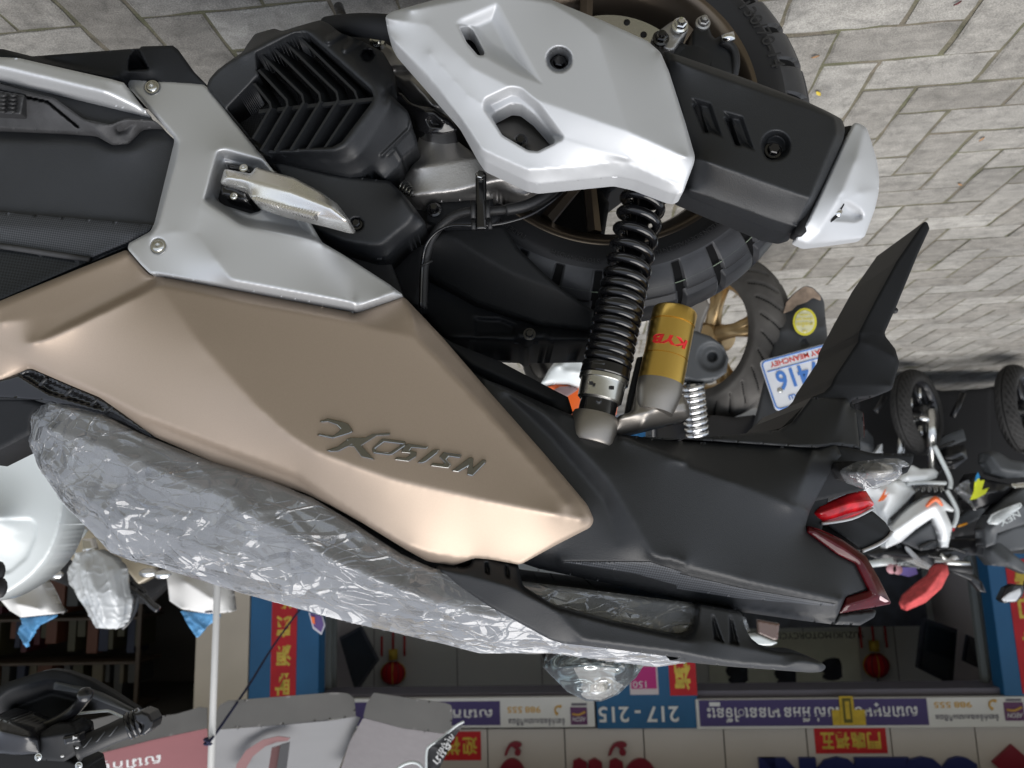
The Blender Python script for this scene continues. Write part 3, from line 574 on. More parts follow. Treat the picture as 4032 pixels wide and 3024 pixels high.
M_yel = mat('yellow_print', (.7, .6, .04), .5)
M_green = mat('tyre_line', (.22, .27, .2), .7)

def weave(name, col, sc, bump, col2=None):
    m = mat(name, col, .45, spec=.4); t = m.node_tree; b = t.nodes['Principled BSDF']
    tc = t.nodes.new('ShaderNodeTexCoord'); ch = t.nodes.new('ShaderNodeTexChecker'); ch.inputs['Scale'].default_value = sc; c2 = col2 or tuple(x * .45 for x in col)
    ch.inputs['Color1'].default_value = tuple(col) + (1,); ch.inputs['Color2'].default_value = c2 + (1,)
    mp = t.nodes.new('ShaderNodeMapping'); mp.inputs['Rotation'].default_value = (0, .6, 0); mp.inputs['Scale'].default_value = (1, .001, 1); mp.inputs['Location'].default_value = (.0013, .5 / sc, .0017)
    t.links.new(tc.outputs['Object'], mp.inputs[0]); t.links.new(mp.outputs[0], ch.inputs['Vector']); t.links.new(ch.outputs['Color'], b.inputs['Base Color'])
    bm = t.nodes.new('ShaderNodeBump'); bm.inputs['Strength'].default_value = bump; bm.inputs['Distance'].default_value = .002
    t.links.new(ch.outputs[1], bm.inputs['Height']); t.links.new(bm.outputs[0], b.inputs['Normal']); return m
M_carbon = weave('carbon_pattern', (.075, .08, .09), 560, .35)

bike = thing('motor_scooter', (0, Y0, 0), 'bronze and silver motor scooter with plastic-wrapped seat filling the foreground', 'motor scooter')
KW = dict(parent=bike)

# ---- inner mass: frame and under-seat box, so nothing is hollow
panel('under_seat_box', M_dark, bike, [(4, -150, 300, 120), (1, 700, 1500), (1, 1500, 1400), (2, 350, 1560), (5, 500, 380, 110), (5, 760, 560), (5, 1000, 800), (5, 1500, 1080), (6, 0, 1230, 90),
      (6, 800, 1300, 80), (9, 900, 250, 70), (9, 1000, 600, 60), (9, 0, 540, 90), (8, 1250, 380, 100), (8, 300, 150), (4, 1500, 1250), (4, 500, 900), (4, -150, 740)], sp=40, th=230, it=1)
panel('frame_rail', M_blk2, bike, [(5, 640, 480, 112), (5, 760, 550), (5, 1060, 670), (5, 1400, 850), (5, 1480, 890), (5, 1510, 985), (5, 1480, 1010), (5, 1330, 930), (5, 900, 740)],
      [[(5, 800, 640, 122), (5, 1380, 900, 120)]], sp=14, th=30, er=2)
panel('engine_core', M_dark, bike, [('B', 60, 700, 110), ('B', 600, 200), ('B', 1300, 120), (2, 330, 150), (2, 1000, 500, 100), (2, 1500, 900, 95), (2, 1300, 1060), (2, 950, 1230), (2, 600, 1420), ('C', 480, 1400, 80),
      ('C', 400, 1659, 70), (5, 470, 300), (1, 2100, 1500), (1, 1700, 1100)], sp=40, th=200, it=1)
panel('rear_inner_guard', M_blk2, bike, [(5, 330, 0, 30), (5, 700, 200), (5, 1100, 350), (5, 1620, 440), (5, 1640, 555), (5, 1260, 560), (5, 1240, 585), (5, 1210, 585), (5, 1180, 560), (5, 720, 540), (5, 600, 380), (5, 400, 300)],
      [[(5, 700, 520, 60), (5, 1180, 545, 60), (5, 1640, 540, 60)]], sp=14, th=120, er=2,
      feats=[pit([(5, 890, 390, 0), (5, 1060, 400), (5, 1160, 440), (5, 1160, 510), (5, 900, 520)], 12, 12), ridge([(5, 1180, 500, 0), (5, 1330, 500)], 10, 22)])
MB().bolt(P(5, 1240, 500, 72), r=.005).out('bolt', M_gloss, bike, auto=30)

# ---- bronze side cover
bronze = panel('side_cover', M_bronze, bike,
  [(4, -160, 370, 172), (4, 0, 292, 174), (4, 500, 88, 176), (4, 790, -28, 178), (4, 880, 80, 182), (4, 930, 132, 182), (4, 985, 137, 182), (4, 1500, 232, 181), (4, 2212, 366, 180), (5, 120, 375, 180), (5, 170, 366, 180), (5, 300, 320, 178), (5, 458, 264, 174),
   (5, 700, 520, 174), (5, 1000, 868, 176), (5, 1330, 1240, 178), (5, 1600, 1560, 178), (8, 1625, 75, 176), (8, 1642, 120, 174), (8, 1620, 162, 172), (8, 1400, 275, 168), (8, 1182, 395, 164),
   (8, 1000, 362, 162), (8, 900, 352, 160), (8, 770, 400, 150), (8, 600, 372, 148), (8, 470, 300, 148), (8, 200, 135, 148), (8, 0, 24, 148), (4, 1900, 1490, 148), (4, 1300, 1284, 147), (4, 970, 1142, 146), (4, 760, 990, 146),
   (4, 620, 892, 148), (4, 450, 822, 148), (4, 180, 706, 146), (4, 85, 750, 144), (4, 0, 782, 143), (4, -160, 790, 140)],
  cr=[[(4, -160, 500, 162), (4, 0, 580, 164), (4, 500, 812, 168), (4, 900, 1005, 173), (4, 1400, 1196, 178), (4, 1850, 1365, 180), (8, 60, 0, 180), (8, 300, 180, 178), (8, 500, 282, 176), (8, 620, 318, 172), (8, 890, 350, 161)],
      [(4, 985, 195, 196), (4, 1250, 560, 207), (4, 1600, 950, 215), (4, 1800, 1130, 218), (4, 1960, 1235, 219), (4, 2212, 1325, 218), (5, 400, 1405, 216), (5, 1000, 1540, 211), (5, 1400, 1620, 205), (8, 1452, 92, 198), (8, 1560, 110, 188)],
      [(4, 985, 195, 196), (4, 1500, 300, 196), (4, 2212, 425, 196), (5, 250, 460, 196), (5, 535, 525, 195), (5, 900, 915, 196), (5, 1200, 1245, 197), (5, 1470, 1560, 197), (8, 1452, 92, 198)],
      [(5, 458, 268, 176), (5, 505, 390, 189), (5, 535, 525, 195)],
      [(4, 985, 195, 196), (4, 700, 330, 196), (4, 400, 470, 195), (4, 190, 560, 190)],
      [(4, 950, 160, 178), (4, 890, 205, 180), (4, 660, 318, 182), (4, 400, 448, 185), (4, 190, 555, 189)],
      [(4, 860, 120, 181), (4, 600, 240, 183), (4, 350, 380, 185), (4, 0, 430, 184)],
      [(4, -160, 400, 181), (4, 0, 330, 182), (4, 500, 125, 183), (4, 830, -5, 183)],
      [(8, 380, 252, 166), (8, 200, 150, 164), (8, 30, 36, 162), (4, 1850, 1400, 162), (4, 1400, 1232, 160), (4, 900, 1040, 158)]],
  sp=13, it=2.2, er=3, th=14, rnd=14)
# black trim window between cover and seat
panel('vent_trim', M_gloss, bike, [(4, -100, 800, 138), (4, 85, 755, 142), (4, 180, 712, 144), (4, 450, 828, 146), (4, 620, 898, 146), (4, 760, 995, 145), (4, 975, 1146, 144), (4, 900, 1130, 138), (4, 650, 1010, 134), (4, 300, 910, 132), (4, -100, 880, 130)],
      sp=14, th=10, er=2, feats=[pit([(4, 110, 750, 0), (4, 190, 725), (4, 560, 890), (4, 700, 985), (4, 600, 960), (4, 300, 870)], 8, 10)])
for i, (x, y) in enumerate(((250, 790), (410, 855), (570, 915), (660, 965))):
    MB().tube([P(4, x, y + 24, 138), P(4, x + 42, y - 18, 143)], .0022, 8).out('vent_rib', M_blk, bike)
panel('front_tunnel_cover', M_blk, bike, [(4, -160, 795, 120), (4, 60, 785, 132), (4, 200, 830, 134), (4, 370, 915, 130), (4, 300, 935, 120), (4, 150, 890, 122), (4, -160, 890, 118)], sp=12, th=60, it=4)
panel('seat_skirt', M_blk2, bike, [(4, -160, 880, 96), (4, 150, 895, 100), (4, 300, 935, 100), (4, 210, 1010, 95), (4, 190, 1120, 90), (4, 60, 1190, 85), (4, -160, 1300, 75)], sp=20, th=60)

BVH = bvh_of(bronze)
# ---- badge: raised chrome characters, traced one by one
def glyph(polys, zk, d=207, name='badge_letter'):
    mb = MB()
    for pl in polys:
        pts = [(zk, x, y, d) for x, y in pl]
        T = tr(pts); XY = np.array([t[:2] for t in T])
        c = XY.mean(0); 
        r = delaunay_2d_cdt([Vector(p) for p in XY], [(i, (i + 1) % len(XY)) for i in range(len(XY))], [], 1, 1e-3)
        V2 = np.array([tuple(v) for v in r[0]]); n = len(V2)
        dd_ = surf_d(BVH, V2, 207.); A = Pn(V2, dd_ + 2.6); B = Pn(V2, dd_ - 3.)
        mb.add(list(A) + list(B), [tuple(f) for f in r[2]] + [(i, (i + 1) % n, (i + 1) % n + n, i + n) for i in range(n)])
    bm = bmesh.new(); me = bpy.data.meshes.new(name); me.from_pydata([tuple(v) for v in mb.v], [], mb.f); bm.from_mesh(me); bmesh.ops.recalc_face_normals(bm, faces=bm.faces); bm.to_mesh(me); bm.free()
    me.materials.append(M_dchr); o = bpy.data.objects.new(name, me)
    b = o.modifiers.new('bevel', 'BEVEL'); b.width = .0012; b.segments = 2; b.limit_method = 'ANGLE'; b.angle_limit = math.radians(35)
    return reg(o, bronze)
glyph([[(870, 1262), (893, 1268), (888, 1330), (950, 1276), (973, 1282), (968, 1300), (885, 1385), (850, 1376), (858, 1325), (800, 1358), (752, 1350), (768, 1338)]], 5)                 # N
glyph([[(702, 1232), (822, 1248), (808, 1272), (738, 1262), (724, 1280), (756, 1312), (738, 1334), (620, 1318), (634, 1298), (700, 1306), (712, 1298), (676, 1262)]], 5)            # S
glyph([[(640, 1216), (684, 1213), (668, 1240), (596, 1296), (574, 1304), (538, 1300), (556, 1284), (612, 1240)]], 5)                                                                # 1
glyph([[(482, 1178), (614, 1198), (600, 1214), (508, 1206), (496, 1222), (540, 1232), (536, 1262), (488, 1292), (398, 1280), (412, 1262), (470, 1266), (498, 1250), (496, 1240), (440, 1234), (456, 1200)]], 5)   # 5
glyph([[(318, 1150), (338, 1148), (470, 1165), (468, 1190), (452, 1186), (336, 1172), (282, 1212), (290, 1238), (270, 1244), (256, 1214)],
       [(470, 1166), (468, 1196), (388, 1250), (366, 1254), (270, 1242), (282, 1226), (362, 1234), (376, 1230), (446, 1184)]], 5)                                                  # 0
glyph([[(98, 1152), (128, 1142), (216, 1142), (262, 1118), (376, 1110), (370, 1128), (290, 1132), (196, 1192), (278, 1282), (196, 1264), (148, 1200), (110, 1196), (38, 1230), (2, 1228), (2, 1214), (70, 1206), (134, 1184), (112, 1168)]], 5)    # X
glyph([[(1985, 1040), (2040, 1022), (2128, 1042), (2168, 1058), (2200, 1106), (2172, 1120), (2070, 1150), (1968, 1128), (1985, 1116), (2070, 1130), (2112, 1102), (2116, 1088), (2092, 1064), (2042, 1046), (2000, 1050)],
       [(2026, 1222), (2100, 1196), (2150, 1160), (2212, 1140), (2212, 1176), (2106, 1230), (2052, 1232)]], 4)                                                                    # last character
# ---- silver bracket with the pillion foot-peg
sil = panel('frame_bracket', M_silver, bike,
  [(1, 772, 512, 168), (1, 800, 485, 172), (1, 1262, 522, 180), (1, 1292, 545, 182), (1, 1450, 750, 190), (1, 1640, 985, 196), (1, 1712, 1075, 196), (1, 1905, 1345, 192), (1, 2000, 1505, 192), (5, 75, 0, 188), (5, 370, 190, 184), (5, 455, 256, 180),
   (5, 190, 350, 184), (5, 120, 365, 186), (4, 2212, 352, 186), (4, 1500, 222, 188), (4, 1000, 128, 190), (4, 935, 124, 190), (4, 880, 70, 190), (1, 795, 1550, 188), (1, 800, 1514, 186), (1, 935, 1440, 186), (1, 962, 1385, 184), (1, 1085, 880, 182), (1, 1078, 850, 182), (1, 930, 690, 176)],
  cr=[[(1, 830, 545, 178), (1, 985, 720, 184), (1, 1120, 880, 190), (1, 1100, 1000, 194), (1, 985, 1400, 196), (1, 935, 1470, 194)],
      [(1, 935, 1470, 194), (1, 1080, 1440, 198), (1, 1225, 1445, 200)],
      [(1, 1225, 1445, 200), (4, 1340, 30, 205), (4, 1440, 160, 205), (4, 2212, 302, 202), (5, 150, 330, 198)],
      [(1, 1225, 1445, 200), (1, 1245, 1290, 202), (1, 1330, 940, 202), (1, 1400, 915, 202), (1, 1640, 985, 198)],
      [(1, 1245, 1290, 202), (1, 1480, 1425, 204), (1, 1900, 1490, 202), (1, 2000, 1510, 198)],
      [(5, 150, 330, 198), (5, 300, 275, 194), (5, 420, 225, 186)]],
  holes=[[(1, 1400, 1012, 170), (1, 1355, 1110), (1, 1330, 1205), (1, 1345, 1245), (1, 1400, 1280), (1, 1560, 1330), (1, 1615, 1315), (1, 1650, 1265), (1, 1660, 1180), (1, 1600, 1060), (1, 1560, 1040)]],
  feats=[pit([(1, 1345, 932, 0), (1, 1400, 922), (1, 1648, 992), (1, 1730, 1100), (1, 1910, 1350), (1, 1985, 1500), (1, 1890, 1480), (1, 1500, 1415), (1, 1290, 1278), (1, 1256, 1245)], 22, 42, 30),
         rpit(1, 945, 540, 32, 4, 6), rpit(1, 985, 1530, 32, 4, 6)],
  sp=9, it=2.5, er=2.4, th=14, rnd=8)
panel('peg_pocket', M_dark, bike, [(1, 1300, 960, 165), (1, 1650, 1020), (1, 1750, 1280), (1, 1650, 1370), (1, 1290, 1290)], sp=30, th=40)
def dome_bolt(r, x, y, d, R, parent=bike, m=M_zinc, name='bolt'):
    mb = MB(); p = P(r, x, y, d); a = Vector((0, -1, 0))
    mb.lathe([(-R * .2, R * 1.25), (R * .04, R * 1.25), (R * .06, R), (R * .14, R * .97), (R * .26, R * .8), (R * .32, R * .5), (R * .33, R * .42), (-R * .1, R * .38), (-R * .1, 0)], p, a, 24); return mb.out(name, m, parent, auto=35)
dome_bolt(1, 945, 540, 180, .0064, sil); dome_bolt(1, 985, 1530, 194, .0064, sil)
peg = panel('foot_peg', M_pol, bike, [(1, 1395, 1050, 205), (1, 1560, 1080, 212), (1, 1590, 1040, 214), (1, 1830, 1105, 236), (1, 1990, 1190, 246), (1, 2100, 1270, 250), (1, 2180, 1375, 250), (1, 2170, 1395, 250), (1, 2130, 1390, 250), (1, 1980, 1350, 244), (1, 1720, 1290, 228), (1, 1560, 1235, 212), (1, 1530, 1180, 206), (1, 1370, 1140, 200)],
      [[(1, 1400, 1100, 212), (1, 1540, 1120, 220), (1, 1800, 1190, 246), (1, 2050, 1290, 262), (1, 2150, 1370, 258)], [(1, 1555, 1210, 216), (1, 1900, 1300, 244), (1, 2000, 1350, 248)]], sp=9, it=3, er=2.5, th=26, rnd=8)
mbk = MB()
for i in range(22):
    t = i / 21; x = 1590 + (1960 - 1590) * t; y = 1246 + (1350 - 1246) * t
    mbk.box(P(1, x, y, 214 + 30 * t), (.0025, .012, .0035), Matrix.Rotation(.7, 3, 'Y'))
mbk.out('peg_knurl', M_pol, peg, smooth=False)
panel('peg_hinge', M_gloss, bike, [(1, 1370, 1150, 196), (1, 1470, 1170), (1, 1530, 1200), (1, 1545, 1260), (1, 1480, 1240), (1, 1380, 1210)], sp=12, th=25)
dome_bolt(1, 1455, 1220, 200, .0032); dome_bolt(1, 1515, 1045, 192, .0036, m=M_pol)
panel('peg_hinge', M_gloss, bike, [(1, 1410, 1020, 190), (1, 1520, 1030), (1, 1565, 1060), (1, 1540, 1075), (1, 1420, 1045)], sp=12, th=25)

# ---- footboard and lower fairing at the front
panel('leg_panel', M_blk, bike, [(1, -160, 790, 168), (1, 0, 795, 170), (1, 350, 815, 172), (1, 590, 830, 174), (1, 700, 900, 176), (1, 800, 895, 176), (1, 880, 810, 174), (1, 1000, 790, 172), (1, 1120, 900, 166), (1, 1010, 1385, 160), (1, 960, 1430, 160), (1, 820, 1520, 158), (1, 480, 1670, 158), (4, 0, 310, 158), (4, -160, 380, 158), (1, -160, 1320, 158)],
      [[(1, -160, 860, 178), (1, 560, 880, 180), (1, 690, 940, 180), (1, 820, 935, 180), (1, 930, 860, 178), (1, 1060, 870, 172)], [(1, -160, 1310, 156), (1, 950, 1400, 156)]], sp=16, it=4, er=2, th=12)
panel('carbon_insert', M_carbon, bike, [(1, -160, 1295, 162), (1, 0, 1318, 163), (1, 950, 1398, 164), (1, 925, 1440, 164), (1, 790, 1510, 164), (1, 560, 1605, 164), (1, 300, 1570, 164), (1, -160, 1515, 163)], [[(1, -160, 1400, 167), (1, 850, 1450, 167)]], sp=16, th=10, er=1.5)
panel('knee_panel', weave('hex_pattern', (.022, .025, .028), 420, .35), bike, [(1, -160, 1545, 161), (1, 0, 1550, 161), (1, 300, 1585, 162), (1, 555, 1625, 162), (4, 0, 284, 162), (4, -160, 350, 162)], sp=20, th=10, er=1)
mb = MB(); mb.tube([P(1, -160, 1520, 165), P(1, 0, 1530, 165), P(1, 300, 1575, 166), P(1, 560, 1615, 166)], .0035, 8, sm=4); mb.out('stitched_seam', M_dusty, bike)
fb = panel('footboard', M_dusty, bike, [(1, -160, 440, 200), (1, 0, 520, 205), (1, 180, 570, 205), (1, 340, 610, 205), (1, 520, 740, 205), (1, 690, 775, 203), (1, 790, 735, 200), (1, 960, 748, 190), (1, 1010, 790, 178), (1, 890, 800, 176), (1, 800, 895, 178), (1, 700, 902, 180), (1, 590, 835, 182), (1, 350, 820, 182), (1, 0, 800, 182), (1, -160, 795, 182)],
      [[(1, 530, 745, 205), (1, 600, 800, 202), (1, 690, 890, 184)], [(1, 780, 745, 198), (1, 740, 800, 186), (1, 790, 885, 180)]], sp=9, it=3, er=2.5, th=20, rnd=10,
      feats=[pit([(1, -160, 530, 0), (1, 300, 625), (1, 500, 790), (1, 485, 800), (1, 290, 640), (1, -160, 545)], 14, 3), pit([(1, 700, 790, 0), (1, 820, 750), (1, 860, 770), (1, 800, 840), (1, 720, 850)], 6, 30)])
rb = panel('tread_pad', M_rub, bike, [(1, -160, 545, 206), (1, 0, 565, 207), (1, 155, 592, 207), (1, 135, 715, 200), (1, 0, 705, 200), (1, -160, 690, 200)], sp=9, th=12, er=2, rnd=8)
for x in (20, 80):
    for k in range(5): MB().tube([P(1, x - 18 - k * 2, 590 + k * 25, 209 - k * 1.4), P(1, x, 595 + k * 25, 211 - k * 1.4), P(1, x + 24 - k * 2, 592 + k * 25, 209 - k * 1.4)], .0016, 8).out('tread_rib', M_rub, rb)
panel('floor_edge_trim', M_silver, bike, [(1, -160, 330, 226), (1, 0, 355, 226), (1, 120, 362, 226), (1, 690, 492, 218), (1, 770, 515, 212), (1, 830, 600, 204), (1, 920, 705, 192), (1, 860, 700, 192), (1, 0, 483, 205), (1, -160, 445, 206)],
      [[(1, -160, 400, 230), (1, 0, 415, 230), (1, 650, 572, 222), (1, 900, 695, 196)], [(1, 0, 470, 210), (1, 860, 690, 195)]], sp=12, it=3, er=2, th=14)
panel('step_side', M_blk, bike, [(1, 0, 480, 195), (1, 910, 708, 184), (1, 960, 750, 180), (1, 790, 742, 188), (1, 690, 780, 190), (1, 510, 745, 192), (1, 330, 612, 192), (1, 0, 525, 192)], sp=20, th=30, er=1)
panel('lower_fairing', M_blk2, bike, [(1, -160, 300, 215), (1, 20, 305, 215), (1, 200, 350, 200), (1, 870, 300, 180), (1, 880, 288, 182), (1, 1075, 283, 182), (1, 1110, 310, 182), (1, 1200, 440, 182), (1, 1290, 530, 180), (1, 1210, 540, 176), (1, 800, 495, 174), (1, 770, 510, 180), (1, 690, 480, 195), (1, 120, 362, 218), (1, -160, 350, 220)],
      [[(1, 200, 350, 200), (1, 420, 390, 190), (1, 720, 470, 190), (1, 750, 440, 186), (1, 930, 435, 184)], [(1, 870, 300, 184), (1, 930, 435, 184)]], sp=12, it=2, er=2, th=60,
      feats=[pit([(1, 865, 310, 0), (1, 930, 435), (1, 795, 440), (1, 805, 350), (1, 840, 315)], 45, 8)])

# ---- engine shroud with chevron louvres
shr = panel('radiator_shroud', M_blk, bike,
  [('B', 30, 720, 186), ('B', 60, 640, 192), ('B', 130, 560, 198), ('B', 220, 490, 204), ('B', 390, 375, 206), ('B', 410, 330, 190), ('B', 500, 205, 186), ('B', 690, 150, 186), ('B', 760, 178, 196), ('B', 960, 118, 200), ('B', 1130, 70, 196), ('B', 1210, 102, 194), ('B', 1320, 190, 192), ('B', 1560, 285, 170), ('B', 1740, 380, 168), ('B', 1845, 560, 166), ('B', 1845, 720, 172), ('B', 1785, 770, 180),
   ('B', 1980, 950, 186), ('B', 2015, 1050, 182), ('B', 2020, 1110, 178), ('B', 2060, 1200, 166), ('B', 2080, 1290, 160), ('B', 1920, 1420, 160), ('B', 1920, 1480, 158), ('B', 1760, 1620, 158), ('B', 1660, 1540, 160), ('B', 1640, 1490, 170), ('B', 1540, 1560, 172), ('B', 1420, 1590, 172), ('B', 1330, 1570, 174), ('B', 730, 1440, 176), ('B', 540, 1350, 184), ('B', 300, 1050, 186)],
  cr=[[('B', 225, 470, 212), ('B', 500, 340, 214), ('B', 780, 190, 214), ('B', 1000, 150, 214), ('B', 1060, 170, 214), ('B', 1660, 700, 214), ('B', 1700, 800, 214), ('B', 1680, 880, 213), ('B', 1360, 1290, 210), ('B', 1270, 1330, 208), ('B', 560, 1352, 198)],
      [('B', 1100, 150, 210), ('B', 1820, 790, 208), ('B', 1800, 900, 206), ('B', 1480, 1400, 196), ('B', 1380, 1440, 192), ('B', 800, 1400, 186)],
      [('B', 1320, 190, 192), ('B', 1640, 480, 190), ('B', 1840, 700, 188)]],
  holes=[[('B', 510, 395, 205), ('B', 880, 200), ('B', 1000, 195), ('B', 1060, 240), ('B', 1625, 740), ('B', 1650, 810), ('B', 1630, 870), ('B', 1340, 1250), ('B', 1250, 1300), ('B', 560, 1335), ('B', 230, 930), ('B', 540, 610), ('B', 520, 540)]],
  sp=10, it=3, er=2.5, th=45, rnd=10,
  feats=[rpit('B', 1590, 415, 27, 25, 4), ridge([('B', 1730, 1380, 0), ('B', 1990, 1130), ('B', 2012, 1050)], 4, 8), ridge([('B', 1790, 1380, 0), ('B', 1850, 1320), ('B', 1930, 1450)], 3, 6), ridge([('B', 1215, 270, 0), ('B', 1400, 170), ('B', 1490, 270), ('B', 1380, 350)], 9, 18)])
panel('radiator_core', weave('radiator_fins', (.03, .03, .031), 520, .8), bike, [('B', 180, 900, 150), ('B', 480, 330), ('B', 1050, 150), ('B', 1700, 760), ('B', 1300, 1380), ('B', 540, 1400)], sp=40, th=20, it=0)
for pl in ([(890, 215), (1455, 765), (1482, 830), (1160, 1312)], [(755, 270), (1280, 775), (1295, 838), (992, 1322)], [(642, 325), (1112, 790), (1125, 850), (832, 1328)],
           [(515, 380), (945, 800), (962, 862), (682, 1330)], [(525, 560), (795, 850), (805, 892), (545, 1332)], [(482, 692), (632, 880), (645, 912), (470, 1215)], [(1075, 265), (1632, 760), (1655, 838), (1330, 1275)]):
    mb = MB(); n = 4; V = []
    Q = [np.array(p, float) for p in pl]; Q = [Q[0], Q[0] * .5 + Q[1] * .5, Q[1], Q[2], Q[2] * .5 + Q[3] * .5, Q[3]]
    off = [(70, -66), (70, -66), (85, -45), (128, 30), (118, 72), (118, 72)]
    A = [P('B', q[0], q[1], 204) for q in Q]; A2 = [P('B', q[0] + 20, q[1] - (14 if i < 3 else -8), 204) for i, q in enumerate(Q)]
    db = [164, 164, 170, 184, 188, 188]; B = [P('B', q[0] + o[0], q[1] + o[1], e) for q, o, e in zip(Q, off, db)]; B2 = [P('B', q[0] - 8 + o[0], q[1] + o[1], e - 3) for q, o, e in zip(Q, off, db)]
    k = len(Q); mb.add(A + A2 + B + B2, [(i, i + 1, k + i + 1, k + i) for i in range(k - 1)] + [(k + i, k + i + 1, 2 * k + i + 1, 2 * k + i) for i in range(k - 1)] + [(i + 1, i, 3 * k + i, 3 * k + i + 1) for i in range(k - 1)])
    mb.out('louvre', M_blk, shr, auto=40)
mb = MB(); mb.tube([P('B', 545, 965, 190), P('B', 1000, 915, 196), P('B', 1650, 845, 204)], .003, 4); mb.out('cross_bar', M_blk, shr, smooth=False)
# exhaust pipe from the engine
mb = MB(); mb.tube([P('B', 1200, 130, 150), P('B', 1400, 120, 170), P('B', 1640, 130, 185), P('B', 2000, 180, 195), P(2, 700, 250, 200)], [.0105, .012, .0135, .015, .016], 20, sm=5); mb.out('exhaust_pipe', M_blk2, bike)
mb = MB(); mb.tube([P('B', 1310, -60, 60), P('B', 1350, 60, 70)], .0065, 12); mb.out('stand_leg', M_gloss, bike)
# ---- cast swing arm and its fittings
panel('swing_arm', M_cast, bike, [(2, 560, 830, 128), (2, 740, 835, 132), (2, 820, 900, 132), (2, 900, 960, 132), (2, 1100, 950, 132), (2, 1400, 1080, 128), (2, 1310, 1130, 126), (2, 1280, 1200, 122), (2, 1220, 1228, 120), (2, 1150, 1215, 120), (2, 1030, 1178, 118), (2, 1008, 1205, 116), (2, 1010, 1232, 116), (2, 620, 1262, 112), (2, 590, 1275, 112), (2, 500, 1245, 116), (2, 420, 1140, 118), (2, 500, 1040, 124)],
      [[(2, 470, 1050, 138), (2, 700, 1020, 140), (2, 900, 975, 140), (2, 1100, 1000, 138)], [(2, 500, 1215, 130), (2, 760, 1190, 134), (2, 990, 1130, 136), (2, 1150, 1100, 134), (2, 1250, 1170, 126)], [(2, 640, 840, 136), (2, 560, 1000, 130), (2, 520, 1060, 136)]], sp=10, it=3, er=3, th=40, rnd=12)
panel('engine_case', M_cast, bike, [(2, 250, 240, 120), (2, 330, 260, 130), (2, 480, 350, 134), (2, 620, 520, 136), (2, 760, 700, 130), (2, 740, 760, 126), (2, 640, 700, 122), (2, 560, 640, 124), (2, 480, 560, 126), (2, 400, 470, 126), (2, 300, 340, 122)],
      [[(2, 385, 415, 132), (2, 500, 410, 140)], [(2, 400, 440, 120), (2, 500, 430, 128)], [(2, 500, 500, 140), (2, 640, 660, 138)]], sp=10, it=2, er=3, th=50, rnd=10)
mb = MB(); mb.lathe([(0, .009), (.008, .009), (.009, .006), (.014, .006), (.014, 0)], P(2, 300, 275, 140), (0, -1, 0), 20); mb.out('drain_plug', M_zinc, bike, auto=30)
mb = MB()
for k in range(4): mb.lathe([(0, .0075 - k * .0008), (.002, .0075 - k * .0008), (.003, .0066 - k * .0008)], P(2, 465 + k * 14, 1165 + k * 12, 132 - k), (-.5, -.7, .3), 20)
mb.out('breather_clip', M_zinc, bike, auto=30)
panel('lock_lever', M_gloss, bike, [(2, 380, 570, 150), (2, 440, 575, 155), (2, 500, 640, 158), (2, 560, 660, 165), (2, 640, 670, 168), (2, 740, 730, 168), (2, 790, 800, 164), (2, 780, 825, 160), (2, 700, 845, 158), (2, 600, 835, 156), (2, 540, 800, 154), (2, 520, 740, 152), (2, 420, 640, 148)],
      [[(2, 580, 700, 172), (2, 640, 690, 176), (2, 700, 750, 176)]], sp=9, it=3, er=4, th=30, rnd=14, feats=[pit([(2, 590, 740, 0), (2, 640, 710), (2, 710, 770), (2, 690, 800), (2, 620, 790)], 10, 14)])
panel('engine_guard', M_blk, bike, [(1, 1690, 1010, 170), (2, -300, 1000, 170), (2, 0, 1080, 172), (2, 190, 1105, 168), (2, 370, 1125, 162), (2, 480, 1232, 158), (2, 560, 1340, 156), (2, 597, 1392, 154), (2, 560, 1440, 148), (2, 470, 1500, 142), (2, 360, 1612, 140), (2, 280, 1615, 140), (2, 0, 1530, 144), (1, 1900, 1400, 150)],
      [[(2, 440, 1220, 172), (2, 520, 1330, 168), (2, 480, 1380, 164), (2, 300, 1525, 158), (2, 100, 1500, 160), (2, -200, 1380, 165)]], sp=11, it=3, er=4, th=40, rnd=12, feats=[rpit(2, 165, 1395, 28, 12, 6)])
MB().bolt(P(2, 165, 1395, 156), r=.0046, h=.005).out('bolt', M_gloss, bike, auto=30)
panel('carrier_plate', M_blk2, bike, [('C', 500, 580, 112), ('C', 560, 560), ('C', 1100, 490), ('C', 1220, 500), ('C', 1230, 640), ('C', 1300, 700), ('C', 1200, 800), ('C', 700, 820), ('C', 500, 740)], sp=20, th=12)
mb = MB(); mb.lathe([(0, .0085), (.002, .0085), (.003, .006)], P('C', 582, 630, 116), (0, -1, 0), 24); mb.bolt(P('C', 582, 620, 118), r=.0048, h=.008, fl=1.1); mb.out('bolt', M_gloss, bike, auto=30)
hug = panel('wheel_hugger', mat('deep_black_plastic', (.0065, .0072, .008), .55, spec=.3, bump=.2, bs=700), bike, [('C', 500, 1000, 96), ('C', 640, 860, 100), ('C', 760, 820, 100), ('C', 1330, 780, 100), ('C', 1380, 860, 100), ('C', 1500, 1050, 98), ('C', 1780, 1320, 94), ('C', 1990, 1500, 90), ('C', 2230, 1670, 80), (5, 1640, 350, 72), (5, 1630, 480, 60), (5, 1300, 440, 56), (5, 900, 300, 56), (5, 600, 130, 58), ('C', 480, 1250, 70)],
      [[('C', 640, 860, 100), ('C', 800, 930, 100), ('C', 1100, 1120, 98), ('C', 1400, 1290, 94), ('C', 1700, 1400, 92), ('C', 1990, 1500, 90)]], sp=14, it=2, er=3, th=60)
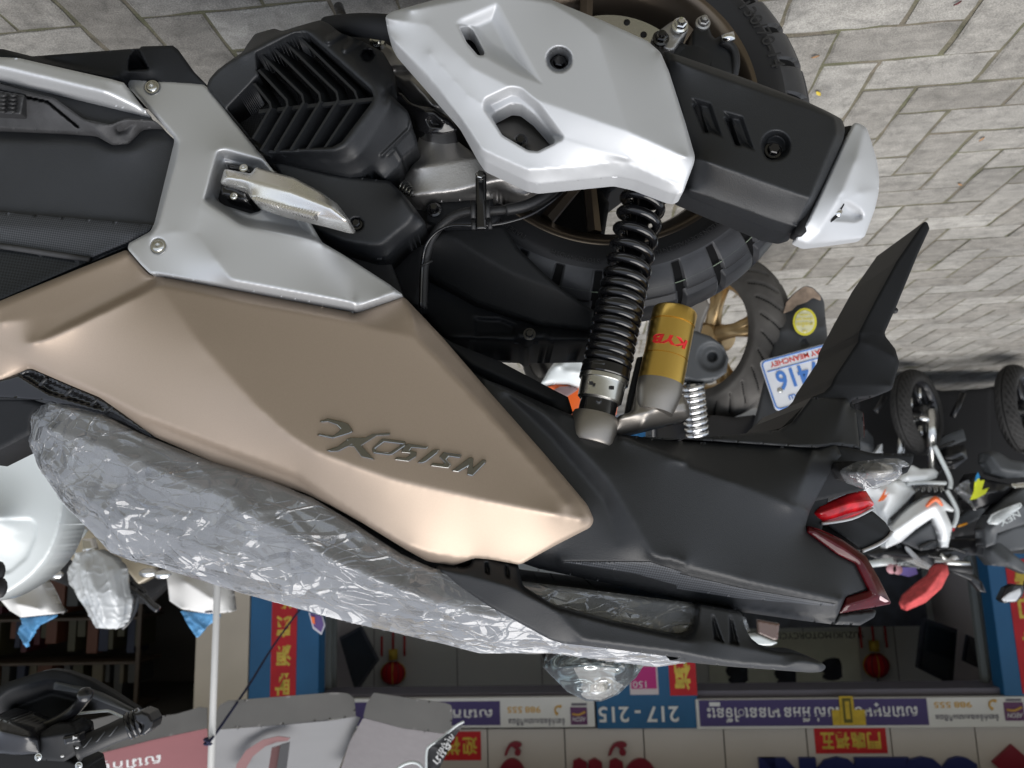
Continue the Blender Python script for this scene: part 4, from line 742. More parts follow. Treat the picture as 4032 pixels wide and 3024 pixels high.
mb = MB(); mb.tube([P('C', 2010, 300, 118), P('C', 1850, 420, 128), P('C', 1650, 545, 132), P('C', 1400, 615, 134), P('C', 1180, 640, 136), P('C', 980, 640, 136), P('C', 800, 690, 130), P('C', 660, 790, 124), P('C', 560, 930, 118), P('C', 500, 1100, 112), P('C', 470, 1300, 105), P('C', 460, 1700, 100)], .0052, 14, sm=5); mb.out('brake_hose', M_rub, bike)
mb = MB(); mb.tube([P('C', 1990, 300, 124), P('C', 1800, 470, 132), P('C', 1580, 580, 137), P('C', 1360, 626, 139)], .0066, 14, sm=5); mb.out('hose_sleeve', M_rub, bike)
mb = MB(); mb.tube([P('C', 2080, 320, 130), P('C', 1900, 500, 138), P('C', 1650, 670, 142), P('C', 1400, 755, 144), P('C', 1200, 790, 145), P('C', 980, 795, 145), P('C', 760, 800, 140), P('C', 620, 860, 134), P('C', 520, 960, 128), P('C', 470, 1080, 122), P('C', 450, 1250, 114), P('C', 430, 1700, 106)], .0017, 10, sm=5); mb.out('cable', M_gloss, bike)
clamp = panel('hose_clamp', M_gloss, bike, [('C', 1030, 230, 150), ('C', 1060, 205), ('C', 1120, 205), ('C', 1148, 235), ('C', 1148, 500), ('C', 1150, 830), ('C', 1030, 835), ('C', 1030, 500)], sp=10, th=6, er=1.5)
for x, y, h in ((1000, 530, 190), (1160, 525, 190), (1005, 740, 100), (1185, 735, 100)):
    mb = MB(); mb.tube([P('C', x, y, 150), P('C', x + 4, y + h, 150)], .0030 if h > 150 else .0026, 12); mb.out('clamp_grommet', M_rub, clamp)
MB().bolt(P('C', 1085, 258, 151), r=.0050, h=.005, fl=1.05).out('bolt', M_zinc, clamp, auto=30)
mb = MB(); mb.tube([P('C', 2200 - 1640, 1240 - 60, 118), P('C', 430, 1240, 118)], .0016, 8); mb.out('cable_tie', M_rub, bike)
# ---- rear wheel
WC = Vector((-.1352, Y0, .2495)); RT, RR = .279, .191
whl = thing('rear_wheel', WC, None, None); whl.parent = bike; whl.matrix_parent_inverse = Matrix.Translation(-Vector(bike['_o']))
for k in ('label', 'category'):
    if k in whl: del whl[k]
def tyre_mesh(name, RT, RR, hw, m, parent, c, NS=900, NP=90, pat=None, ax=(0, -1, 0), flat=True):
    """tyre whose tread grooves are cut into the profile; pat(theta, s) -> groove depth 0..1, s = -1..1 across the tread"""
    ax = Vector(ax).normalized(); up = Vector((0, 0, 1)); u = (up - ax * up.dot(ax)).normalized(); w = ax.cross(u)
    V = np.zeros((NS, NP, 3)); th = np.linspace(0, 2 * math.pi, NS, endpoint=False)
    q = np.linspace(-1, 1, NP)                          # bead to bead over the crown
    H = RT - RR
    sgn = np.sign(q); a = np.abs(q)
    tread = .62; s_ = np.clip(a / tread, 0, 1)
    lat = np.where(a < tread, hw * .93 * np.sin(s_ * 1.35) / math.sin(1.35), 0); rad = np.where(a < tread, RT - H * .56 * (1 - np.cos(s_ * 1.35)) / (1 - math.cos(1.35)), 0)
    t2 = np.clip((a - tread) / (1 - tread), 0, 1)
    lat = np.where(a >= tread, hw * (.93 + .07 * np.sin(np.minimum(t2 * 3, 1.) * math.pi / 2) - .26 * np.clip(t2 - .3, 0, 1) ** 1.5), lat)
    rad = np.where(a >= tread, (RT - H * .56) * (1 - t2) + (RR - .004) * t2, rad)
    s2 = np.where(a < tread, sgn * s_, 9.)
    dep = np.zeros((NS, NP))
    if pat is not None:
        TH, SS = np.meshgrid(th, s2, indexing='ij'); dep = pat(TH, SS)
    for i in range(NS):
        rr = rad - dep[i] * .0072
        ca, sa = math.cos(th[i]), math.sin(th[i])
        for j in range(NP):
            V[i, j] = c + ax * (sgn[j] * lat[j]) + (u * ca + w * sa) * rr[j]
    V = V.reshape(-1, 3)
    if flat: V[:, 2] = np.maximum(V[:, 2], .0015)
    Fc = [(i * NP + j, i * NP + j + 1, (i + 1) % NS * NP + j + 1, (i + 1) % NS * NP + j) for i in range(NS) for j in range(NP - 1)]
    o = mobj(name, V, Fc, m, parent); o.data.materials.append(M_groove_shade); sw_ = pat is pat_main; o.data.materials.append(mat('sidewall_rubber', (.017, .017, .0185), .6, bump=.15, bs=500)); g_ = dep.ravel() > .5
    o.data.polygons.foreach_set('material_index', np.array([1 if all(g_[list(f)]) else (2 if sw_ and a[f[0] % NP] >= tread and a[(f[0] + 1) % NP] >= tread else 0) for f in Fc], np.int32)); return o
M_groove_shade = mat('groove_shade_rubber', (.009, .009, .0095), .9, spec=.2)  # darker tone puts the shade inside the tread grooves into the colour
def pat_main(TH, s):
    n = 30; out = np.zeros_like(TH); per = 2 * math.pi / n
    for side in (1, -1):
        t = TH + (0 if side > 0 else per * .5); x = s * side
        ph = (t / per) % 1.0                      # cross grooves from shoulder to centre
        w = np.where(x > .46, .1001, .0668); g = (np.abs(ph - .5) < w + 1e-6) * (x > .04) * (x < .97) * 1.
        g3 = (np.abs(x - .46) < .04) * 1.     # rib line
        out = np.maximum(out, np.where(x > 0, np.maximum(g, g3), 0))
    return np.where(np.abs(s) > 1.01, 0, out)
tyre = tyre_mesh('tyre', RT, RR, .067, mat('new_tyre_rubber', (.045, .046, .05), .4, bump=.15, bs=500, var=.2, vs=30), whl, np.array(WC), pat=pat_main)
for x_ in (.70, -.70):
    r0 = RT - (RT - RR) * .56 * (1 - math.cos(abs(x_) * 1.35)) / (1 - math.cos(1.35)); l0 = .066 * .93 * math.sin(x_ * 1.35) / math.sin(1.35)
    MB().lathe([(l0 - .0008, r0 + .0009), (l0 + .0008, r0 + .0001)], WC, (0, -1, 0), 160).out('colour_line', M_green, whl)
# moulded size lettering on the side wall
def ring_text(s, r, th0, h, m, lat, name='sidewall_lettering', flip=1):
    V, _ = textmesh(s); w = (V[:, 0].max() - V[:, 0].min()) * h / (V[:, 1].max() - V[:, 1].min())
    def mp(x, y, e):
        a = th0 + x / r; rr = r + y
        return WC + Vector((math.sin(a) * rr, -(lat + e), math.cos(a) * rr))
    letter(name, s, (0, 0, 0), (1, 0, 0), (0, 0, 1), h, m, whl, ext=.0012, mapf=mp)
M_rub2 = mat('moulded_rubber', (.03, .03, .031), .4)
ring_text('130/70-14', .2225, math.radians(-112), .018, M_rub2, .0685)
ring_text('TREAD 5 NYLON  SIDEWALL 2 NYLON', .214, math.radians(-28), .006, M_rub2, .0685)
ring_text('STD RIM WIDTH', .219, math.radians(14), .006, M_rub2, .0685)
ring_text('MADE IN CHINA', .216, math.radians(40), .006, M_rub2, .0685)
# rim, hub, spokes
mb = MB(); mb.lathe([(.050, RR + .004), (.0585, RR + .007), (.061, RR + .003), (.060, RR - .003), (.050, RR - .009), (.036, RR - .020), (.02, RR - .026), (-.02, RR - .026), (-.036, RR - .02), (-.044, RR - .01), (-.052, RR), (-.048, RR + .003)], WC, (0, -1, 0), 120)
mb.out('rim', M_rim, whl, auto=50)
mb = MB(); mb.lathe([(.045, 0), (.045, .028), (.03, .045), (.0, .05), (-.05, .05), (-.05, 0)], WC, (0, -1, 0), 40); mb.out('hub', M_dark, whl, auto=40)
for k in range(5):
    a = k * 2 * math.pi / 5 + .33; mb = MB()
    for da in (-.19, .19):
        p = [WC + Vector((math.sin(a) * .045, -.02, math.cos(a) * .045)), WC + Vector((math.sin(a + da * .35) * .10, -.026, math.cos(a + da * .35) * .10)), WC + Vector((math.sin(a + da) * .168, -.03, math.cos(a + da) * .168))]
        mb.tube(p, [.013, .009, .010], 6, up=(0, 1, 0))
    mb.out('spoke', M_rim, whl, auto=50)
mb = MB(); n = 72
mb.lathe([(.0725, .088), (.0765, .088), (.0765, .112), (.0725, .112)], WC, (0, -1, 0), 72, close=True)
disc = mb.out('brake_disc', M_zinc, whl, auto=30)
for k in range(24):
    a = k * 2 * math.pi / 24; r = .095 + .009 * (k % 2)
    MB().lathe([(0, .0042), (.0008, .0042), (.0008, 0)], WC + Vector((math.sin(a) * r, -.0766, math.cos(a) * r)), (0, -1, 0), 14).out('disc_hole', M_dark, disc)
panel('transmission_case', M_dark, bike, [('Z', 1900, 640, -70), ('Z', 2250, 560), ('Z', 2330, 700), ('Z', 2400, 800), ('Z', 2380, 930), ('Z', 2200, 960), ('Z', 1950, 900)], sp=20, th=90, er=8)
panel('transmission_case', M_blk2, bike, [('Z', 2100, 250, -75), ('Z', 2500, 230), ('Z', 2620, 420), ('Z', 2560, 640), ('Z', 2400, 760), ('Z', 2100, 620)], sp=20, th=90, er=8)
# caliper and bracket
cal = panel('brake_caliper', M_blk, bike, [(3, -40, 330, 96), (3, 30, 310, 98), (3, 60, 260, 100), (3, 150, 290, 102), (3, 150, 200, 100), (3, 180, 130, 98), (3, 240, 135, 98), (3, 270, 220, 98), (3, 290, 240, 98), (3, 350, 205, 100), (3, 400, 230, 100), (3, 400, 290, 98), (3, 380, 310, 98), (3, 425, 340, 96), (3, 445, 420, 94), (3, 420, 475, 92), (3, 330, 460, 94), (3, 200, 520, 94), (3, -40, 520, 94)],
      sp=9, it=3, er=4, th=50, rnd=14, feats=[rpit(3, 160, 390, 62, 6, 5)])
MB().lathe([(0, .020), (.004, .020), (.005, .018), (.005, 0)], P(3, 160, 385, 96), (0, -1, 0), 28).out('piston_cap', M_blk, cal, auto=30)
mb = MB(); mb.tube([P(3, 330, 245, 106), P(3, 405, 225, 108)], .0058, 16); mb.out('banjo_bolt', M_chr, cal)
mb = MB(); mb.tube([P(3, 330, 250, 104), P(3, 400, 300, 100), P(3, 420, 380, 96), P(3, 410, 460, 90), P(3, 380, 560, 80)], .0052, 12, sm=5); mb.out('brake_hose', M_rub, cal)
panel('caliper_bracket', M_cast, bike, [(2, 1990, 250, 110), (2, 2060, 180), (2, 2130, 130), (2, 2212, 125), (3, 120, 130), (3, 125, 190), (3, 70, 260), (3, 30, 320), (2, 2090, 320)], sp=10, it=2, er=4, th=24, rnd=12)
for (r, x, y, R, m_) in ((3, 70, 165, .0074, M_chr), (3, 212, 150, .0068, M_cast), (2, 2055, 245, .0076, M_gloss)):
    mb = MB(); p = P(r, x, y, 114); mb.lathe([(0, R * 1.35), (.003, R * 1.35), (.004, R)], p, (0, -1, 0), 24); mb.lathe([(.002, R), (.008, R), (.009, R * .8)], p, (0, -1, 0), 6); mb.lathe([(.009, R * .6), (.013, R * .55), (.014, 0)], p, (0, -1, 0), 20); mb.out('axle_nut', m_, bike, auto=35)

# ---- exhaust
exh = thing('exhaust', P(2, 1400, 600, 180), None, None); exh.parent = bike; exh.matrix_parent_inverse = Matrix.Translation(-Vector(bike['_o']))
mb = MB(); a = P(2, 700, 260, 185); b = P(3, 960, 1010, 160); mb.tube([a, a.lerp(b, .15), a.lerp(b, .3), a.lerp(b, .97)], [.03, .038, .044, .044], 32); mb.out('muffler_can', M_dark, exh)
panel('heat_shield', M_alu, exh,
  [(2, 342, 100, 236), (2, 385, 72, 240), (2, 640, 0, 246), (2, 900, -60, 250), (2, 1250, -60, 246), (2, 1380, 0, 244), (2, 1700, 130, 240), (2, 1975, 255, 236), (2, 2055, 325, 236), (2, 2110, 450, 238), (2, 2212, 770, 240), (3, 165, 972, 240), (3, 160, 1012, 238), (3, 88, 1205, 222), (3, 50, 1218, 218), (2, 2150, 1218, 216), (2, 2105, 1208, 214), (2, 1900, 1130, 210), (2, 1780, 1104, 208), (2, 1300, 1152, 208), (2, 1230, 1140, 208), (2, 960, 1012, 210), (2, 918, 950, 212), (2, 800, 740, 216), (2, 400, 285, 224), (2, 362, 215, 228)],
  cr=[[(2, 350, 118, 244), (2, 605, 150, 254), (2, 890, 425, 256), (2, 1090, 525, 257), (2, 1300, 625, 258), (2, 1850, 815, 260), (2, 2212, 978, 252), (3, 155, 975, 243)],
      [(2, 375, 235, 236), (2, 640, 505, 234), (2, 860, 800, 232), (2, 945, 928, 230), (2, 1235, 1055, 229), (2, 1500, 1035, 231), (2, 1830, 1002, 234), (2, 2120, 1130, 230), (2, 2160, 1145, 228)],
      [(2, 1380, 20, 252), (2, 1560, 130, 256), (2, 1660, 215, 258), (2, 1850, 815, 260)],
      [(2, 500, 60, 254), (2, 1000, -30, 256), (2, 1380, 20, 252)],
      [(2, 2050, 330, 243), (2, 2100, 450, 246), (2, 2200, 780, 248), (2, 2240, 960, 247)],
      [(2, 620, 330, 248), (2, 860, 590, 246), (2, 945, 640, 246)], [(2, 1460, 860, 246), (2, 1850, 990, 243)]],
  holes=[[(2, 1000, 720, 230), (2, 1130, 650), (2, 1185, 655), (2, 1270, 720), (2, 1400, 870), (2, 1395, 890), (2, 1290, 942), (2, 1230, 935), (2, 1070, 840)], [(2, 808, 175, 230), (2, 860, 165), (2, 890, 190), (2, 962, 325), (2, 955, 345), (2, 920, 345), (2, 850, 265)],
         [(2, 1425 + 62 * math.cos(q / 12 * 6.283), 372 + 62 * math.sin(q / 12 * 6.283), 230) for q in range(12)]],
  feats=[pit([(2, 945, 640, 0), (2, 960, 605), (2, 1120, 530), (2, 1190, 540), (2, 1310, 640), (2, 1462, 845), (2, 1450, 875), (2, 1290, 950), (2, 1230, 940), (2, 1050, 830), (2, 945, 680)], 22, 40, 16), rpit(2, 1425, 370, 53, 24, 8),
         pit([(2, 768, 150, 0), (2, 800, 110), (2, 1035, 8), (2, 1060, 30), (2, 1330, 520), (2, 1310, 530), (2, 1150, 470), (2, 935, 350)], 13, 70, 25)],
  sp=8, it=2.6, er=2.8, th=22, rnd=12)
panel('shield_backing', mat('dark_steel', (.10, .095, .09), .4, .9), exh, [(2, 950, 600, 196), (2, 1210, 540), (2, 1480, 850), (2, 1290, 980), (2, 1000, 820)], sp=30, th=5, it=0)  # darker steel behind the opening
panel('shield_backing', M_dark, exh, [(2, 780, 130, 212), (2, 900, 130), (2, 1000, 360), (2, 900, 380)], sp=30, th=5, it=0)
mb = MB(); mb.lathe([(0, .03), (.001, .03), (.001, 0)], P(2, 1425, 372, 218), (0, -1, 0), 24); mb.out('shield_backing', M_dark, exh)
MB().bolt(P(2, 1185, 880, 203), r=.0056, h=.006, fl=1.4).out('bolt', M_gloss, exh, auto=30)
MB().bolt(P(2, 1425, 400, 222), r=.0066, h=.007, fl=1.4).out('bolt', M_gloss, exh, auto=30)
rec = lambda x, y: [(3, x, y, 0), (3, x + 130, y + 35), (3, x + 210, y + 262), (3, x + 105, y + 220), (3, x + 12, y + 42)]
slot = lambda x, y: [(3, x + 12, y + 45, 200), (3, x + 48, y + 42), (3, x + 112, y + 218), (3, x + 78, y + 212)]
panel('muffler_cover', M_blk, exh,
  [(2, 2075, 322, 216), (3, 0, 322, 222), (3, 430, 470, 228), (3, 860, 632, 230), (3, 985, 690, 228), (3, 1035, 716, 226), (3, 1080, 742, 222), (3, 1100, 800, 220), (3, 1088, 870, 220), (3, 980, 1120, 214), (3, 872, 1360, 196), (3, 800, 1440, 188), (3, 740, 1458, 184), (3, 640, 1440, 182), (3, 300, 1300, 184), (3, 70, 1202, 186), (3, 130, 1000, 214), (3, 40, 680, 220), (2, 2190, 720, 220), (2, 2110, 480, 218)],
  cr=[[(3, 170, 988, 232), (3, 240, 1005, 240), (3, 880, 1232, 234)], [(3, 1030, 735, 232), (3, 1045, 830, 234), (3, 880, 1232, 234), (3, 780, 1420, 196)], [(3, 40, 380, 232), (3, 430, 520, 238), (3, 1030, 735, 232)], [(3, 130, 1180, 206), (3, 830, 1420, 203)]],
  holes=[slot(140, 608), slot(338, 690), [(3, 645 + 50 * math.cos(q / 12 * 6.283), 945 + 50 * math.sin(q / 12 * 6.283), 230) for q in range(12)]],
  feats=[pit(rec(138, 604), 9, 22, 8), pit(rec(336, 686), 9, 22, 8), rpit(3, 668, 905, 62, 16, 26)], sp=8, it=2.6, er=3, th=30, rnd=10)
panel('shield_backing', M_dark, exh, [(3, 130, 600, 214), (3, 420, 650), (3, 560, 960), (3, 420, 960), (3, 200, 850)], sp=30, th=5, it=0)
mb = MB(); mb.lathe([(0, .024), (.001, .024), (.001, 0)], P(3, 650, 940, 218), (0, -1, 0), 24); mb.out('shield_backing', M_dark, exh)
MB().bolt(P(3, 648, 940, 221), r=.0064, h=.007, fl=1.4).out('bolt', M_gloss, exh, auto=30)
panel('end_ring', M_dark, exh, [(3, 1080, 790, 205), (3, 1140, 780), (3, 1160, 800), (3, 1100, 1000), (3, 880, 1420), (3, 830, 1470), (3, 780, 1450), (3, 980, 1050)], sp=20, th=15)
cap = panel('end_cap', M_alu, exh,
  [(3, 1155, 763, 212), (3, 1180, 765, 212), (3, 1232, 792, 206), (3, 1262, 880, 200), (3, 1295, 990, 192), (3, 1312, 1100, 186), (3, 1308, 1200, 180), (3, 1285, 1300, 174), (3, 1222, 1470, 166), (3, 1200, 1482, 166), (3, 1000, 1510, 178), (3, 860, 1526, 186), (3, 790, 1495, 196), (3, 800, 1470, 200), (3, 870, 1370, 210), (3, 985, 1120, 216), (3, 1090, 890, 216)],
  [[(3, 1225, 795, 210), (3, 1170, 1000, 224), (3, 1080, 1210, 222), (3, 940, 1440, 204), (3, 862, 1520, 190)], [(3, 1300, 1170, 184), (3, 1200, 1200, 206), (3, 1060, 1230, 220)]], sp=9, it=5, er=3, th=12, rnd=14,
  feats=[pit([(3, 1082, 1240, 0), (3, 1130, 1248), (3, 1200, 1290), (3, 1228, 1335), (3, 1215, 1370), (3, 1160, 1392), (3, 1010, 1382)], 14, 34, 8)])
panel('tail_pipe_slot', M_dark, exh, [(3, 1078, 1262, 208), (3, 1098, 1268), (3, 1052, 1352), (3, 1020, 1376), (3, 1012, 1372)], sp=8, th=6, er=0)
mb = MB(); mb.tube([P(3, 1062, 1310, 206), P(3, 1042, 1345, 206)], .004, 10); mb.out('rivet', M_chr, exh)

# ---- rear shock absorber
shk = thing('shock_absorber', P('E', 450, 1200, 138), None, None); shk.parent = bike; shk.matrix_parent_inverse = Matrix.Translation(-Vector(bike['_o']))
sa, sb = P('D', 960, 330, 128), P('E', 490, 960, 138); ax = (sb - sa).normalized()
mb = MB(); mb.tube([sa, sa.lerp(sb, .45), sa.lerp(sb, .451), sb], [.0125, .0125, .016, .016], 24); mb.out('damper_body', M_gloss, shk)
def ycen(r, x, y): return P(r, x, y, 133)
cs = [ycen('D', *q) for q in ((980, 240), (955, 415), (940, 550), (905, 730), (858, 905), (815, 1080), (772, 1245), (735, 1390), (710, 1500), (685, 1605), (655, 1725))] + [ycen('E', *q) for q in ((680, 185), (650, 285), (625, 385), (597, 485), (570, 580), (545, 670), (520, 760), (500, 860))]
cs = [sa + ax * (c - sa).dot(ax) for c in cs]
pts = []; n = 40; u = Vector((0, -1, 0)); u = (u - ax * u.dot(ax)).normalized(); w = ax.cross(u)
for i in range(len(cs) - 1):
    for j in range(n):
        t = j / n; a = 2 * math.pi * t + math.pi * .5
        pts.append(cs[i].lerp(cs[i + 1], t) + (u * math.sin(a) + w * math.cos(a)) * .0222)
mb = MB(); mb.tube(pts, .0056, 10); mb.out('coil_spring', M_gloss, shk)
e0 = P('E', 497, 930, 138); L = lambda y0, y1: (P('E', 490 - (y1 - 960) * .27, y1, 138) - P('E', 490 - (y0 - 960) * .27, y0, 138)).length
def ringp(name, prof, m): MB().lathe(prof, e0, ax, 40).out(name, m, shk, auto=35)
ringp('spring_seat', [(-.012, .012), (-.012, .0268), (-.002, .0275), (0, .026)], M_gloss)
ringp('preload_ring', [(0, .025), (.0005, .0275), (.005, .0275), (.0055, .0255), (.009, .025), (.026, .0245), (.028, .022), (.028, .014)], M_zinc)
ringp('damper_top', [(.018, .0205), (.056, .0205), (.056, .0)], M_gloss)
ringp('top_mount', [(.043, .021), (.043, .0245), (.046, .0258), (.072, .0258), (.075, .024), (.075, 0)], M_ti)
for dx, dy in ((0, 0), (-10, 78)): dome_bolt('E', 445 + dx, 1100 + dy, 160, .0036, shk, M_gloss)
panel('adjuster_plate', M_gloss, shk, [('E', 410, 1080, 158), ('E', 470, 1075), ('E', 485, 1100), ('E', 470, 1215), ('E', 400, 1215), ('E', 395, 1180)], sp=10, th=6, er=1)
for x, y in ((355, 990), (582, 1040)): panel('ring_slot', M_dark, shk, [('E', x - 22, y - 22, 165), ('E', x + 22, y - 18), ('E', x + 20, y + 20), ('E', x - 24, y + 16)], sp=8, th=2, er=0)
ra, rb_ = P('E', 1268, 205, 140), P('E', 1108, 985, 146); rx = (rb_ - ra).normalized(); Lr = (rb_ - ra).length; R = .0247
mb = MB(); mb.lathe([(0, 0), (0, R * .95), (.002, R), (Lr * .19, R), (Lr * .195, R * .95), (Lr * .205, R * .95), (Lr * .21, R * .985), (Lr * .66, R * .985), (Lr * .665, R * .95), (Lr * .675, R * .95), (Lr * .68, R), (Lr, R), (Lr, 0)], ra, rx, 48)
resv = mb.out('reservoir', M_gold, shk, auto=40)
# lettering wrapped round the reservoir, read from the rear of the scooter
u2 = (Vector((0, -1, 0)) - rx * Vector((0, -1, 0)).dot(rx)).normalized(); w2 = rx.cross(u2)
side = w2 if w2.x > 0 else -w2
def kmap(x, y, e):
    a = x / R + .12
    return ra + rx * (Lr * .505 + y) + (u2 * math.cos(a) + side * math.sin(a)) * (R * .99 + e)
letter('maker_lettering', 'KYB', (0, 0, 0), (1, 0, 0), (0, 0, 1), .0105, M_redp, resv, w=.041, ext=.0006, bold=.035, slant=.25, mapf=kmap)
MB().lathe([(Lr, R), (Lr + .012, R), (Lr + .022, R * .93), (Lr + .034, R * .8), (Lr + .034, 0)], ra, rx, 40).out('reservoir_neck', M_ti, shk, auto=40)
panel('reservoir_arm', M_ti, shk, [('E', 640, 1350, 150), ('E', 800, 1300, 152), ('E', 850, 1060, 150), ('E', 940, 1215, 152), ('E', 1100, 1230, 154), ('E', 1320, 1130, 150), ('E', 1350, 1110, 148), ('E', 1420, 1230, 140), ('E', 1430, 1375, 134), ('E', 1300, 1400, 134), ('E', 660, 1560, 140), ('E', 590, 1520, 146)],
      [[('E', 800, 1300, 156), ('E', 950, 1240, 160), ('E', 1110, 1260, 162), ('E', 1390, 1200, 148)], [('E', 640, 1370, 156), ('E', 880, 1320, 160), ('E', 960, 1310, 162), ('E', 1410, 1290, 146)], [('E', 900, 1320, 160), ('E', 940, 1400, 158), ('E', 900, 1480, 150)]], sp=9, it=4, er=5, th=45, rnd=14)
panel('reservoir_clip', M_dark, shk, [('E', 860, 710, 130), ('E', 925, 700), ('E', 900, 800), ('E', 790, 1310), ('E', 720, 1340), ('E', 760, 1130)], sp=12, th=10, er=1)
# ---- tail, seat, rail, lamps, mudguard
tail = panel('tail_cover', M_blk, bike,
  [(5, 940, 770, 150), (5, 1100, 830, 148), (5, 1330, 930, 146), (5, 1500, 1000, 144), (5, 1780, 1118, 136), (6, 0, 1160, 126), (6, 560, 1190, 114), (6, 910, 1204, 108), (6, 1040, 1182, 112), (6, 1080, 1250, 110), (6, 900, 1560, 106), (6, 880, 1600, 104), (9, 852, 150, 102), (9, 862, 190, 102), (9, 1050, 330, 98), (9, 1165, 387, 94), (9, 1245, 552, 90), (9, 1102, 598, 94), (9, 1062, 690, 90), (9, 1030, 766, 86), (9, 850, 745, 76), (9, 450, 688, 82), (9, 170, 632, 88), (9, 0, 592, 92), (8, 2100, 590, 95), (8, 1300, 420, 116), (8, 1180, 380, 136), (8, 1380, 240, 150), (8, 1590, 140, 156), (8, 1600, 90, 158), (5, 1540, 1540, 160), (5, 1300, 1270, 158), (5, 960, 890, 154)],
  cr=[[(5, 1000, 800, 152), (5, 1340, 990, 164), (5, 1720, 1380, 166), (5, 1890, 1659, 166), (8, 2010, 335, 164), (8, 2212, 392, 160), (9, 0, 368, 156), (9, 500, 498, 140), (9, 1085, 622, 104)],
      [(5, 1330, 935, 150), (5, 2212, 1300, 164), (6, 0, 1283, 163), (6, 400, 1420, 153), (6, 770, 1568, 136), (6, 870, 1610, 116)],
      [(6, 905, 1215, 124), (6, 850, 1380, 130), (6, 775, 1565, 132)], [(6, 1035, 1195, 114), (6, 960, 1400, 114), (6, 890, 1545, 110)],
      [(8, 1440, 372, 146), (8, 1990, 372, 150), (8, 2212, 440, 146), (9, 0, 430, 144), (9, 500, 545, 128), (9, 1060, 640, 102)],
      [(8, 1250, 380, 130), (8, 2212, 570, 112), (9, 0, 560, 110), (9, 450, 655, 96), (9, 1040, 730, 84)],
      [(5, 1100, 880, 152), (5, 1400, 1180, 155), (5, 1700, 1540, 156), (8, 1800, 280, 154)]],
  sp=14, it=1.4, er=2.4, th=10)
panel('carbon_insert', M_carbon, tail, [(8, 1440, 376, 147), (8, 1990, 378, 150.5), (8, 2212, 446, 146.5), (9, 0, 436, 144.5), (9, 500, 550, 128.5), (9, 1060, 643, 102.5), (9, 1000, 652, 103), (9, 400, 600, 121), (9, 0, 535, 126), (8, 2200, 535, 128), (8, 1900, 450, 138)], sp=12, it=2, th=4, er=.4, on=(bvh_of(tail), 1.2))
panel('tail_core', M_blk2, bike, [(6, 0, 1170, 110), (6, 560, 1115, 104), (6, 700, 1085, 100), (6, 890, 900, 92), (6, 1130, 900, 90), (6, 1165, 970, 90), (6, 1195, 1215, 92), (6, 1000, 1500, 92), (9, 950, 200, 86), (9, 1180, 430, 80), (9, 1100, 620, 80), (9, 300, 560, 80), (8, 2100, 500, 90), (6, 0, 1600, 100)], sp=20, th=190, it=1)
panel('tail_underside', M_blk, bike, [(5, 1800, 1125, 132), (6, 0, 1158, 130), (6, 400, 1125, 118), (6, 560, 1108, 112), (6, 690, 1096, 108), (6, 770, 1050, 104), (6, 840, 960, 100), (6, 890, 892, 98), (6, 1120, 895, 92), (6, 1130, 950, 92), (6, 1165, 972, 92), (6, 1190, 1212, 98), (6, 1045, 1190, 112), (6, 905, 1206, 120)],
      [[(6, 905, 1206, 122), (6, 700, 1120, 110)], [(6, 1100, 910, 104), (6, 1020, 1170, 112), (6, 940, 1190, 118)], [(6, 1190, 1212, 98), (6, 1060, 1185, 112)]], sp=12, it=3, er=2.5, th=180)
panel('signal_stalk_plate', M_blk2, bike, [('G', 430, 820, 108), ('G', 800, 912, 96), ('G', 1176, 914, 86), ('G', 1180, 940, 86), ('G', 1168, 1000, 86), ('G', 1120, 1092, 88), ('G', 950, 1160, 92), ('G', 700, 1260, 98), ('G', 230, 1366, 106), ('G', 300, 1180, 110), ('G', 400, 990, 112)],
      [[('G', 460, 830, 110), ('G', 620, 970, 106), ('G', 560, 1100, 108), ('G', 290, 1130, 110)]], sp=12, it=3, er=2, th=20)
# tail lamps
lamp = panel('tail_lamp', M_redl, bike, [('G', 245, 1470, 92), ('G', 300, 1400, 90), ('G', 560, 1290, 82), ('G', 690, 1255, 76), ('G', 735, 1262, 72), ('G', 815, 1390, 62), ('G', 700, 1480, 66), ('G', 520, 1550, 74), ('G', 350, 1585, 82), ('G', 310, 1560, 84)],
      [[('G', 300, 1480, 98), ('G', 560, 1390, 92), ('G', 760, 1360, 78)]], sp=8, it=4, er=3, th=120)
panel('lamp_housing', M_blk2, bike, [(9, 960, 130, 78), (9, 1130, 105, 70), (9, 1240, 65, 60), (9, 1270, 60, 56), (9, 1350, 130, 46), (9, 1388, 190, 40), (9, 1360, 235, 44), (9, 1210, 305, 60), (9, 1120, 240, 72)], [[(9, 1130, 105, 72), (9, 1330, 215, 50)]], sp=12, it=2, er=2, th=100)
mb = MB(); mb.tube([P(9, 955, 140, 90), P(9, 1140, 108, 80), P(9, 1270, 45, 66)], .0018, 8, sm=4); mb.out('lamp_seal', M_alu, bike)
mb = MB(); mb.tube([P(9, 1205, 310, 62), P(9, 1300, 270, 54), P(9, 1365, 225, 46), P(9, 1390, 190, 42)], .0022, 8, sm=4); mb.out('housing_trim', M_alu, bike)
wrap = panel('side_lamp', M_redd, bike, [(9, 866, 152, 103), (9, 940, 172, 102), (9, 1085, 240, 100), (9, 1230, 342, 94), (9, 1310, 480, 88), (9, 1384, 628, 80), (9, 1378, 640, 80), (9, 1300, 655, 84), (9, 1064, 698, 90), (9, 1104, 597, 95), (9, 1244, 552, 92), (9, 1164, 387, 97), (9, 1048, 328, 101), (9, 862, 192, 104)],
      [[(9, 900, 180, 107), (9, 1090, 290, 105), (9, 1205, 375, 101), (9, 1310, 590, 94), (9, 1110, 650, 97)]], sp=8, it=3, er=2, th=140)
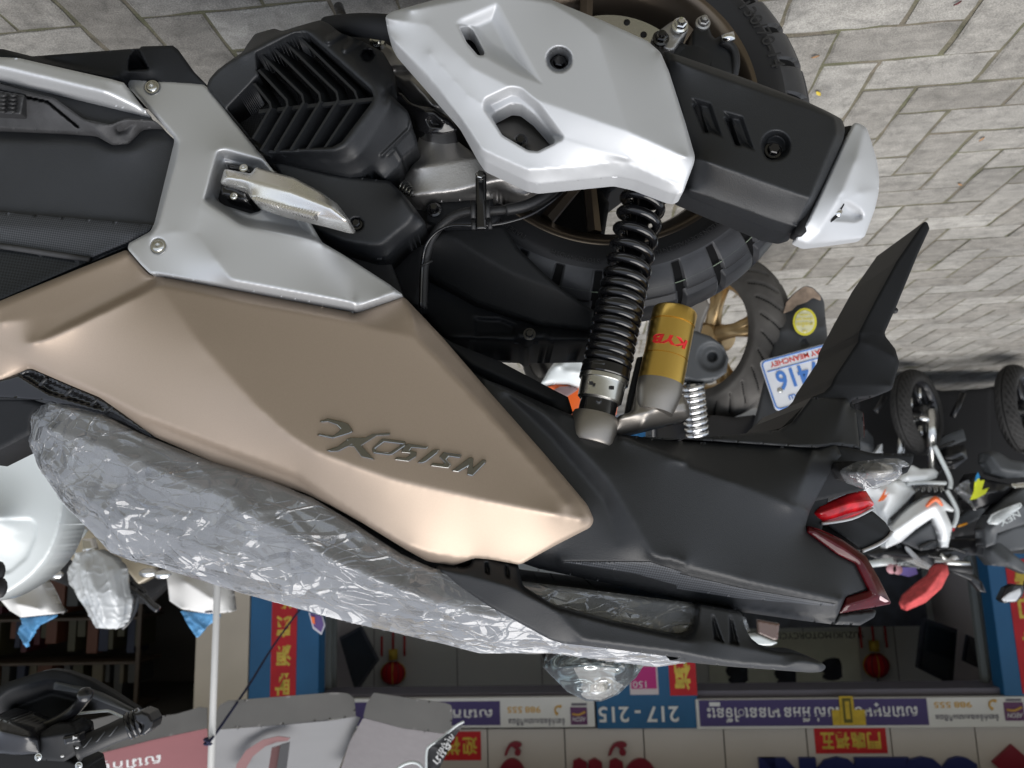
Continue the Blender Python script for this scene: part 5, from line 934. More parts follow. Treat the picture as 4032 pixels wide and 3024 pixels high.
panel('lens_glint', mat('painted_pink_glint', (.75, .55, .55), .1, coat=1), wrap, [(9, 1265, 567, 96), (9, 1300, 575, 95), (9, 1372, 622, 85), (9, 1350, 630, 85), (9, 1295, 605, 92)], sp=9, th=3, er=1)  # pale pink patch: the lens highlight put in as colour
panel('lamp_base', M_blk, bike, [(9, 1062, 700, 88), (9, 1290, 675, 78), (9, 1292, 690, 78), (9, 1280, 722, 78), (9, 1192, 772, 80), (9, 1030, 766, 86)], sp=12, it=2, er=3, th=140)
panel('reflector_mount', M_blk2, bike, [(6, 1150, 960, 86), (6, 1190, 975, 70), (6, 1210, 985, 70), (6, 1215, 1150, 66), (6, 1180, 1160, 80)], sp=10, th=140)
panel('rear_reflector', M_redd, bike, [(6, 1205, 985, 66), (6, 1213, 985, 66), (6, 1222, 1110, 64), (6, 1220, 1140, 64), (6, 1210, 1145, 64)], sp=6, th=110, er=.5)
# turn signal in clear film
sig = panel('turn_signal', mat('signal_housing', (.02, .02, .021), .4), bike, [('G', 415, 1060, 118), ('G', 440, 1010, 120), ('G', 560, 985, 130), ('G', 800, 985, 160), ('G', 960, 1010, 176), ('G', 1010, 1080, 178), ('G', 940, 1150, 168), ('G', 700, 1190, 140), ('G', 480, 1150, 122)], [[('G', 480, 1080, 134), ('G', 700, 1080, 164), ('G', 930, 1080, 192)]], sp=9, it=4, er=6, th=30)
panel('signal_lens', mat('smoked_lens', (.35, .33, .3), .1, coat=.6), sig, [('G', 700, 1010, 160), ('G', 860, 1000, 176), ('G', 980, 1040, 186), ('G', 990, 1090, 186), ('G', 900, 1140, 176), ('G', 720, 1150, 156)], [[('G', 740, 1080, 178), ('G', 930, 1070, 198)]], sp=9, it=3, er=4, th=10)
# rear mudguard and number-plate carrier
panel('rear_mudguard', M_blk2, bike,
  [(3, 1592, 1376, 78), (3, 1612, 1385, 78), (3, 1625, 1422, 78), (6, 1552, 0, 80), (6, 1412, 340, 82), (6, 1345, 490, 84), (6, 1352, 515, 84), (6, 1412, 592, 84), (6, 1437, 680, 86), (6, 1392, 838, 88), (6, 1375, 852, 88), (6, 1280, 890, 90), (6, 1150, 905, 92), (6, 1128, 930, 92), (6, 1100, 1000, 94), (6, 900, 1000, 96), (6, 890, 890, 96), (6, 970, 860, 94), (6, 1012, 815, 92), (6, 1030, 770, 92), (6, 1178, 545, 88), (6, 1188, 480, 88), (6, 1292, 280, 84), (6, 1420, 45, 80)],
  [[(6, 1180, 545, 90), (6, 1240, 560, 92), (6, 1415, 640, 90), (6, 1436, 682, 87)], [(6, 1030, 815, 94), (6, 1388, 818, 92)], [(6, 1345, 495, 86), (6, 1190, 490, 90)]], sp=10, it=2, er=2, th=125, rnd=5)
MB().ell(P(6, 1408, 352, 60), (.004, .004, .004), 10).out('rubber_stop', M_rub, bike)
# seat
def seat_wob(W, X, d, isb):
    return W
M_seat = mat('seat_vinyl', (.10, .103, .11), .55, var=.1, vs=5, bump=.4, bs=350)
SO = [(4, 330, 922, 118), (4, 420, 940, 124), (4, 650, 1000, 134), (4, 880, 1118, 140), (4, 1300, 1285, 146), (4, 1700, 1415, 150), (4, 1950, 1520, 150), (4, 2150, 1640, 150), (8, 90, 95, 150), (8, 440, 325, 150), (8, 640, 415, 148), (8, 900, 450, 140), (8, 1220, 500, 128), (8, 1700, 560, 112), (8, 2212, 625, 100), (9, 190, 650, 94), (9, 470, 715, 86), (9, 500, 800, 80), (9, 330, 900, 74), (9, 200, 985, 70), (8, 2030, 1030, 72), (8, 1700, 985, 76), (8, 1390, 942, 80), (8, 930, 945, 80), (8, 700, 885, 78), (8, 0, 720, 76), (7, 1500, 570, 74), (7, 1000, 412, 72), (7, 820, 370, 72), (7, 690, 318, 70), (7, 540, 160, 70), (4, 390, 1545, 66), (4, 240, 1330, 66), (4, 182, 1165, 72), (4, 200, 1010, 86), (4, 260, 945, 104)]
SC = [[(4, 300, 1080, 118), (4, 600, 1180, 142), (4, 1000, 1350, 152), (4, 1500, 1550, 158), (7, 1500, 60, 162), (8, 0, 350, 162), (8, 500, 560, 160), (8, 900, 690, 146), (8, 1400, 780, 128), (8, 2100, 860, 108)],
      [(4, 290, 1280, 100), (7, 700, 140, 116), (7, 1400, 370, 124), (8, 0, 580, 124), (8, 700, 790, 118), (8, 1400, 880, 106), (8, 2100, 960, 92)]]
seat = panel('seat', M_seat, bike, SO, SC, sp=18, it=6, er=6, th=200)
# film over the seat
M_film = bpy.data.materials.new('clear_plastic_film'); M_film.use_nodes = True
t = M_film.node_tree; t.nodes.remove(t.nodes['Principled BSDF']); out_ = t.nodes['Material Output']; L_ = t.links.new
tr_ = t.nodes.new('ShaderNodeBsdfTransparent'); gl = t.nodes.new('ShaderNodeBsdfGlossy'); gl.inputs['Roughness'].default_value = .15; gl.inputs['Color'].default_value = (.97, .98, 1, 1)
df = t.nodes.new('ShaderNodeBsdfDiffuse'); df.inputs['Color'].default_value = (.8, .82, .85, 1); tr_.inputs[0].default_value = (.95, .955, .96, 1)
lw = t.nodes.new('ShaderNodeLayerWeight'); lw.inputs[0].default_value = .25; m1 = t.nodes.new('ShaderNodeMixShader'); m2 = t.nodes.new('ShaderNodeMixShader'); m1.inputs[0].default_value = .17
mr = t.nodes.new('ShaderNodeMapRange'); mr.inputs[3].default_value = .09; mr.inputs[4].default_value = .85
tc = t.nodes.new('ShaderNodeTexCoord')
mp_ = t.nodes.new('ShaderNodeMapping'); mp_.inputs['Rotation'].default_value = (0, math.radians(-22), 0); mp_.inputs['Scale'].default_value = (.6, 1, 1.25); L_(tc.outputs['Object'], mp_.inputs[0])
nz = t.nodes.new('ShaderNodeTexNoise'); nz.inputs['Scale'].default_value = 11; nz.inputs['Detail'].default_value = 2; L_(mp_.outputs[0], nz.inputs['Vector'])
vm = t.nodes.new('ShaderNodeVectorMath'); vm.operation = 'MULTIPLY_ADD'; vm.inputs[1].default_value = (.06, .06, .06); L_(nz.outputs['Color'], vm.inputs[0]); L_(mp_.outputs[0], vm.inputs[2])
prev = None
for sc_, am_ in ((11, 1.), (26, .6), (60, .3)):
    vo = t.nodes.new('ShaderNodeTexVoronoi'); vo.inputs['Scale'].default_value = sc_; vo.feature = 'DISTANCE_TO_EDGE'; L_(vm.outputs[0], vo.inputs['Vector'])
    mm = t.nodes.new('ShaderNodeMapRange'); mm.inputs[2].default_value = .05; mm.inputs[3].default_value = am_; mm.inputs[4].default_value = 0; L_(vo.outputs['Distance'], mm.inputs[0])
    if prev is None: prev = mm
    else: ad = t.nodes.new('ShaderNodeMath'); ad.operation = 'ADD'; L_(prev.outputs[0], ad.inputs[0]); L_(mm.outputs[0], ad.inputs[1]); prev = ad
bp = t.nodes.new('ShaderNodeBump'); bp.inputs['Strength'].default_value = 1.; bp.inputs['Distance'].default_value = .0013; L_(prev.outputs[0], bp.inputs['Height'])
vs_ = None
for sc_, am_ in ((21, .55), (58, .6)):           # flat little facets, each tilted its own way
    vo = t.nodes.new('ShaderNodeTexVoronoi'); vo.inputs['Scale'].default_value = sc_; L_(vm.outputs[0], vo.inputs['Vector'])
    q_ = t.nodes.new('ShaderNodeVectorMath'); q_.operation = 'MULTIPLY_ADD'; q_.inputs[1].default_value = (am_,) * 3; q_.inputs[2].default_value = (-am_ / 2,) * 3; L_(vo.outputs['Color'], q_.inputs[0])
    a_ = t.nodes.new('ShaderNodeVectorMath'); a_.operation = 'ADD'; L_((vs_ or bp).outputs[0], a_.inputs[0]); L_(q_.outputs[0], a_.inputs[1]); vs_ = a_
nn = t.nodes.new('ShaderNodeVectorMath'); nn.operation = 'NORMALIZE'; L_(vs_.outputs[0], nn.inputs[0])
for n_ in (gl, lw): L_(nn.outputs[0], n_.inputs['Normal'])
L_(lw.outputs['Fresnel'], mr.inputs[0]); L_(tr_.outputs[0], m1.inputs[1]); L_(df.outputs[0], m1.inputs[2]); L_(mr.outputs[0], m2.inputs[0]); L_(m1.outputs[0], m2.inputs[1]); L_(gl.outputs[0], m2.inputs[2]); L_(m2.outputs[0], out_.inputs[0])
def crinkle_f(amp, dirx=.93, dirz=.37, fs=1.):
    def g(W, X, d, isb):
        W = W.copy(); o = np.zeros(len(W))
        for i, p in enumerate(W):
            a = p[0] * dirx - p[2] * dirz; b = p[0] * dirz + p[2] * dirx       # along and across the folds
            v = Vector((a * 5, b * 16, p[1] * 4)) * fs; k = Vector((a * 22, b * 30, p[1] * 9)) * fs
            r1 = max(0, 1 - abs(noise.noise(v)) * 5); r2 = max(0, 1 - abs(noise.noise(k + Vector((3, 1, 7)))) * 6); r3 = noise.noise(v * .5)
            o[i] = amp * (.35 + .9 * r1 + .5 * r2 + .8 * r3)
        W[:, 1] -= o; W[:, 2] += np.where(isb, 0, o * .3)
        return W
    return g
crinkle = crinkle_f(.0026)
def off(L, k): return [(q[0], q[1], q[2], q[3] + k) if len(q) == 4 else q for q in L]
film = panel('seat_film', M_film, bike, off(SO, 8), [off(c, 9) for c in SC], sp=9, it=4, er=5, th=0, post=crinkle_f(.0034))
film['label'] = 'crumpled clear plastic film over the seat'
# grab rail
panel('grab_rail', M_blk, bike,
  [(8, 655, 412, 150), (8, 668, 398, 150), (8, 760, 405, 152), (8, 840, 412, 153), (8, 872, 395, 152), (8, 890, 355, 150), (8, 960, 350, 149), (8, 1168, 398, 146), (8, 1180, 450, 148), (8, 1200, 530, 150), (8, 1260, 570, 152), (8, 1400, 655, 154), (8, 1750, 750, 148), (8, 2212, 850, 138), (9, 100, 838, 132), (9, 150, 820, 130), (9, 178, 770, 128), (9, 190, 640, 126), (9, 455, 688, 118), (9, 470, 770, 118), (9, 510, 850, 118), (9, 590, 912, 117), (9, 700, 940, 114), (9, 780, 940, 112), (9, 840, 955, 110), (9, 950, 1000, 104), (9, 985, 1030, 100), (9, 955, 1062, 100), (9, 880, 1066, 102), (9, 400, 1030, 114), (9, 0, 990, 126), (8, 2212, 978, 130), (8, 1600, 900, 144), (8, 1450, 885, 148), (8, 1370, 862, 150), (8, 1000, 660, 156), (8, 800, 535, 156), (8, 690, 462, 153)],
  [[(8, 690, 425, 158), (8, 1100, 520, 164), (8, 1380, 655, 164), (8, 1570, 860, 158), (8, 2212, 945, 144), (9, 400, 1005, 126), (9, 740, 1030, 116)], [(8, 860, 425, 158), (8, 1190, 530, 160)], [(8, 1380, 655, 164), (8, 1750, 760, 154), (8, 2212, 870, 144), (9, 200, 870, 136), (9, 700, 950, 118)], [(9, 740, 1030, 116), (9, 800, 1000, 116), (9, 950, 1010, 108)]],
  sp=11, it=2.5, er=3.5, th=32, rnd=12,
  feats=[pit([(8, 960, 372, 0), (8, 985, 380), (8, 1000, 460), (8, 962, 450)], 10, 6), pit([(8, 1088, 390, 0), (8, 1110, 400), (8, 1125, 490), (8, 1090, 470)], 10, 6), pit([(9, 268, 680, 0), (9, 285, 720), (9, 345, 880), (9, 280, 860)], 10, 6), pit([(9, 380, 700, 0), (9, 400, 740), (9, 440, 895), (9, 380, 890)], 10, 6)])
panel('rail_bracket', M_dark, bike, [(8, 780, 350, 130), (8, 880, 345), (8, 870, 400), (8, 760, 410)], sp=15, th=40)
# film round the turn signal
panel('signal_film', M_film, bike, [('G', 470, 1090, 130), ('G', 500, 1050, 136), ('G', 640, 990, 150), ('G', 900, 960, 186), ('G', 1000, 965, 192), ('G', 1060, 990, 192), ('G', 1115, 1018, 188), ('G', 1050, 1050, 192), ('G', 1060, 1100, 188), ('G', 1000, 1160, 180), ('G', 880, 1220, 168), ('G', 720, 1256, 150), ('G', 540, 1190, 134)], [[('G', 560, 1090, 152), ('G', 760, 1090, 186), ('G', 980, 1080, 206)]], sp=7, it=3, er=3, th=0, post=crinkle_f(.006, .7, .7, 2.))
# ================================================================ other things in the yard
M_wp = mat('white_paint', (.82, .84, .84), .22, coat=.6); M_wp2 = mat('white_gloss', (.66, .70, .70), .3, coat=.4); M_org = mat('orange_paint', (.75, .13, .02), .3, coat=.4)
M_gw = mat('gold_rim', (.52, .37, .19), .35, .7, var=.1); M_tyd = mat('dusty_tyre', (.024, .023, .022), .8, var=.25, vs=14, bump=.3, bs=200); M_bk = mat('bike_black', (.012, .012, .014), .3, coat=.3); M_gp = mat('grey_plastic', (.07, .075, .08), .5)
def pat_moto(n, sl):
    def f(TH, s):
        per = 2 * math.pi / n; ph = ((TH - sl * np.abs(s)) / per + np.where(s > 0, 0, .5)) % 1; g = (np.abs(ph - .5) < .11) & (np.abs(s) > .18) & (np.abs(s) < .92); g |= (np.abs(s) < .05)
        return np.where(np.abs(s) > 1.01, 0, g.astype(float))
    return f
def wheel(parent, c, ax, RT, RR, hw, m_t, m_r, name='wheel', spokes=5, n=30, sl=.5, NS=260, fat=1.):
    ax = Vector(ax).normalized(); w_ = thing(name, c, None, None); w_.parent = parent; w_.matrix_parent_inverse = Matrix.Translation(-Vector(parent['_o'])); c = Vector(c)
    tyre_mesh('tyre', RT, RR, hw, m_t, w_, np.array(c), NS=NS, NP=54, pat=pat_moto(n, sl), ax=ax)
    k = hw * .72; MB().lathe([(k, RR + .002), (k + .003, RR - .003), (k - .006, RR - .012), (k * .5, RR - .022), (-k * .5, RR - .022), (-k, RR - .01), (-k, RR + .002)], c, ax, 64).out('rim', m_r, w_, auto=50)
    MB().lathe([(.045, 0), (.045, .03), (.02, .042), (-.045, .042), (-.045, 0)], c, ax, 24).out('hub', m_r, w_, auto=40)
    u = (Vector((0, 0, 1)) - ax * ax.z).normalized(); v = ax.cross(u)
    for i in range(spokes):
        a = 2 * math.pi * i / spokes + .3; e = lambda r, da=0.: c + (u * math.cos(a + da) + v * math.sin(a + da)) * r + ax * .02
        mb = MB(); mb.tube([e(.035), e(RR * .55, .05), e(RR - .012, .10)], [.015 * fat, .010 * fat, .011 * fat], 8); mb.tube([e(.035), e(RR * .55, -.05), e(RR - .012, -.10)], [.015 * fat, .010 * fat, .011 * fat], 8); mb.out('spoke', m_r, w_)
    return w_
def coil(c0, c1, R, r, n, m, parent, name='coil_spring'):
    c0, c1 = Vector(c0), Vector(c1); ax = (c1 - c0).normalized(); u = ax.orthogonal().normalized(); v = ax.cross(u)
    MB().tube([c0.lerp(c1, t_) + (u * math.cos(q) + v * math.sin(q)) * R for t_, q in ((i / (n * 20), i / 20 * 2 * math.pi) for i in range(n * 20 + 1))], r, 8).out(name, m, parent)

# ---- motorcycle with gold wheels and number plate, seen from behind
Yb = 2.3; wc = PY('Z', 2815, 1325, Yb)
gb = thing('parked_motorcycle', (wc.x, wc.y, 0), 'dark motorcycle with gold rear wheel and white number plate behind the rear spring', 'motorcycle', 'parked scooters and motorcycles')
wheel(gb, wc, (.80, -.60, 0), .256, .172, .074, mat('road_worn_tyre', (.085, .08, .074), .85, var=.25, vs=14, bump=.3, bs=200), M_gw, 'rear_wheel', 5, 26, .35, 560, 1.7)
BP('hub_cover', M_gp, gb, 2.08, [(6, 60, 470, 0), (6, 150, 475, 5), (6, 260, 510, 8), (6, 340, 570, 8), (6, 375, 650, 6), (6, 360, 740, 4), (6, 300, 780, 2), (6, 180, 795, 0), (6, 60, 770, 0)], sp=9, th=60, er=8, feats=[rpit(6, 270, 640, 62, 14, 20), rpit(6, 272, 640, 22, 25, 8)])
BP('swing_arm', mat('alu_dull', (.30, .28, .26), .45, .8), gb, 2.12, [(6, 60, 320, 0), (6, 150, 290, 0), (6, 230, 270, 4), (6, 260, 320, 4), (6, 220, 420, 2), (6, 200, 500, 0), (6, 60, 480, 0)], sp=10, th=50, er=8)
c0_, c1_ = PY('Z', 2725, 1510, 2.1), PY('Z', 2745, 1715, 2.14); coil(c0_, c1_, .029, .0065, 9, M_chr, gb); MB().tube([c0_, c1_], .017, 16).out('damper', M_zinc, gb)
flap = BP('rear_mudguard', mat('scuffed_plastic', (.055, .058, .062), .55, var=.2, vs=10), gb, 2.1, [(6, 520, 1110, 40), (6, 560, 960, 30), (6, 640, 620, 10), (6, 690, 430, 4), (6, 725, 300, 0), (6, 790, 235, 0), (6, 850, 195, 0), (6, 900, 208, 0), (6, 950, 260, 0), (6, 970, 300, 0), (6, 975, 380, 0), (6, 995, 560, 6), (6, 960, 800, 20), (6, 850, 1100, 40)], [[(6, 700, 480, 22), (6, 850, 470, 30), (6, 970, 450, 18)], [(6, 640, 640, 24), (6, 830, 600, 34), (6, 985, 555, 20)]], sp=10, th=10, er=5, rnd=14, feats=[pit([(6, 810, 590, 0), (6, 815, 545), (6, 848, 518), (6, 880, 575)], 10, 8)])
BP('scuff', mat('dried_mud', (.33, .25, .19), .9, var=.3, vs=40), flap, 2.094, [(6, 735, 300, 6), (6, 790, 240, 6), (6, 850, 200, 6), (6, 900, 214, 6), (6, 945, 262, 6), (6, 950, 290, 8), (6, 900, 270, 10), (6, 860, 300, 12), (6, 800, 320, 14), (6, 770, 350, 12), (6, 715, 370, 10)], sp=8, th=2, er=.5)
st = BP('round_sticker', mat('sticker_yellow', (.66, .60, .05), .5), flap, 2.06, [(6, 849 + 74 * math.cos(q), 422 + 86 * math.sin(q), 0) for q in np.linspace(0, 6.283, 24)[:-1]], sp=9, th=2, er=.5)
BP('sticker_face', mat('sticker_cream', (.68, .66, .42), .5), st, 2.058, [(6, 849 + 60 * math.cos(q), 422 + 71 * math.sin(q), 0) for q in np.linspace(0, 6.283, 24)[:-1]], sp=9, th=1.5, er=.3)
for y, s_, w_, h_ in ((378, 'រោងចក្រម៉ូតូ', .030, .007), (405, 'ភ្នំពេញ ក្រុង', .046, .010), (440, 'មានជ័យ', .046, .013), (480, '168', .012, .006)): letter('sticker_lettering', s_, PY(6, 849, y, 2.0555), (1, 0, .02), (0, 0, 1), h_, M_yel, st, w=w_, ext=.0008)
Yp = 2.045; A_, B_, C_ = PY(6, 985, 555, Yp), PY(6, 565, 668, Yp), PY(6, 600, 1000, Yp); ux = (B_ - A_).normalized(); uy = (C_ - B_); uy = (uy - ux * uy.dot(ux)).normalized(); Hp = (C_ - B_).dot(uy); Wp = Hp * 1.75
BR = B_; pl_pt = lambda u_, v_, o_=0.: BR - ux * u_ + uy * v_ + ux.cross(uy) * o_            # u from the photo-left edge, v towards the plate top
def prect(u0, u1, v0, v1, r_=.012):
    cs_ = [(u0 + r_, v0 + r_, math.pi), (u1 - r_, v0 + r_, 1.5 * math.pi), (u1 - r_, v1 - r_, 0), (u0 + r_, v1 - r_, .5 * math.pi)]
    return [pl_pt(a + r_ * math.cos(q + t_), b + r_ * math.sin(q + t_)) for a, b, q in cs_ for t_ in np.linspace(0, math.pi / 2, 5)]
nrm = ux.cross(uy); plate = MB().prism(prect(0, Wp, 0, Hp), -nrm * .002).out('number_plate', mat('plate_white', (.72, .74, .78), .4, var=.06, vs=12), gb, smooth=False)
for q in (prect(0.004, Wp - .004, .004, Hp - .004),):
    MB().tube([p + nrm * .0005 for p in q], .0022, 6, closed=True).out('plate_border', mat('plate_blue', (.07, .20, .55), .4), plate)
M_pb = MATS['plate_blue']
letter('plate_number', '7416', pl_pt(.088, Hp * .46, 0), ux, uy, Hp * .38, M_pb, plate, w=.118, ext=.002, bold=.02)
letter('plate_province', 'BANTEAY MEANCHEY', pl_pt(.128, Hp * .125, 0), ux, uy, Hp * .10, mat('plate_red', (.60, .06, .04), .4), plate, w=.205, ext=.0015, bold=.012)
letter('plate_script', 'បន្ទាយមានជ័យ', pl_pt(.12, Hp * .82, 0), ux, uy, Hp * .18, M_pb, plate, w=.15, ext=.0015, bold=.012)
MB().tube([pl_pt(.012, Hp * .235, .0008), pl_pt(Wp - .012, Hp * .235, .0008)], .0015, 6).out('plate_line', M_pb, plate)
dome_bolt('Z', 3072, 1537, (Y0 - Yp) * 1000 + 1, .006, gb)
BP('tail_section', M_bk, gb, 2.2, [(6, -100, 1060, 0), (6, 250, 1000, 0), (6, 420, 1015, 0), (6, 540, 1000, 10), (6, 600, 1130, 20), (6, 500, 1300, 20), (6, -100, 1300, 0)], sp=20, th=120)

# ---- white and orange scooter standing right behind, its headlamp above the seat
wo = thing('parked_scooter', PY('Z', 2300, 1380, 1.75) * 1, 'white and orange scooter standing close behind with its clear headlamp above the seat', 'motor scooter', 'parked scooters and motorcycles'); Yw = 1.72
BP('front_mudguard', M_wp2, wo, Yw, [(5, 1310, 810, 0), (5, 1360, 720, 10), (5, 1420, 640, 15), (5, 1490, 590, 15), (5, 1560, 575, 15), (5, 1800, 580, 15), (5, 1850, 760, 15), (5, 1700, 830, 10), (5, 1560, 830, 10), (5, 1480, 800, 15), (5, 1400, 800, 5)], [[(5, 1400, 700, 40), (5, 1550, 640, 50), (5, 1700, 680, 50)], [(5, 1440, 680, 30), (5, 1480, 730, 44), (5, 1560, 740, 50)]], sp=10, th=60, er=8)
BP('side_fairing', M_org, wo, Yw + .03, [(5, 1340, 830, 0), (5, 1420, 805, 10), (5, 1500, 805, 10), (5, 1560, 835, 10), (5, 1800, 860, 10), (5, 1780, 1000, 0), (5, 1505, 1010, 0), (5, 1470, 900, 5), (5, 1380, 845, 5)], sp=10, th=50, er=5)
BP('fairing_inlay', mat('dusky_plastic', (.22, .15, .15), .5), wo, Yw + .01, [(5, 1380, 850, 0), (5, 1430, 825, 0), (5, 1500, 822, 0), (5, 1545, 840, 0), (5, 1470, 890, 0)], sp=10, th=8, er=2)
c_ = PY('Z', 2205, 1420, 2.0); wheel(wo, (c_.x, 2.05, .235), (.95, -.3, 0), .235, .17, .05, M_tyd, M_bk, 'front_wheel', 3, 26)
BP('steering_column', M_gp, wo, Yw + .1, [('Z', 2240, 1600, 0), ('Z', 2420, 1600, 0), ('Z', 2440, 2520, 0), ('Z', 2250, 2520, 0)], sp=40, th=80)
hl = BP('headlamp_shell', mat('headlamp_chrome', (.60, .66, .68), .12, .9), wo, 1.5, [(8, 1325, 1030, 30), (8, 1345, 950, 20), (8, 1390, 900, 10), (8, 1900, 950, 10), (8, 1955, 1010, 20), (8, 1900, 1090, 45), (8, 1790, 1190, 45), (8, 1680, 1240, 40), (8, 1590, 1235, 40), (8, 1480, 1180, 45), (8, 1390, 1090, 45)], [[(8, 1420, 1040, -40), (8, 1600, 1000, -60), (8, 1800, 1040, -40)], [(8, 1540, 1170, -10), (8, 1700, 1180, -10)]], sp=10, th=30, er=4)
BP('headlamp_lens', M_clear, wo, 1.44, [(8, 1322, 1032, 10), (8, 1345, 948, 0), (8, 1390, 900, 0), (8, 1900, 950, 0), (8, 1958, 1010, 5), (8, 1905, 1095, 8), (8, 1795, 1200, 8), (8, 1685, 1246, 6), (8, 1590, 1242, 6), (8, 1475, 1185, 8), (8, 1385, 1095, 8)], [[(8, 1450, 1030, 40), (8, 1620, 1010, 60), (8, 1800, 1030, 40)], [(8, 1550, 1150, 30), (8, 1700, 1150, 30)]], sp=10, th=4, er=4)
MB().ell(PY(8, 1640, 1090, 1.5), (.014, .014, .012), 14).out('bulb_cap', M_pol, wo); MB().tube([PY(8, 1645, 1060, 1.5), PY(8, 1700, 1010, 1.56)], .016, 14).out('bulb_holder', M_chr, wo)
BP('headlamp_bezel', M_bk, wo, 1.5, [(8, 1300, 900, 0), (8, 1500, 900, 0), (8, 1500, 965, 8), (8, 1400, 1000, 20), (8, 1335, 1025, 24), (8, 1320, 1000, 10)], sp=10, th=50, er=3)

# ---- two scooters at the far side, facing the viewer
wrm_ = mat('milky_wrap', (.6, .6, .6), .3)
Yr = 4.1; ws = thing('parked_scooter', PY('Z', 3607, 1460, 4.1), 'white scooter with orange marks facing the camera beyond the tail lamp', 'motor scooter', 'parked scooters and motorcycles')
wcn = PY('Z', 3612, 1622, Yr); wheel(ws, (wcn.x, wcn.y, wcn.z), (-.62, -.78, 0), .232, .165, .052, M_tyd, M_bk, 'front_wheel', 4, 34, .5)
sc = [PY('Z', 3666, 1610, 3.98), PY('Z', 3668, 1845, 4.02)]; MB().tube(sc, .017, 14).out('fork_leg', M_zinc, ws); MB().tube([PY('Z', 3664, 1615, 3.98), PY('Z', 3668, 1760, 4.0)], .024, 14).out('fork_slider', M_zinc, ws); MB().tube([PY('Z', 3612, 1645, 3.99), PY('Z', 3665, 1652, 3.98)], .015, 10).out('axle', M_chr, ws)
MB().tube([PY('Z', 3560, 1610, 4.2), PY('Z', 3540, 1850, 4.2)], .02, 12).out('fork_leg', M_zinc, ws)
BP('front_mudguard', M_wp, ws, 4.0, [('G', 1010, 1150, 0), ('G', 1100, 1080, 20), ('G', 1160, 1020, 30), ('G', 1240, 1060, 20), ('G', 1370, 1055, 0), ('G', 1408, 1090, 0), ('G', 1395, 1140, 0), ('G', 1300, 1175, 20), ('G', 1150, 1182, 40), ('G', 1060, 1175, 20)], [[('G', 1100, 1130, 50), ('G', 1300, 1120, 40)]], sp=7, th=60, er=8)
BP('front_mudguard', M_wp, ws, 4.15, [('G', 815, 912, 0), ('G', 850, 870, 0), ('G', 885, 810, 0), ('G', 892, 912, 0)], sp=7, th=40, er=4)
BP('leg_shield', M_wp, ws, 4.05, [('G', 690, 1260, 0), ('G', 740, 1180, 40), ('G', 830, 1190, 60), ('G', 1000, 1160, 80), ('G', 1140, 1190, 60), ('G', 1195, 1275, 40), ('G', 1100, 1380, 60), ('G', 940, 1530, 60), ('G', 930, 1620, 40), ('G', 1000, 1659, 30), ('G', 900, 1659, 0), ('G', 830, 1430, 0), ('G', 790, 1330, 0)], [[('G', 820, 1230, 90), ('G', 980, 1300, 110), ('G', 900, 1450, 80)], [('G', 1000, 1170, 100), ('G', 1150, 1260, 70)]], sp=8, th=80, er=8)
hood = BP('front_cowl', M_wp, ws, 3.95, [('G', 1080, 1480, 0), ('G', 1180, 1400, 30), ('G', 1290, 1330, 50), ('G', 1380, 1310, 60), ('G', 1440, 1330, 50), ('G', 1560, 1440, 20), ('G', 1545, 1460, 20), ('G', 1470, 1440, 40), ('G', 1540, 1600, 20), ('G', 1520, 1700, 10), ('G', 1500, 1790, 0), ('G', 1440, 1790, 0), ('G', 1420, 1650, 20), ('G', 1360, 1510, 50), ('G', 1200, 1620, 30), ('G', 1060, 1740, 0), ('G', 920, 1800, 0), ('G', 920, 1740, 0), ('G', 985, 1590, 10)], [[('G', 1000, 1640, 30), ('G', 1200, 1500, 70), ('G', 1380, 1400, 95), ('G', 1460, 1560, 60), ('G', 1490, 1700, 25)]], sp=7, th=60, er=8)
BP('cowl_grille', M_gp, ws, 4.0, [('G', 1060, 1740, 0), ('G', 1200, 1620, 10), ('G', 1360, 1512, 20), ('G', 1420, 1650, 10), ('G', 1440, 1790, 0), ('G', 1250, 1820, 0)], [[('G', 1100, 1750, 10), ('G', 1350, 1560, 50), ('G', 1400, 1760, 20)]], sp=9, th=50)
for L in ([('G', 840, 1370), ('G', 930, 1220), ('G', 905, 1310), ('G', 965, 1270), ('G', 900, 1350)],): BP('orange_mark', M_org, ws, 3.935, [q + (0,) for q in L], sp=6, th=2, er=0)
MB().tube([PY('G', 1295, 1410, 3.86), PY('G', 1380, 1335, 3.84), PY('G', 1445, 1400, 3.85)], [.006, .014, .006], 8, sm=4).out('orange_mark', M_org, ws)
BP('headlamp', M_clear, ws, 3.98, [('G', 1010, 1560, 0), ('G', 1090, 1480, 20), ('G', 1230, 1420, 30), ('G', 1200, 1480, 30), ('G', 1060, 1570, 10)], sp=8, th=20, er=4)
BP('headlamp_reflector', M_chr, ws, 4.02, [('G', 1000, 1570, 0), ('G', 1090, 1470, 20), ('G', 1240, 1410, 30), ('G', 1200, 1490, 30), ('G', 1060, 1590, 10)], sp=8, th=10, er=3)
gr_ = BP('lamp_grille', M_bk, ws, 4.05, [('G', 1130, 1195, 0), ('G', 1480, 1190, 0), ('G', 1480, 1300, 0), ('G', 1290, 1320, 10), ('G', 1160, 1390, 0), ('G', 1190, 1275, 0)], sp=10, th=30)
for i in range(5): BP('led_cell', M_clear, gr_, 4.02, [('G', 1190 + i * 58, 1215, 0), ('G', 1236 + i * 58, 1215, 0), ('G', 1228 + i * 58, 1268, 12), ('G', 1200 + i * 58, 1268, 12)], sp=8, th=6, er=2); MB().tube([PY('G', 1186 + i * 58, 1210, 4.03), PY('G', 1206 + i * 58, 1275, 4.02)], .006, 6).out('lamp_rib', M_chr, gr_)
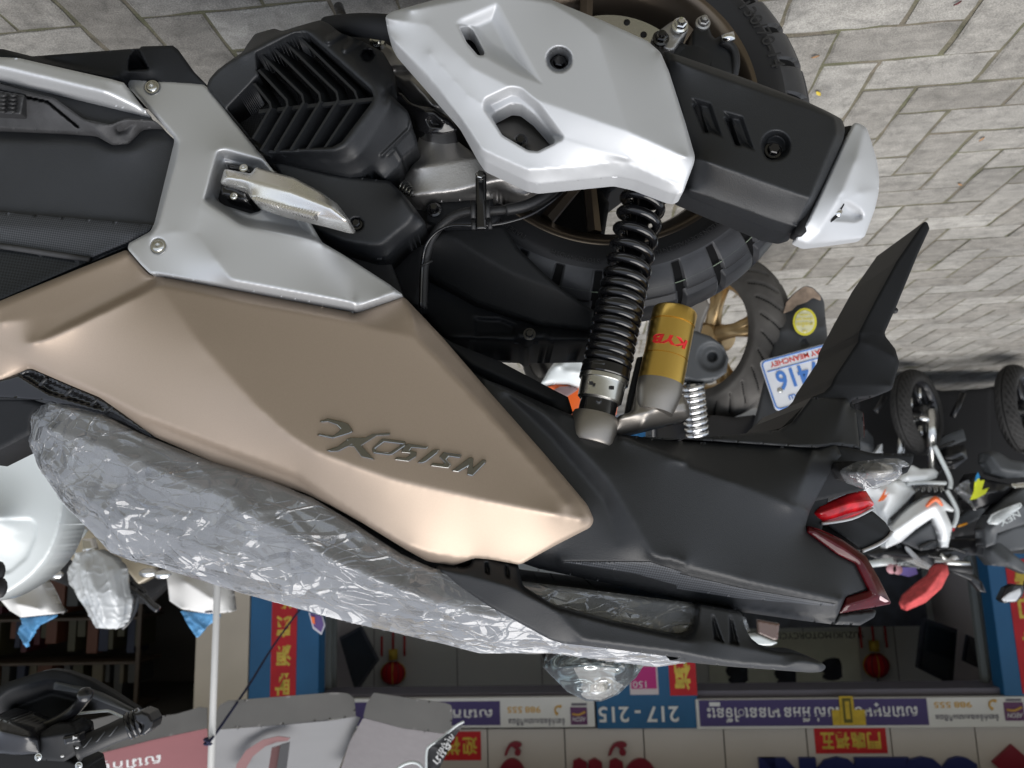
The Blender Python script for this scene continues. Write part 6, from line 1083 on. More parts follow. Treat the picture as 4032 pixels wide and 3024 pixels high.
for L, r_ in (([(1370, 840), (1440, 980), (1500, 1100), (1525, 1180), (1515, 1240)], .012), ([(1485, 1255), (1540, 1350), (1580, 1440), (1575, 1520), (1545, 1600)], .012), ([(1120, 1195), (1300, 1188), (1480, 1190)], .010)): MB().tube([PY('G', x, y, 3.97) for x, y in L], r_, 8, sm=5).out('crash_bar', M_wp2, ws)
BP('body_shade_fill', M_dark, ws, 4.35, [('G', 640, 420, 0), ('G', 900, 330, 0), ('G', 1200, 260, 0), ('G', 1440, 330, 0), ('G', 1900, 300, 0), ('G', 1900, 1650, 0), ('G', 1500, 1700, 0), ('G', 700, 1250, 0), ('G', 640, 900, 0)], sp=30, th=300)  # black sheet standing in for scooter bodies and the shade under them
BP('footrest', M_gp, ws, 4.25, [('G', 1380, 830, 0), ('G', 1480, 740, 20), ('G', 1640, 680, 20), ('G', 1670, 790, 10), ('G', 1560, 830, 10), ('G', 1420, 900, 0)], sp=12, th=40)
for L in ([(905, 385), (860, 470), (820, 530)], [(1640, 350), (1590, 470), (1540, 570)]): MB().tube([PY('G', x, y, 4.2) for x, y in L], .016, 8).out('stand_leg', M_bk, ws)
BP('footboard', M_gp, ws, 4.22, [('G', 640, 820, 0), ('G', 660, 720, 10), ('G', 740, 690, 20), ('G', 800, 760, 20), ('G', 810, 900, 10), ('G', 760, 930, 0), ('G', 680, 900, 0)], [[('G', 680, 800, 50), ('G', 780, 840, 40)]], sp=8, th=30)
BP('under_cowl', M_bk, ws, 4.18, [('G', 1400, 900, 0), ('G', 1500, 850, 10), ('G', 1660, 830, 20), ('G', 1680, 960, 20), ('G', 1560, 1060, 10), ('G', 1450, 1030, 0)], [[('G', 1450, 960, 60), ('G', 1620, 900, 60)]], sp=8, th=40)
for L in ([(1380, 870), (1450, 850), (1560, 800)], [(1440, 960), (1540, 980), (1640, 940)], [(1450, 1040), (1560, 1000), (1650, 960)], [(1390, 1120), (1440, 1060), (1500, 1030)]): MB().tube([PY('G', x, y, 4.1) for x, y in L], .007, 6, sm=4).out('brake_cable', M_gloss, ws)
BP('brake_caliper', M_zinc, ws, 4.02, [('G', 1095, 570, 0), ('G', 1150, 545, 10), ('G', 1200, 570, 10), ('G', 1195, 630, 10), ('G', 1140, 645, 0)], sp=6, th=30, er=5)
for x, y in ((1150, 440), (1230, 350), (1160, 720), (1240, 700)): MB().tube([PY('G', x, y - 45, 4.06), PY('G', x + 4, y + 50, 4.06)], .011, 8).out('rim_spoke', M_zinc, ws)
for L, r_ in (([(1560, 290), (1640, 250), (1720, 250)], .01), ([(1600, 330), (1700, 350), (1760, 330)], .008), ([(1660, 300), (1760, 290), (1850, 320)], .008), ([(1690, 330), (1740, 365), (1800, 350)], .012)): MB().tube([PY(9, x, y, 3.98) for x, y in L], r_, 8, sm=4).out('brake_cable', M_zinc if r_ > .011 else M_gloss, ws)
BP('wrapped_switch', wrm_, ws, 3.95, [(9, 1745, 362, 0), (9, 1790, 335, 10), (9, 1802, 350, 10), (9, 1760, 378, 0)], sp=5, th=20, er=3)
letter('visor_lettering', 'SUZUKI', PY(9, 1480, 385, 3.93), Vector((.98, 0, .1)), (0, 0, 1), .018, M_wp2, ws, w=.085, ext=.002)
BP('visor_stripe', M_alu, ws, 4.0, [(9, 1470, 275, 0), (9, 1500, 290, 0), (9, 1560, 350, 0), (9, 1640, 405, 0), (9, 1620, 412, 0), (9, 1530, 360, 0), (9, 1480, 305, 0)], sp=6, th=6, er=1)
hb = BP('handlebar_cover', M_bk, ws, 4.1, [(9, 1230, 330, 0), (9, 1330, 280, 20), (9, 1420, 255, 40), (9, 1560, 280, 60), (9, 1700, 240, 60), (9, 1900, 230, 40), (9, 2000, 270, 20), (9, 1980, 330, 20), (9, 1860, 340, 40), (9, 1760, 420, 60), (9, 1640, 430, 60), (9, 1520, 400, 50), (9, 1440, 400, 40), (9, 1330, 370, 20)], [[(9, 1330, 320, 50), (9, 1560, 340, 90), (9, 1900, 290, 60)]], sp=9, th=60, er=6)
BP('visor', M_gp, ws, 4.05, [(9, 1415, 260, 0), (9, 1440, 262, 0), (9, 1530, 330, 20), (9, 1600, 390, 0), (9, 1560, 420, 0), (9, 1430, 395, 10)], sp=8, th=20)
MB().tube([PY(9, 1655, 372, 3.95), PY(9, 1875, 388, 3.9)], .013, 12).out('brake_lever', M_zinc, ws); MB().tube([PY(9, 1700, 400, 4.0), PY(9, 1890, 430, 3.95)], .02, 14).out('grip', M_rub, ws)
MB().tube([PY(9, 1250, 390, 4.05), PY(9, 1400, 372, 4.0)], .018, 12).out('grip', M_wp2, ws)
mr_ = BP('mirror', M_bk, ws, 4.0, [(9, 1740, 430, 0), (9, 1880, 440, 10), (9, 1950, 500, 20), (9, 1978, 570, 0), (9, 1940, 560, 10), (9, 1880, 490, 10)], sp=8, th=30)
mit = BP('red_cloth_mitt', mat('red_towelling', (.50, .07, .07), .9, var=.25, vs=40, bump=.8, bs=160), None, 3.9, [(9, 1690, 390, 0), (9, 1735, 395, 20), (9, 1745, 450, 20), (9, 1700, 540, 20), (9, 1600, 630, 10), (9, 1480, 682, 0), (9, 1462, 640, 0), (9, 1480, 590, 0), (9, 1560, 520, 20), (9, 1640, 460, 20), (9, 1655, 420, 10)], [[(9, 1500, 630, 60), (9, 1600, 570, 75), (9, 1700, 430, 60)]], sp=6, th=50, er=14, label='red towelling cloth hung over the handlebar of the white scooter', cat='cloth')
tg = thing('price_tag', PY(9, 1450, 440, 3.95), 'purple hang tag with pink round heads on the white scooter', 'tag'); tgm = mat('tag_violet', (.24, .19, .55), .5)
MB().prism([PY(9, x, y, 3.95) for x, y in ((1420, 410), (1540, 412), (1552, 452), (1495, 470), (1400, 445))], Vector((0, .004, 0))).out('card', tgm, tg, smooth=False)
for x, y in ((1385, 420), (1425, 425)): MB().lathe([(0, .024), (.004, .024), (.004, 0)], PY(9, x, y, 3.945), (0, -1, 0), 18).out('disc', mat('tag_pink', (.62, .33, .36), .5), tg)
pc = BP('plastic_scrap', M_film, None, 3.95, [('G', 1530, 1260, 0), ('G', 1580, 1210, 10), ('G', 1660, 1160, 10), ('G', 1690, 1240, 20), ('G', 1690, 1340, 30), ('G', 1740, 1440, 20), ('G', 1690, 1430, 20), ('G', 1600, 1330, 10)], sp=7, th=0, er=0, post=crinkle_f(.03, .7, .7, 1.2), label='crumpled clear plastic sheet between the two far scooters', cat='plastic sheet')
BP('side_panel', M_gp, ws, 4.15, [('G', 1560, 1540, 0), ('G', 1700, 1440, 20), ('G', 1810, 1395, 20), ('G', 1845, 1440, 10), ('G', 1800, 1520, 10), ('G', 1650, 1590, 0)], sp=10, th=40)
BP('indicator', mat('amber_lens', (.6, .25, .02), .15, coat=.8), ws, 4.0, [(9, 1800, 150, 0), (9, 1860, 130, 0), (9, 1862, 142, 0), (9, 1805, 164, 0)], sp=5, th=15, er=1); BP('indicator', M_redl, ws, 4.0, [(9, 1765, 190, 0), (9, 1770, 150, 0), (9, 1785, 140, 0), (9, 1780, 180, 0)], sp=5, th=15, er=1)

ks = thing('parked_scooter', PY('Z', 4030, 1450, 4.05), 'black scooter with yellow emblem and plastic on its cowl, cut by the picture edge', 'motor scooter', 'parked scooters and motorcycles')
wk = PY('Z', 4015, 1610, 4.0); wheel(ks, (wk.x, wk.y, wk.z), (-.62, -.78, 0), .236, .165, .052, M_tyd, M_bk, 'front_wheel', 4, 34, .5)
MB().tube([PY('Z', 4050, 1620, 3.9), PY('Z', 4052, 1860, 3.95)], .02, 12).out('fork_leg', M_zinc, ks)
BP('front_mudguard', M_gp, ks, 3.9, [('G', 1850, 910, 0), ('G', 1910, 890, 20), ('G', 1975, 900, 30), ('G', 2080, 970, 40), ('G', 2250, 1000, 40), ('G', 2250, 1130, 20), ('G', 2050, 1145, 20), ('G', 1900, 1100, 10), ('G', 1845, 1000, 0)], [[('G', 1900, 930, 50), ('G', 2000, 1060, 60), ('G', 2200, 1090, 60)]], sp=8, th=60, er=8)
BP('leg_shield', M_bk, ks, 3.95, [('G', 1690, 1340, 0), ('G', 1700, 1180, 10), ('G', 1760, 1090, 20), ('G', 1830, 1150, 40), ('G', 1980, 1180, 60), ('G', 2080, 1200, 70), ('G', 2120, 1240, 60), ('G', 2000, 1350, 60), ('G', 1850, 1420, 30), ('G', 1740, 1440, 0)], [[('G', 1760, 1300, 60), ('G', 1950, 1260, 90)]], sp=9, th=100, er=8)
em = BP('yellow_emblem', mat('fluo_yellow', (.72, .78, .03), .4), ks, 3.87, [('G', 1705, 1350, 0), ('G', 1740, 1270, 0), ('G', 1750, 1180, 0), ('G', 1780, 1120, 0), ('G', 1800, 1170, 0), ('G', 1842, 1160, 0), ('G', 1820, 1240, 0), ('G', 1812, 1260, 0), ('G', 1885, 1230, 0), ('G', 1850, 1290, 0), ('G', 1770, 1335, 0)], sp=6, th=3, er=0)
BP('emblem_tip', mat('sky_blue_print', (.02, .25, .55), .4), ks, 3.868, [('G', 1748, 1200, 0), ('G', 1760, 1130, 0), ('G', 1780, 1085, 0), ('G', 1800, 1140, 0), ('G', 1775, 1150, 0)], sp=6, th=3, er=0)
letter('cowl_lettering', 'NEX', PY('G', 2075, 1520, 3.80), Vector((-.9, 0, -.42)) * -1, (-.3, 0, .9), .03, M_wp2, ks, w=.11, ext=.003)
BP('front_cowl', M_gp, ks, 3.9, [('G', 1830, 1620, 0), ('G', 1900, 1480, 20), ('G', 2050, 1330, 50), ('G', 2209, 1230, 60), ('G', 2260, 1230, 60), ('G', 2260, 1560, 50), ('G', 2100, 1610, 40), ('G', 1960, 1659, 30), ('G', 1940, 1760, 10), ('G', 1850, 1790, 0)], [[('G', 1900, 1620, 40), ('G', 2050, 1480, 80), ('G', 2250, 1390, 90)]], sp=8, th=80, er=8)
BP('headlamp', M_clear, ks, 3.78, [('G', 1885, 1560, 0), ('G', 1920, 1490, 10), ('G', 2000, 1450, 20), ('G', 2170, 1380, 30), ('G', 2185, 1400, 30), ('G', 2060, 1500, 10), ('G', 1960, 1570, 0)], sp=8, th=20, er=4); BP('headlamp_reflector', M_wp2, ks, 3.82, [('G', 1880, 1570, 0), ('G', 1920, 1480, 10), ('G', 2000, 1440, 20), ('G', 2180, 1370, 30), ('G', 2190, 1410, 30), ('G', 2060, 1510, 10), ('G', 1960, 1580, 0)], sp=8, th=10, er=3)
BP('lamp_grille', M_chr, ks, 3.95, [('G', 2090, 1195, 0), ('G', 2260, 1180, 0), ('G', 2260, 1290, 0), ('G', 2130, 1330, 0)], sp=10, th=20)
BP('body_shade_fill', M_dark, ks, 4.4, [('G', 1650, 700, 0), ('G', 1700, 330, 0), ('G', 2000, 270, 0), ('G', 2600, 260, 0), ('G', 2600, 1850, 0), ('G', 1900, 1850, 0), ('G', 1700, 1400, 0)], sp=30, th=300)  # black fill for the dark bodies and shade behind the wheel
BP('front_apron', M_gp, ks, 3.98, [('G', 1900, 1780, 0), ('G', 1960, 1670, 20), ('G', 2120, 1600, 40), ('G', 2270, 1570, 50), ('G', 2270, 1800, 20), ('G', 2050, 1830, 10)], sp=12, th=60)
BP('handlebar_cover', M_gp, ks, 4.0, [(9, 1960, 230, 0), (9, 2060, 240, 30), (9, 2150, 330, 40), (9, 2240, 400, 20), (9, 2240, 460, 20), (9, 2130, 410, 20), (9, 2010, 400, 20), (9, 1960, 340, 0)], [[(9, 2000, 300, 40), (9, 2120, 390, 60)]], sp=9, th=60, er=6)
km = BP('mirror', M_bk, ks, 3.9, [(9, 2065, 610, 0), (9, 2100, 540, 20), (9, 2150, 515, 30), (9, 2205, 520, 20), (9, 2205, 580, 10), (9, 2170, 625, 10), (9, 2090, 632, 0)], sp=7, th=40, er=8); BP('mirror_glass', M_alu, km, 3.86, [(9, 2072, 608, 0), (9, 2120, 570, 10), (9, 2190, 540, 14), (9, 2195, 575, 10), (9, 2165, 618, 6), (9, 2095, 626, 0)], sp=7, th=3, er=2)
MB().tube([PY(9, 2190, 590, 3.95), PY(9, 2230, 480, 4.0), PY(9, 2240, 400, 4.0)], .008, 8).out('mirror_stem', M_bk, ks)

# ---- white scooter at the left edge
wl = thing('parked_scooter', PY('Z', 60, 1500, 1.75), 'glossy white scooter body cut by the picture edge beside the wrapped seat', 'motor scooter', 'parked scooters and motorcycles'); Yl = 1.62
BP('rear_body', M_wp2, wl, Yl, [('Z', -200, 1880, 0), ('Z', 0, 1785, 20), ('Z', 95, 1725, 20), ('Z', 250, 1840, -10), ('Z', 252, 1960, -20), ('Z', 235, 2080, -20), ('Z', 190, 2190, -30), ('Z', 120, 2270, -40), ('Z', 50, 2320, -50), ('Z', -40, 2370, -60), ('Z', -200, 2400, -60)],
   [[('Z', -200, 2060, 50), ('Z', 0, 2050, 50)]], sp=12, it=30, th=100, er=3, rnd=60, feats=[pit([('Z', -220, 2040, 0), ('Z', 125, 2036), ('Z', 148, 2060), ('Z', 145, 2120), ('Z', 110, 2200), ('Z', 40, 2260), ('Z', -220, 2290)], 5, 12, 14)])
for (x, y, R_) in ((-6, 2250, 12), (2, 2315, 14)): MB().ell(PY('Z', x, y, Yl - .09), (.012, .012, .02), 12).out('rubber_buffer', M_rub, wl)
wr_m = mat('wrapping_paper', (.66, .65, .63), .8, var=.05, vs=6, bump=.3, bs=20); bl_m = mat('blue_plastic', (.10, .30, .55), .3, var=.35, vs=10)
def wrapped(label, Y, L, B_):
    t_ = thing('wrapped_headlamp', PY(7, L[0][0], L[0][1], Y), label, 'wrapped headlamp', 'wrapped headlamps'); k = len(L)
    BP('paper_wrap', wr_m, t_, Y, [(7, x, y, 0 if i % 2 else 40) for i, (x, y) in enumerate(L)], [[(7, L[0][0] * .7 + L[k // 2][0] * .3, L[0][1] * .7 + L[k // 2][1] * .3, 90), (7, L[0][0] * .3 + L[k // 2][0] * .7, L[0][1] * .3 + L[k // 2][1] * .7, 90)]], sp=8, th=60, er=6)
    BP('blue_film', bl_m, t_, Y + .02, [(7, x, y, 0) for x, y in B_], sp=7, th=15, er=4, post=crinkle_f(.012, .7, .7, 1.5)); return t_
wrapped('white paper wrapped headlamp with blue film below the white scooter body', 3.0, [(0, 610), (120, 500), (225, 455), (290, 560), (350, 700), (230, 712), (130, 722), (60, 680)], [(135, 725), (350, 705), (345, 720), (250, 770), (195, 850), (165, 912), (130, 850), (118, 800), (145, 760)])
wrapped('white paper wrapped headlamp with blue film behind the white pole', 3.2, [(1030, 420), (1130, 400), (1300, 480), (1420, 520), (1440, 690), (1300, 700), (1130, 670), (1055, 620), (1045, 530)], [(1125, 680), (1220, 690), (1370, 700), (1372, 720), (1300, 770), (1230, 848), (1180, 780), (1150, 720)])
wb = thing('parked_motorcycle', PY('Z', 420, 1600, 3.0), 'cream motorcycle with its headlamp wrapped in clear plastic, seen past the seat front', 'motorcycle', 'parked scooters and motorcycles'); M_crm = mat('cream_paint', (.55, .48, .36), .3, coat=.4)
BP('tail_cowl', M_crm, wb, 3.15, [(7, 405, 260, 0), (7, 440, 180, 0), (7, 520, 150, 0), (7, 700, 280, 0), (7, 830, 360, 0), (7, 945, 400, 0), (7, 940, 470, 0), (7, 860, 515, 0), (7, 800, 440, 10), (7, 500, 420, 20), (7, 440, 360, 10)], sp=9, th=60, er=6)
for L in ([(400, 235), (408, 195), (480, 155)], [(435, 270), (505, 215), (535, 170)], [(440, 275), (455, 330)]): MB().tube([PY(7, x, y, 3.08) for x, y in L], .011, 8).out('crash_bar', M_wp2, wb)
BP('tail_lamp', M_chr, wb, 3.05, [(7, 510, 235, 0), (7, 570, 230, 0), (7, 590, 300, 10), (7, 515, 310, 10)], sp=6, th=30, er=3)
pw = BP('plastic_wrap', mat('milky_film', (.62, .64, .65), .25, coat=.5, alpha=.82), wb, 3.0, [(7, 430, 440, 0), (7, 480, 320, 30), (7, 600, 300, 30), (7, 700, 350, 20), (7, 760, 420, 10), (7, 775, 520, 0), (7, 795, 620, 0), (7, 780, 740, 0), (7, 740, 790, 0), (7, 600, 788, 0), (7, 560, 720, 0), (7, 510, 620, 0), (7, 440, 510, 0)], [[(7, 540, 400, 80), (7, 600, 560, 110), (7, 660, 740, 60)], [(7, 700, 420, 60), (7, 740, 600, 60)]], sp=7, th=60, er=8, post=crinkle_f(.011, .3, .95, 1.0))
for L, r_ in (([(780, 440), (800, 520), (860, 550)], .010), ([(790, 540), (880, 580), (940, 640), (985, 675)], .014), ([(860, 580), (840, 680), (800, 750), (760, 790)], .009), ([(300, 610), (350, 640), (405, 690)], .012), ([(820, 500), (900, 560), (890, 600)], .008)): MB().tube([PY(7, x, y, 3.05) for x, y in L], r_, 8, sm=4).out('control_cable', M_gloss, wb)
for x, y in ((340, 460), (920, 445), (1010, 455)): MB().ell(PY(7, x, y, 3.0), (.035, .02, .018), 12).out('indicator', M_chr, wb)
BP('frame_mass', M_dark, wb, 3.3, [(7, 250, 100, 0), (7, 450, -300, 0), (7, 1000, 200, 0), (7, 1050, 500, 0), (7, 900, 640, 0), (7, 600, 600, 0), (7, 300, 480, 0)], sp=30, th=80)
BP('headlamp_cover', M_wp2, thing('parked_scooter', PY(9, 560, 400, 2.4), 'scooter part with white cover glimpsed between grab rail and tail', 'motor scooter', 'parked scooters and motorcycles'), 2.3, [(9, 470, 850, 0), (9, 520, 830, 0), (9, 560, 830, 0), (9, 680, 880, 0), (9, 640, 896, 0), (9, 560, 898, 0), (9, 500, 880, 0)], sp=8, th=30)
BP('windscreen', mat('brown_tint', (.12, .07, .055), .15, coat=.6), bpy.data.objects['parked_scooter.004'] if 'parked_scooter.004' in bpy.data.objects else None, 2.3, [(9, 555, 735, 0), (9, 690, 760, 0), (9, 680, 860, 0), (9, 650, 862, 0), (9, 560, 822, 0)], sp=8, th=15)

# ---- handlebar in the lower left: bike parked nose away
hb_ = thing('parked_motorcycle', PY('Z', 200, 1700, 1.5), 'black motorcycle handlebar with hand guard and ribbed grip at the picture corner', 'motorcycle', 'parked scooters and motorcycles'); Yh = 1.28
gr_a, gr_b = PY(7, 480, 1540, Yh), PY(7, 870, 1370, Yh + .03); ax_ = (gr_b - gr_a).normalized()
MB().tube([gr_a, gr_a.lerp(gr_b, .05), gr_a.lerp(gr_b, .55), gr_a.lerp(gr_b, .8), gr_b], [.020, .0165, .0165, .018, .019], 24).out('grip', M_rub, hb_)
for t_ in (.22, .42, .62):
    c_ = gr_a.lerp(gr_b, t_); MB().tube([c_ + Vector((.012 - .003, -.0165, .006)), c_ + Vector((0, -.018, 0)), c_ + Vector((-.009, -.0165, -.012))], .0012, 6).out('grip_rib', M_gp, hb_)
for a, b, r_ in ((.80, .86, .0215), (.88, .94, .021), (.96, 1.03, .0215)): MB().tube([gr_a.lerp(gr_b, a), gr_a.lerp(gr_b, b)], r_, 24).out('bar_end_ring', M_gloss, hb_)
BP('guard_bracket', M_bk, hb_, Yh, [(7, 830, 1320, 10), (7, 880, 1300, 10), (7, 930, 1320, 10), (7, 958, 1370, 10), (7, 945, 1420, 10), (7, 900, 1455, 10), (7, 870, 1450, 5), (7, 890, 1390, 10), (7, 840, 1360, 10)], sp=8, th=30, er=6)
hg = BP('hand_guard', M_blk2, hb_, Yh + .07, [(7, -60, 1180, 0), (7, 60, 1120, 10), (7, 250, 1060, 20), (7, 330, 1046, 20), (7, 420, 1060, 20), (7, 560, 1110, 10), (7, 700, 1190, 0), (7, 860, 1295, 0), (7, 850, 1330, 0), (7, 770, 1335, -10), (7, 650, 1300, -20), (7, 470, 1320, -20), (7, 300, 1390, -20), (7, -60, 1400, -20)], [[(7, -60, 1260, 10), (7, 60, 1170, 16), (7, 320, 1110, 24), (7, 560, 1180, 16), (7, 820, 1310, 4)], [(7, 100, 1280, -50), (7, 320, 1190, -50), (7, 560, 1260, -40)]], sp=11, th=14, er=3)
BP('guard_edge', M_gp, hg, Yh + .055, [(7, 340, 1100, 0), (7, 560, 1160, 0), (7, 700, 1230, 0), (7, 860, 1315, 0), (7, 835, 1325, 0), (7, 700, 1275, 0), (7, 500, 1195, 0), (7, 330, 1170, 0)], [[(7, 350, 1130, 8), (7, 600, 1205, 8), (7, 830, 1315, 4)]], sp=9, th=6, er=2)
MB().tube([PY(7, 540, 1200, Yh - .03), PY(7, 500, 1260, Yh), PY(7, 420, 1330, Yh + .01), PY(7, 300, 1390, Yh + .02), PY(7, 180, 1410, Yh + .03)], [.010, .009, .009, .008, .008], 12, sm=5).out('clutch_lever', M_bk, hb_); MB().ell(PY(7, 530, 1205, Yh - .035), (.012, .012, .012), 12).out('lever_tip', M_bk, hb_)
MB().tube([PY(7, 470, 1322, Yh + .03), PY(7, 640, 1305, Yh + .03), PY(7, 690, 1310, Yh + .03), PY(7, 770, 1345, Yh + .02)], .0022, 8, sm=5).out('wire', M_wp2, hb_)
sw = BP('switch_box', M_blk2, hb_, Yh - .01, [(7, 240, 1450, 0), (7, 330, 1390, 5), (7, 440, 1385, 10), (7, 495, 1410, 8), (7, 500, 1470, 5), (7, 530, 1540, 0), (7, 480, 1570, 0), (7, 400, 1620, 0), (7, 240, 1610, 0)], [[(7, 260, 1470, 20), (7, 480, 1440, 22)]], sp=9, th=40, er=5, rnd=8)
BP('horn_button', M_bk, sw, Yh - .035, [(7, 390, 1470, 0), (7, 495, 1445, 0), (7, 500, 1495, 0), (7, 405, 1515, 0)], sp=8, th=14, er=3)
hs_ = PY(7, 465, 1472, Yh - .037); MB().prism([hs_ + Vector((x * .001, 0, z * .001)) for x, z in ((-3, -1), (0, -1), (3, -3.2), (3, 3.2), (0, 1), (-3, 1))], (0, .001, 0)).out('horn_symbol', M_wtxt, sw, smooth=False)
for x, y in ((480, 1532), (388, 1585)): MB().ell(PY(7, x, y, Yh - .025), (.003, .002, .002), 8).out('switch_mark', M_wtxt, sw)
BP('master_cylinder', M_bk, hb_, Yh - .02, [(7, -60, 1340, 0), (7, 60, 1370, 5), (7, 200, 1420, 5), (7, 255, 1480, 0), (7, 250, 1570, 0), (7, 100, 1580, 0), (7, -60, 1560, 0)], [[(7, 0, 1430, 25), (7, 180, 1470, 25)]], sp=11, th=60, er=6)
BP('clamp_block', M_dark, hb_, Yh + .01, [(7, -60, 1540, 0), (7, 250, 1560, 0), (7, 420, 1600, 0), (7, 520, 1640, 0), (7, 540, 1740, 0), (7, -60, 1740, 0)], sp=14, th=60)
dome_bolt(7, 238, 1592, (Y0 - Yh) * 1000 + 32, .0045, hb_, M_zinc); dome_bolt(7, 490, 1645, (Y0 - Yh) * 1000 + 10, .0045, hb_, M_zinc)
BP('handlebar_stem', M_dark, hb_, Yh + .1, [(7, -500, 1650, 0), (7, -250, 1650, 0), (7, -250, 600, 0), (7, -500, 600, 0)], sp=40, th=40)

# ---- street parasol, its pole and rope
par = thing('parasol', Vector((PY('Z', 820, 2300, 2.9).x, 2.9, 0)), 'large grey and pink street parasol on a thin white pole tied with rope', 'parasol')
M_cv = mat('grey_canvas', (.165, .165, .168), .8, var=.06, vs=3, bump=.15, bs=40); M_cv2 = mat('valance_canvas', (.13, .126, .12), .85, var=.1, vs=6); M_cvp = mat('pink_canvas', (.16, .055, .06), .8, var=.06, vs=3); M_cvr = mat('faded_red_print', (.17, .085, .085), .8)
Yu = 3.2
pxp = [PY('Z', 818, 2200, 2.9), PY('Z', 824, 3200, 2.9)]; pxp[0].z = 0; pxp[0].x = pxp[1].x; MB().tube([pxp[0], pxp[1]], .0118, 16).out('pole', mat('white_pole', (.40, .40, .39), .45), par); MB().tube([PY('Z', 822, 2405, 2.9), PY('Z', 822, 2412, 2.9)], .0132, 16).out('pole_joint', M_grey, par)
def flap_(L, C, m, name, Y, rel=0, **kw): return BP(name, m, par, Y, [(r, x, y, d_) for r, x, y, d_ in L], [], sp=12, th=3, er=0, **kw)
flap_([(7, 1335, 1420, 0), (7, 1340, 1320, 0), (7, 1370, 1265, 0), (7, 1420, 1240, 0), (7, 2060, 1190, 0), (8, 60, 1190, 0), (8, 110, 1195, 0), (8, 150, 1225, 0), (8, 160, 1335, 0), (7, 2212, 1340, 0), (7, 1800, 1385, 0)], None, M_cv2, 'valance', Yu)
flap_([(7, 1335, 1422, 0), (7, 1800, 1388, -20), (8, 20, 1362, -30), (8, 160, 1338, -30), (8, 190, 1345, -60), (8, 120, 1500, -250), (8, 40, 1700, -600), (7, 2000, 1750, -650), (7, 1320, 1750, -600)], None, M_cv, 'canopy_panel', Yu)
flap_([(8, 205, 1345, 0), (8, 225, 1260, 0), (8, 270, 1190, 0), (8, 340, 1200, 0), (8, 500, 1225, 0), (8, 720, 1255, 0), (8, 755, 1270, 0), (8, 762, 1330, 0), (8, 750, 1440, 0), (8, 690, 1442, 0), (8, 450, 1410, 0)], None, M_cv2, 'valance', Yu - .1)
flap_([(8, 205, 1347, -10), (8, 450, 1412, -10), (8, 690, 1444, -10), (8, 750, 1442, -10), (8, 700, 1520, -80), (8, 620, 1750, -500), (8, 40, 1750, -500), (8, 120, 1500, -240)], None, mat('mauve_canvas', (.135, .125, .128), .8, var=.05), 'canopy_panel', Yu - .1)
flap_([(7, 530, 1590, 0), (7, 960, 1480, 0), (7, 1290, 1410, 0), (7, 1290, 1285, 0), (7, 1240, 1280, 0), (7, 1180, 1300, 0), (7, 1090, 1325, 0), (7, 1000, 1335, 0), (7, 700, 1330, 0), (7, 400, 1400, 0)], None, M_cv2, 'valance', Yu + .15)
flap_([(7, 530, 1592, 0), (7, 960, 1482, -10), (7, 1290, 1412, -20), (7, 1300, 1750, -500), (7, 400, 1750, -500)], None, M_cvp, 'canopy_panel', Yu + .15)
letter('canopy_lettering', 'សេវាកម្ម', PY(7, 770, 1628, Yu + .12), Vector((.98, 0, .12)), (0, .2, 1), .05, M_wtxt, par, w=.3, ext=.004)
lgp = [PY(7, x, y, Yu - .03 + max(0, (y - 1440)) * .0012) for x, y in ((1455, 1760), (1470, 1640), (1530, 1550), (1630, 1485), (1730, 1462), (1805, 1472), (1790, 1490), (1725, 1498), (1650, 1525), (1570, 1590), (1530, 1660), (1520, 1760))]
MB().prism(lgp, (0, .006, 0)).out('canopy_logo', M_cvr, par, smooth=False); MB().prism([PY(7, x, y, Yu + .04) for x, y in ((1690, 1535), (1740, 1520), (1725, 1700), (1665, 1700))], (0, .01, 0)).out('canopy_logo', M_cvr, par, smooth=False); MB().prism([PY(7, x, y, Yu + .03) for x, y in ((1745, 1515), (1800, 1500), (1775, 1700), (1715, 1700))], (0, .01, 0)).out('canopy_logo', mat('grey_print', (.10, .10, .105), .8), par, smooth=False)
rope = thing('rope', PY('Z', 850, 2870, 3.3), 'dark blue rope running from the white pole up past the red banner', 'rope'); M_rope = mat('navy_rope', (.015, .018, .06), .7)
MB().tube([PY(7, 1290, 1490, 2.88), PY(7, 1330, 1460, 2.9), PY(7, 1550, 1140, 3.4), PY(7, 1700, 900, 4.0), PY(7, 1860, 680, 4.5), PY(7, 2050, 430, 5.0)], .005, 8, sm=6).out('line', M_rope, rope)
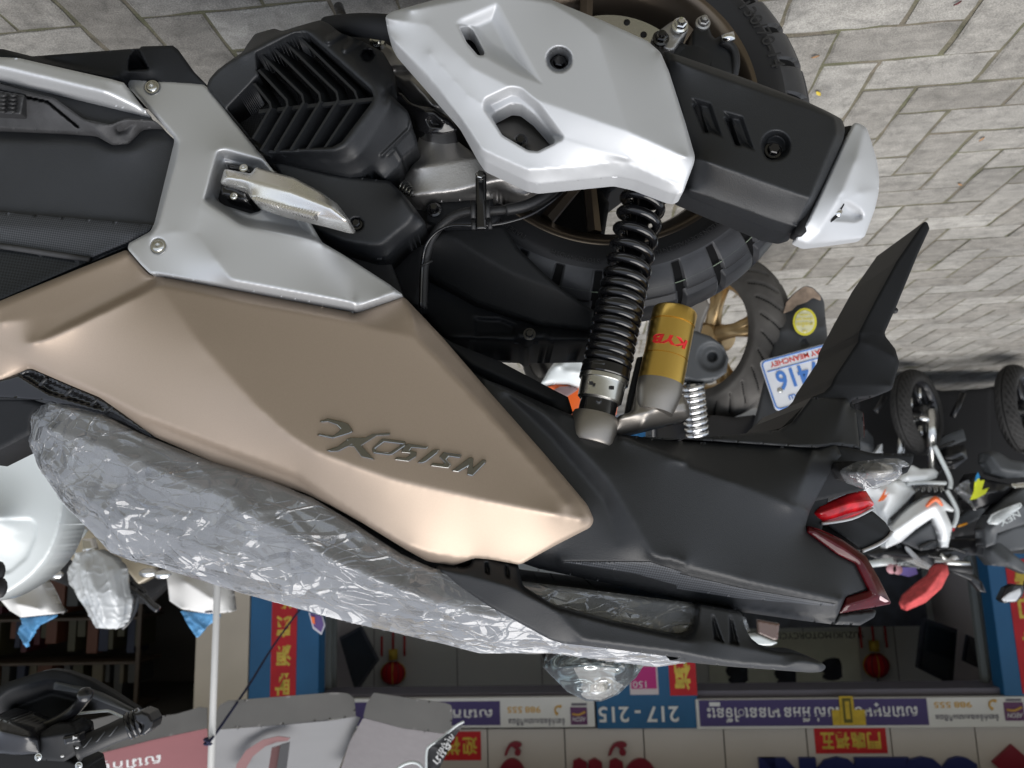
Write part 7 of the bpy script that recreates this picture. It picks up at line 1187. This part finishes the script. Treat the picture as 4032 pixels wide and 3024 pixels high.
for y in (1480, 1505): MB().tube([PY(7, 1300, y, 2.9) + Vector((.0155 * math.cos(q), .0155 * math.sin(q), 0)) for q in np.linspace(0, 6.283, 17)[:-1]], .0045, 6, closed=True).out('knot', M_rope, rope)
bn = thing('black_banner', PY(8, 700, 1500, 2.6), 'torn tip of a black banner with white lettering under the fascia', 'banner'); M_bb = mat('black_vinyl', (.025, .025, .028), .6)
BP('sheet', M_bb, bn, 2.6, [(8, 600, 1700, 0), (8, 602, 1560, 0), (8, 625, 1520, 10), (8, 700, 1470, 20), (8, 780, 1400, 10), (8, 832, 1370, 0), (8, 815, 1410, 0), (8, 760, 1490, 10), (8, 720, 1580, 20), (8, 660, 1700, 0)], sp=9, th=4, er=0, post=crinkle_f(.006))
MB().tube([PY(8, x, y, 2.585) for x, y in ((598, 1700), (600, 1560), (622, 1520), (700, 1468), (780, 1398), (832, 1370))], .004, 6, sm=4).out('hem', M_wp2, bn); MB().tube([PY(8, x, y, 2.6) for x, y in ((400, 1680), (450, 1640), (510, 1622), (560, 1640), (590, 1690))], .005, 6, sm=4).out('hem', M_wp2, bn)
for x, y, s_ in ((715, 1510, 'កម្ពុជា'), (700, 1570, 'សេវា')): letter('banner_lettering', s_, PY(8, x, y, 2.575), Vector((.55, 0, .62)), Vector((-.62, 0, .55)), .022, M_wtxt, bn, w=.07, ext=.002)
tg2 = thing('price_tag', PY('Z', 1240, 2450, 3.0), 'purple hang tag with orange mark hanging beside the steel door posts', 'tag'); MB().prism([PY('Z', x, y, 3.0) for x, y in ((1215, 2412), (1270, 2425), (1280, 2462), (1265, 2500), (1232, 2475))], (0, .004, 0)).out('card', mat('tag_edge', (.5, .5, .55), .5), tg2, smooth=False)
MB().prism([PY('Z', x, y, 2.995) for x, y in ((1220, 2414), (1266, 2427), (1274, 2462), (1264, 2490), (1236, 2468))], (0, .003, 0)).out('print', mat('tag_purple', (.10, .06, .20), .5), tg2, smooth=False); MB().prism([PY('Z', x, y, 2.99) for x, y in ((1224, 2428), (1238, 2430), (1240, 2458), (1230, 2455))], (0, .003, 0)).out('mark', M_org, tg2, smooth=False)
for o in bpy.data.objects:
    if '_o' in o: del o['_o']
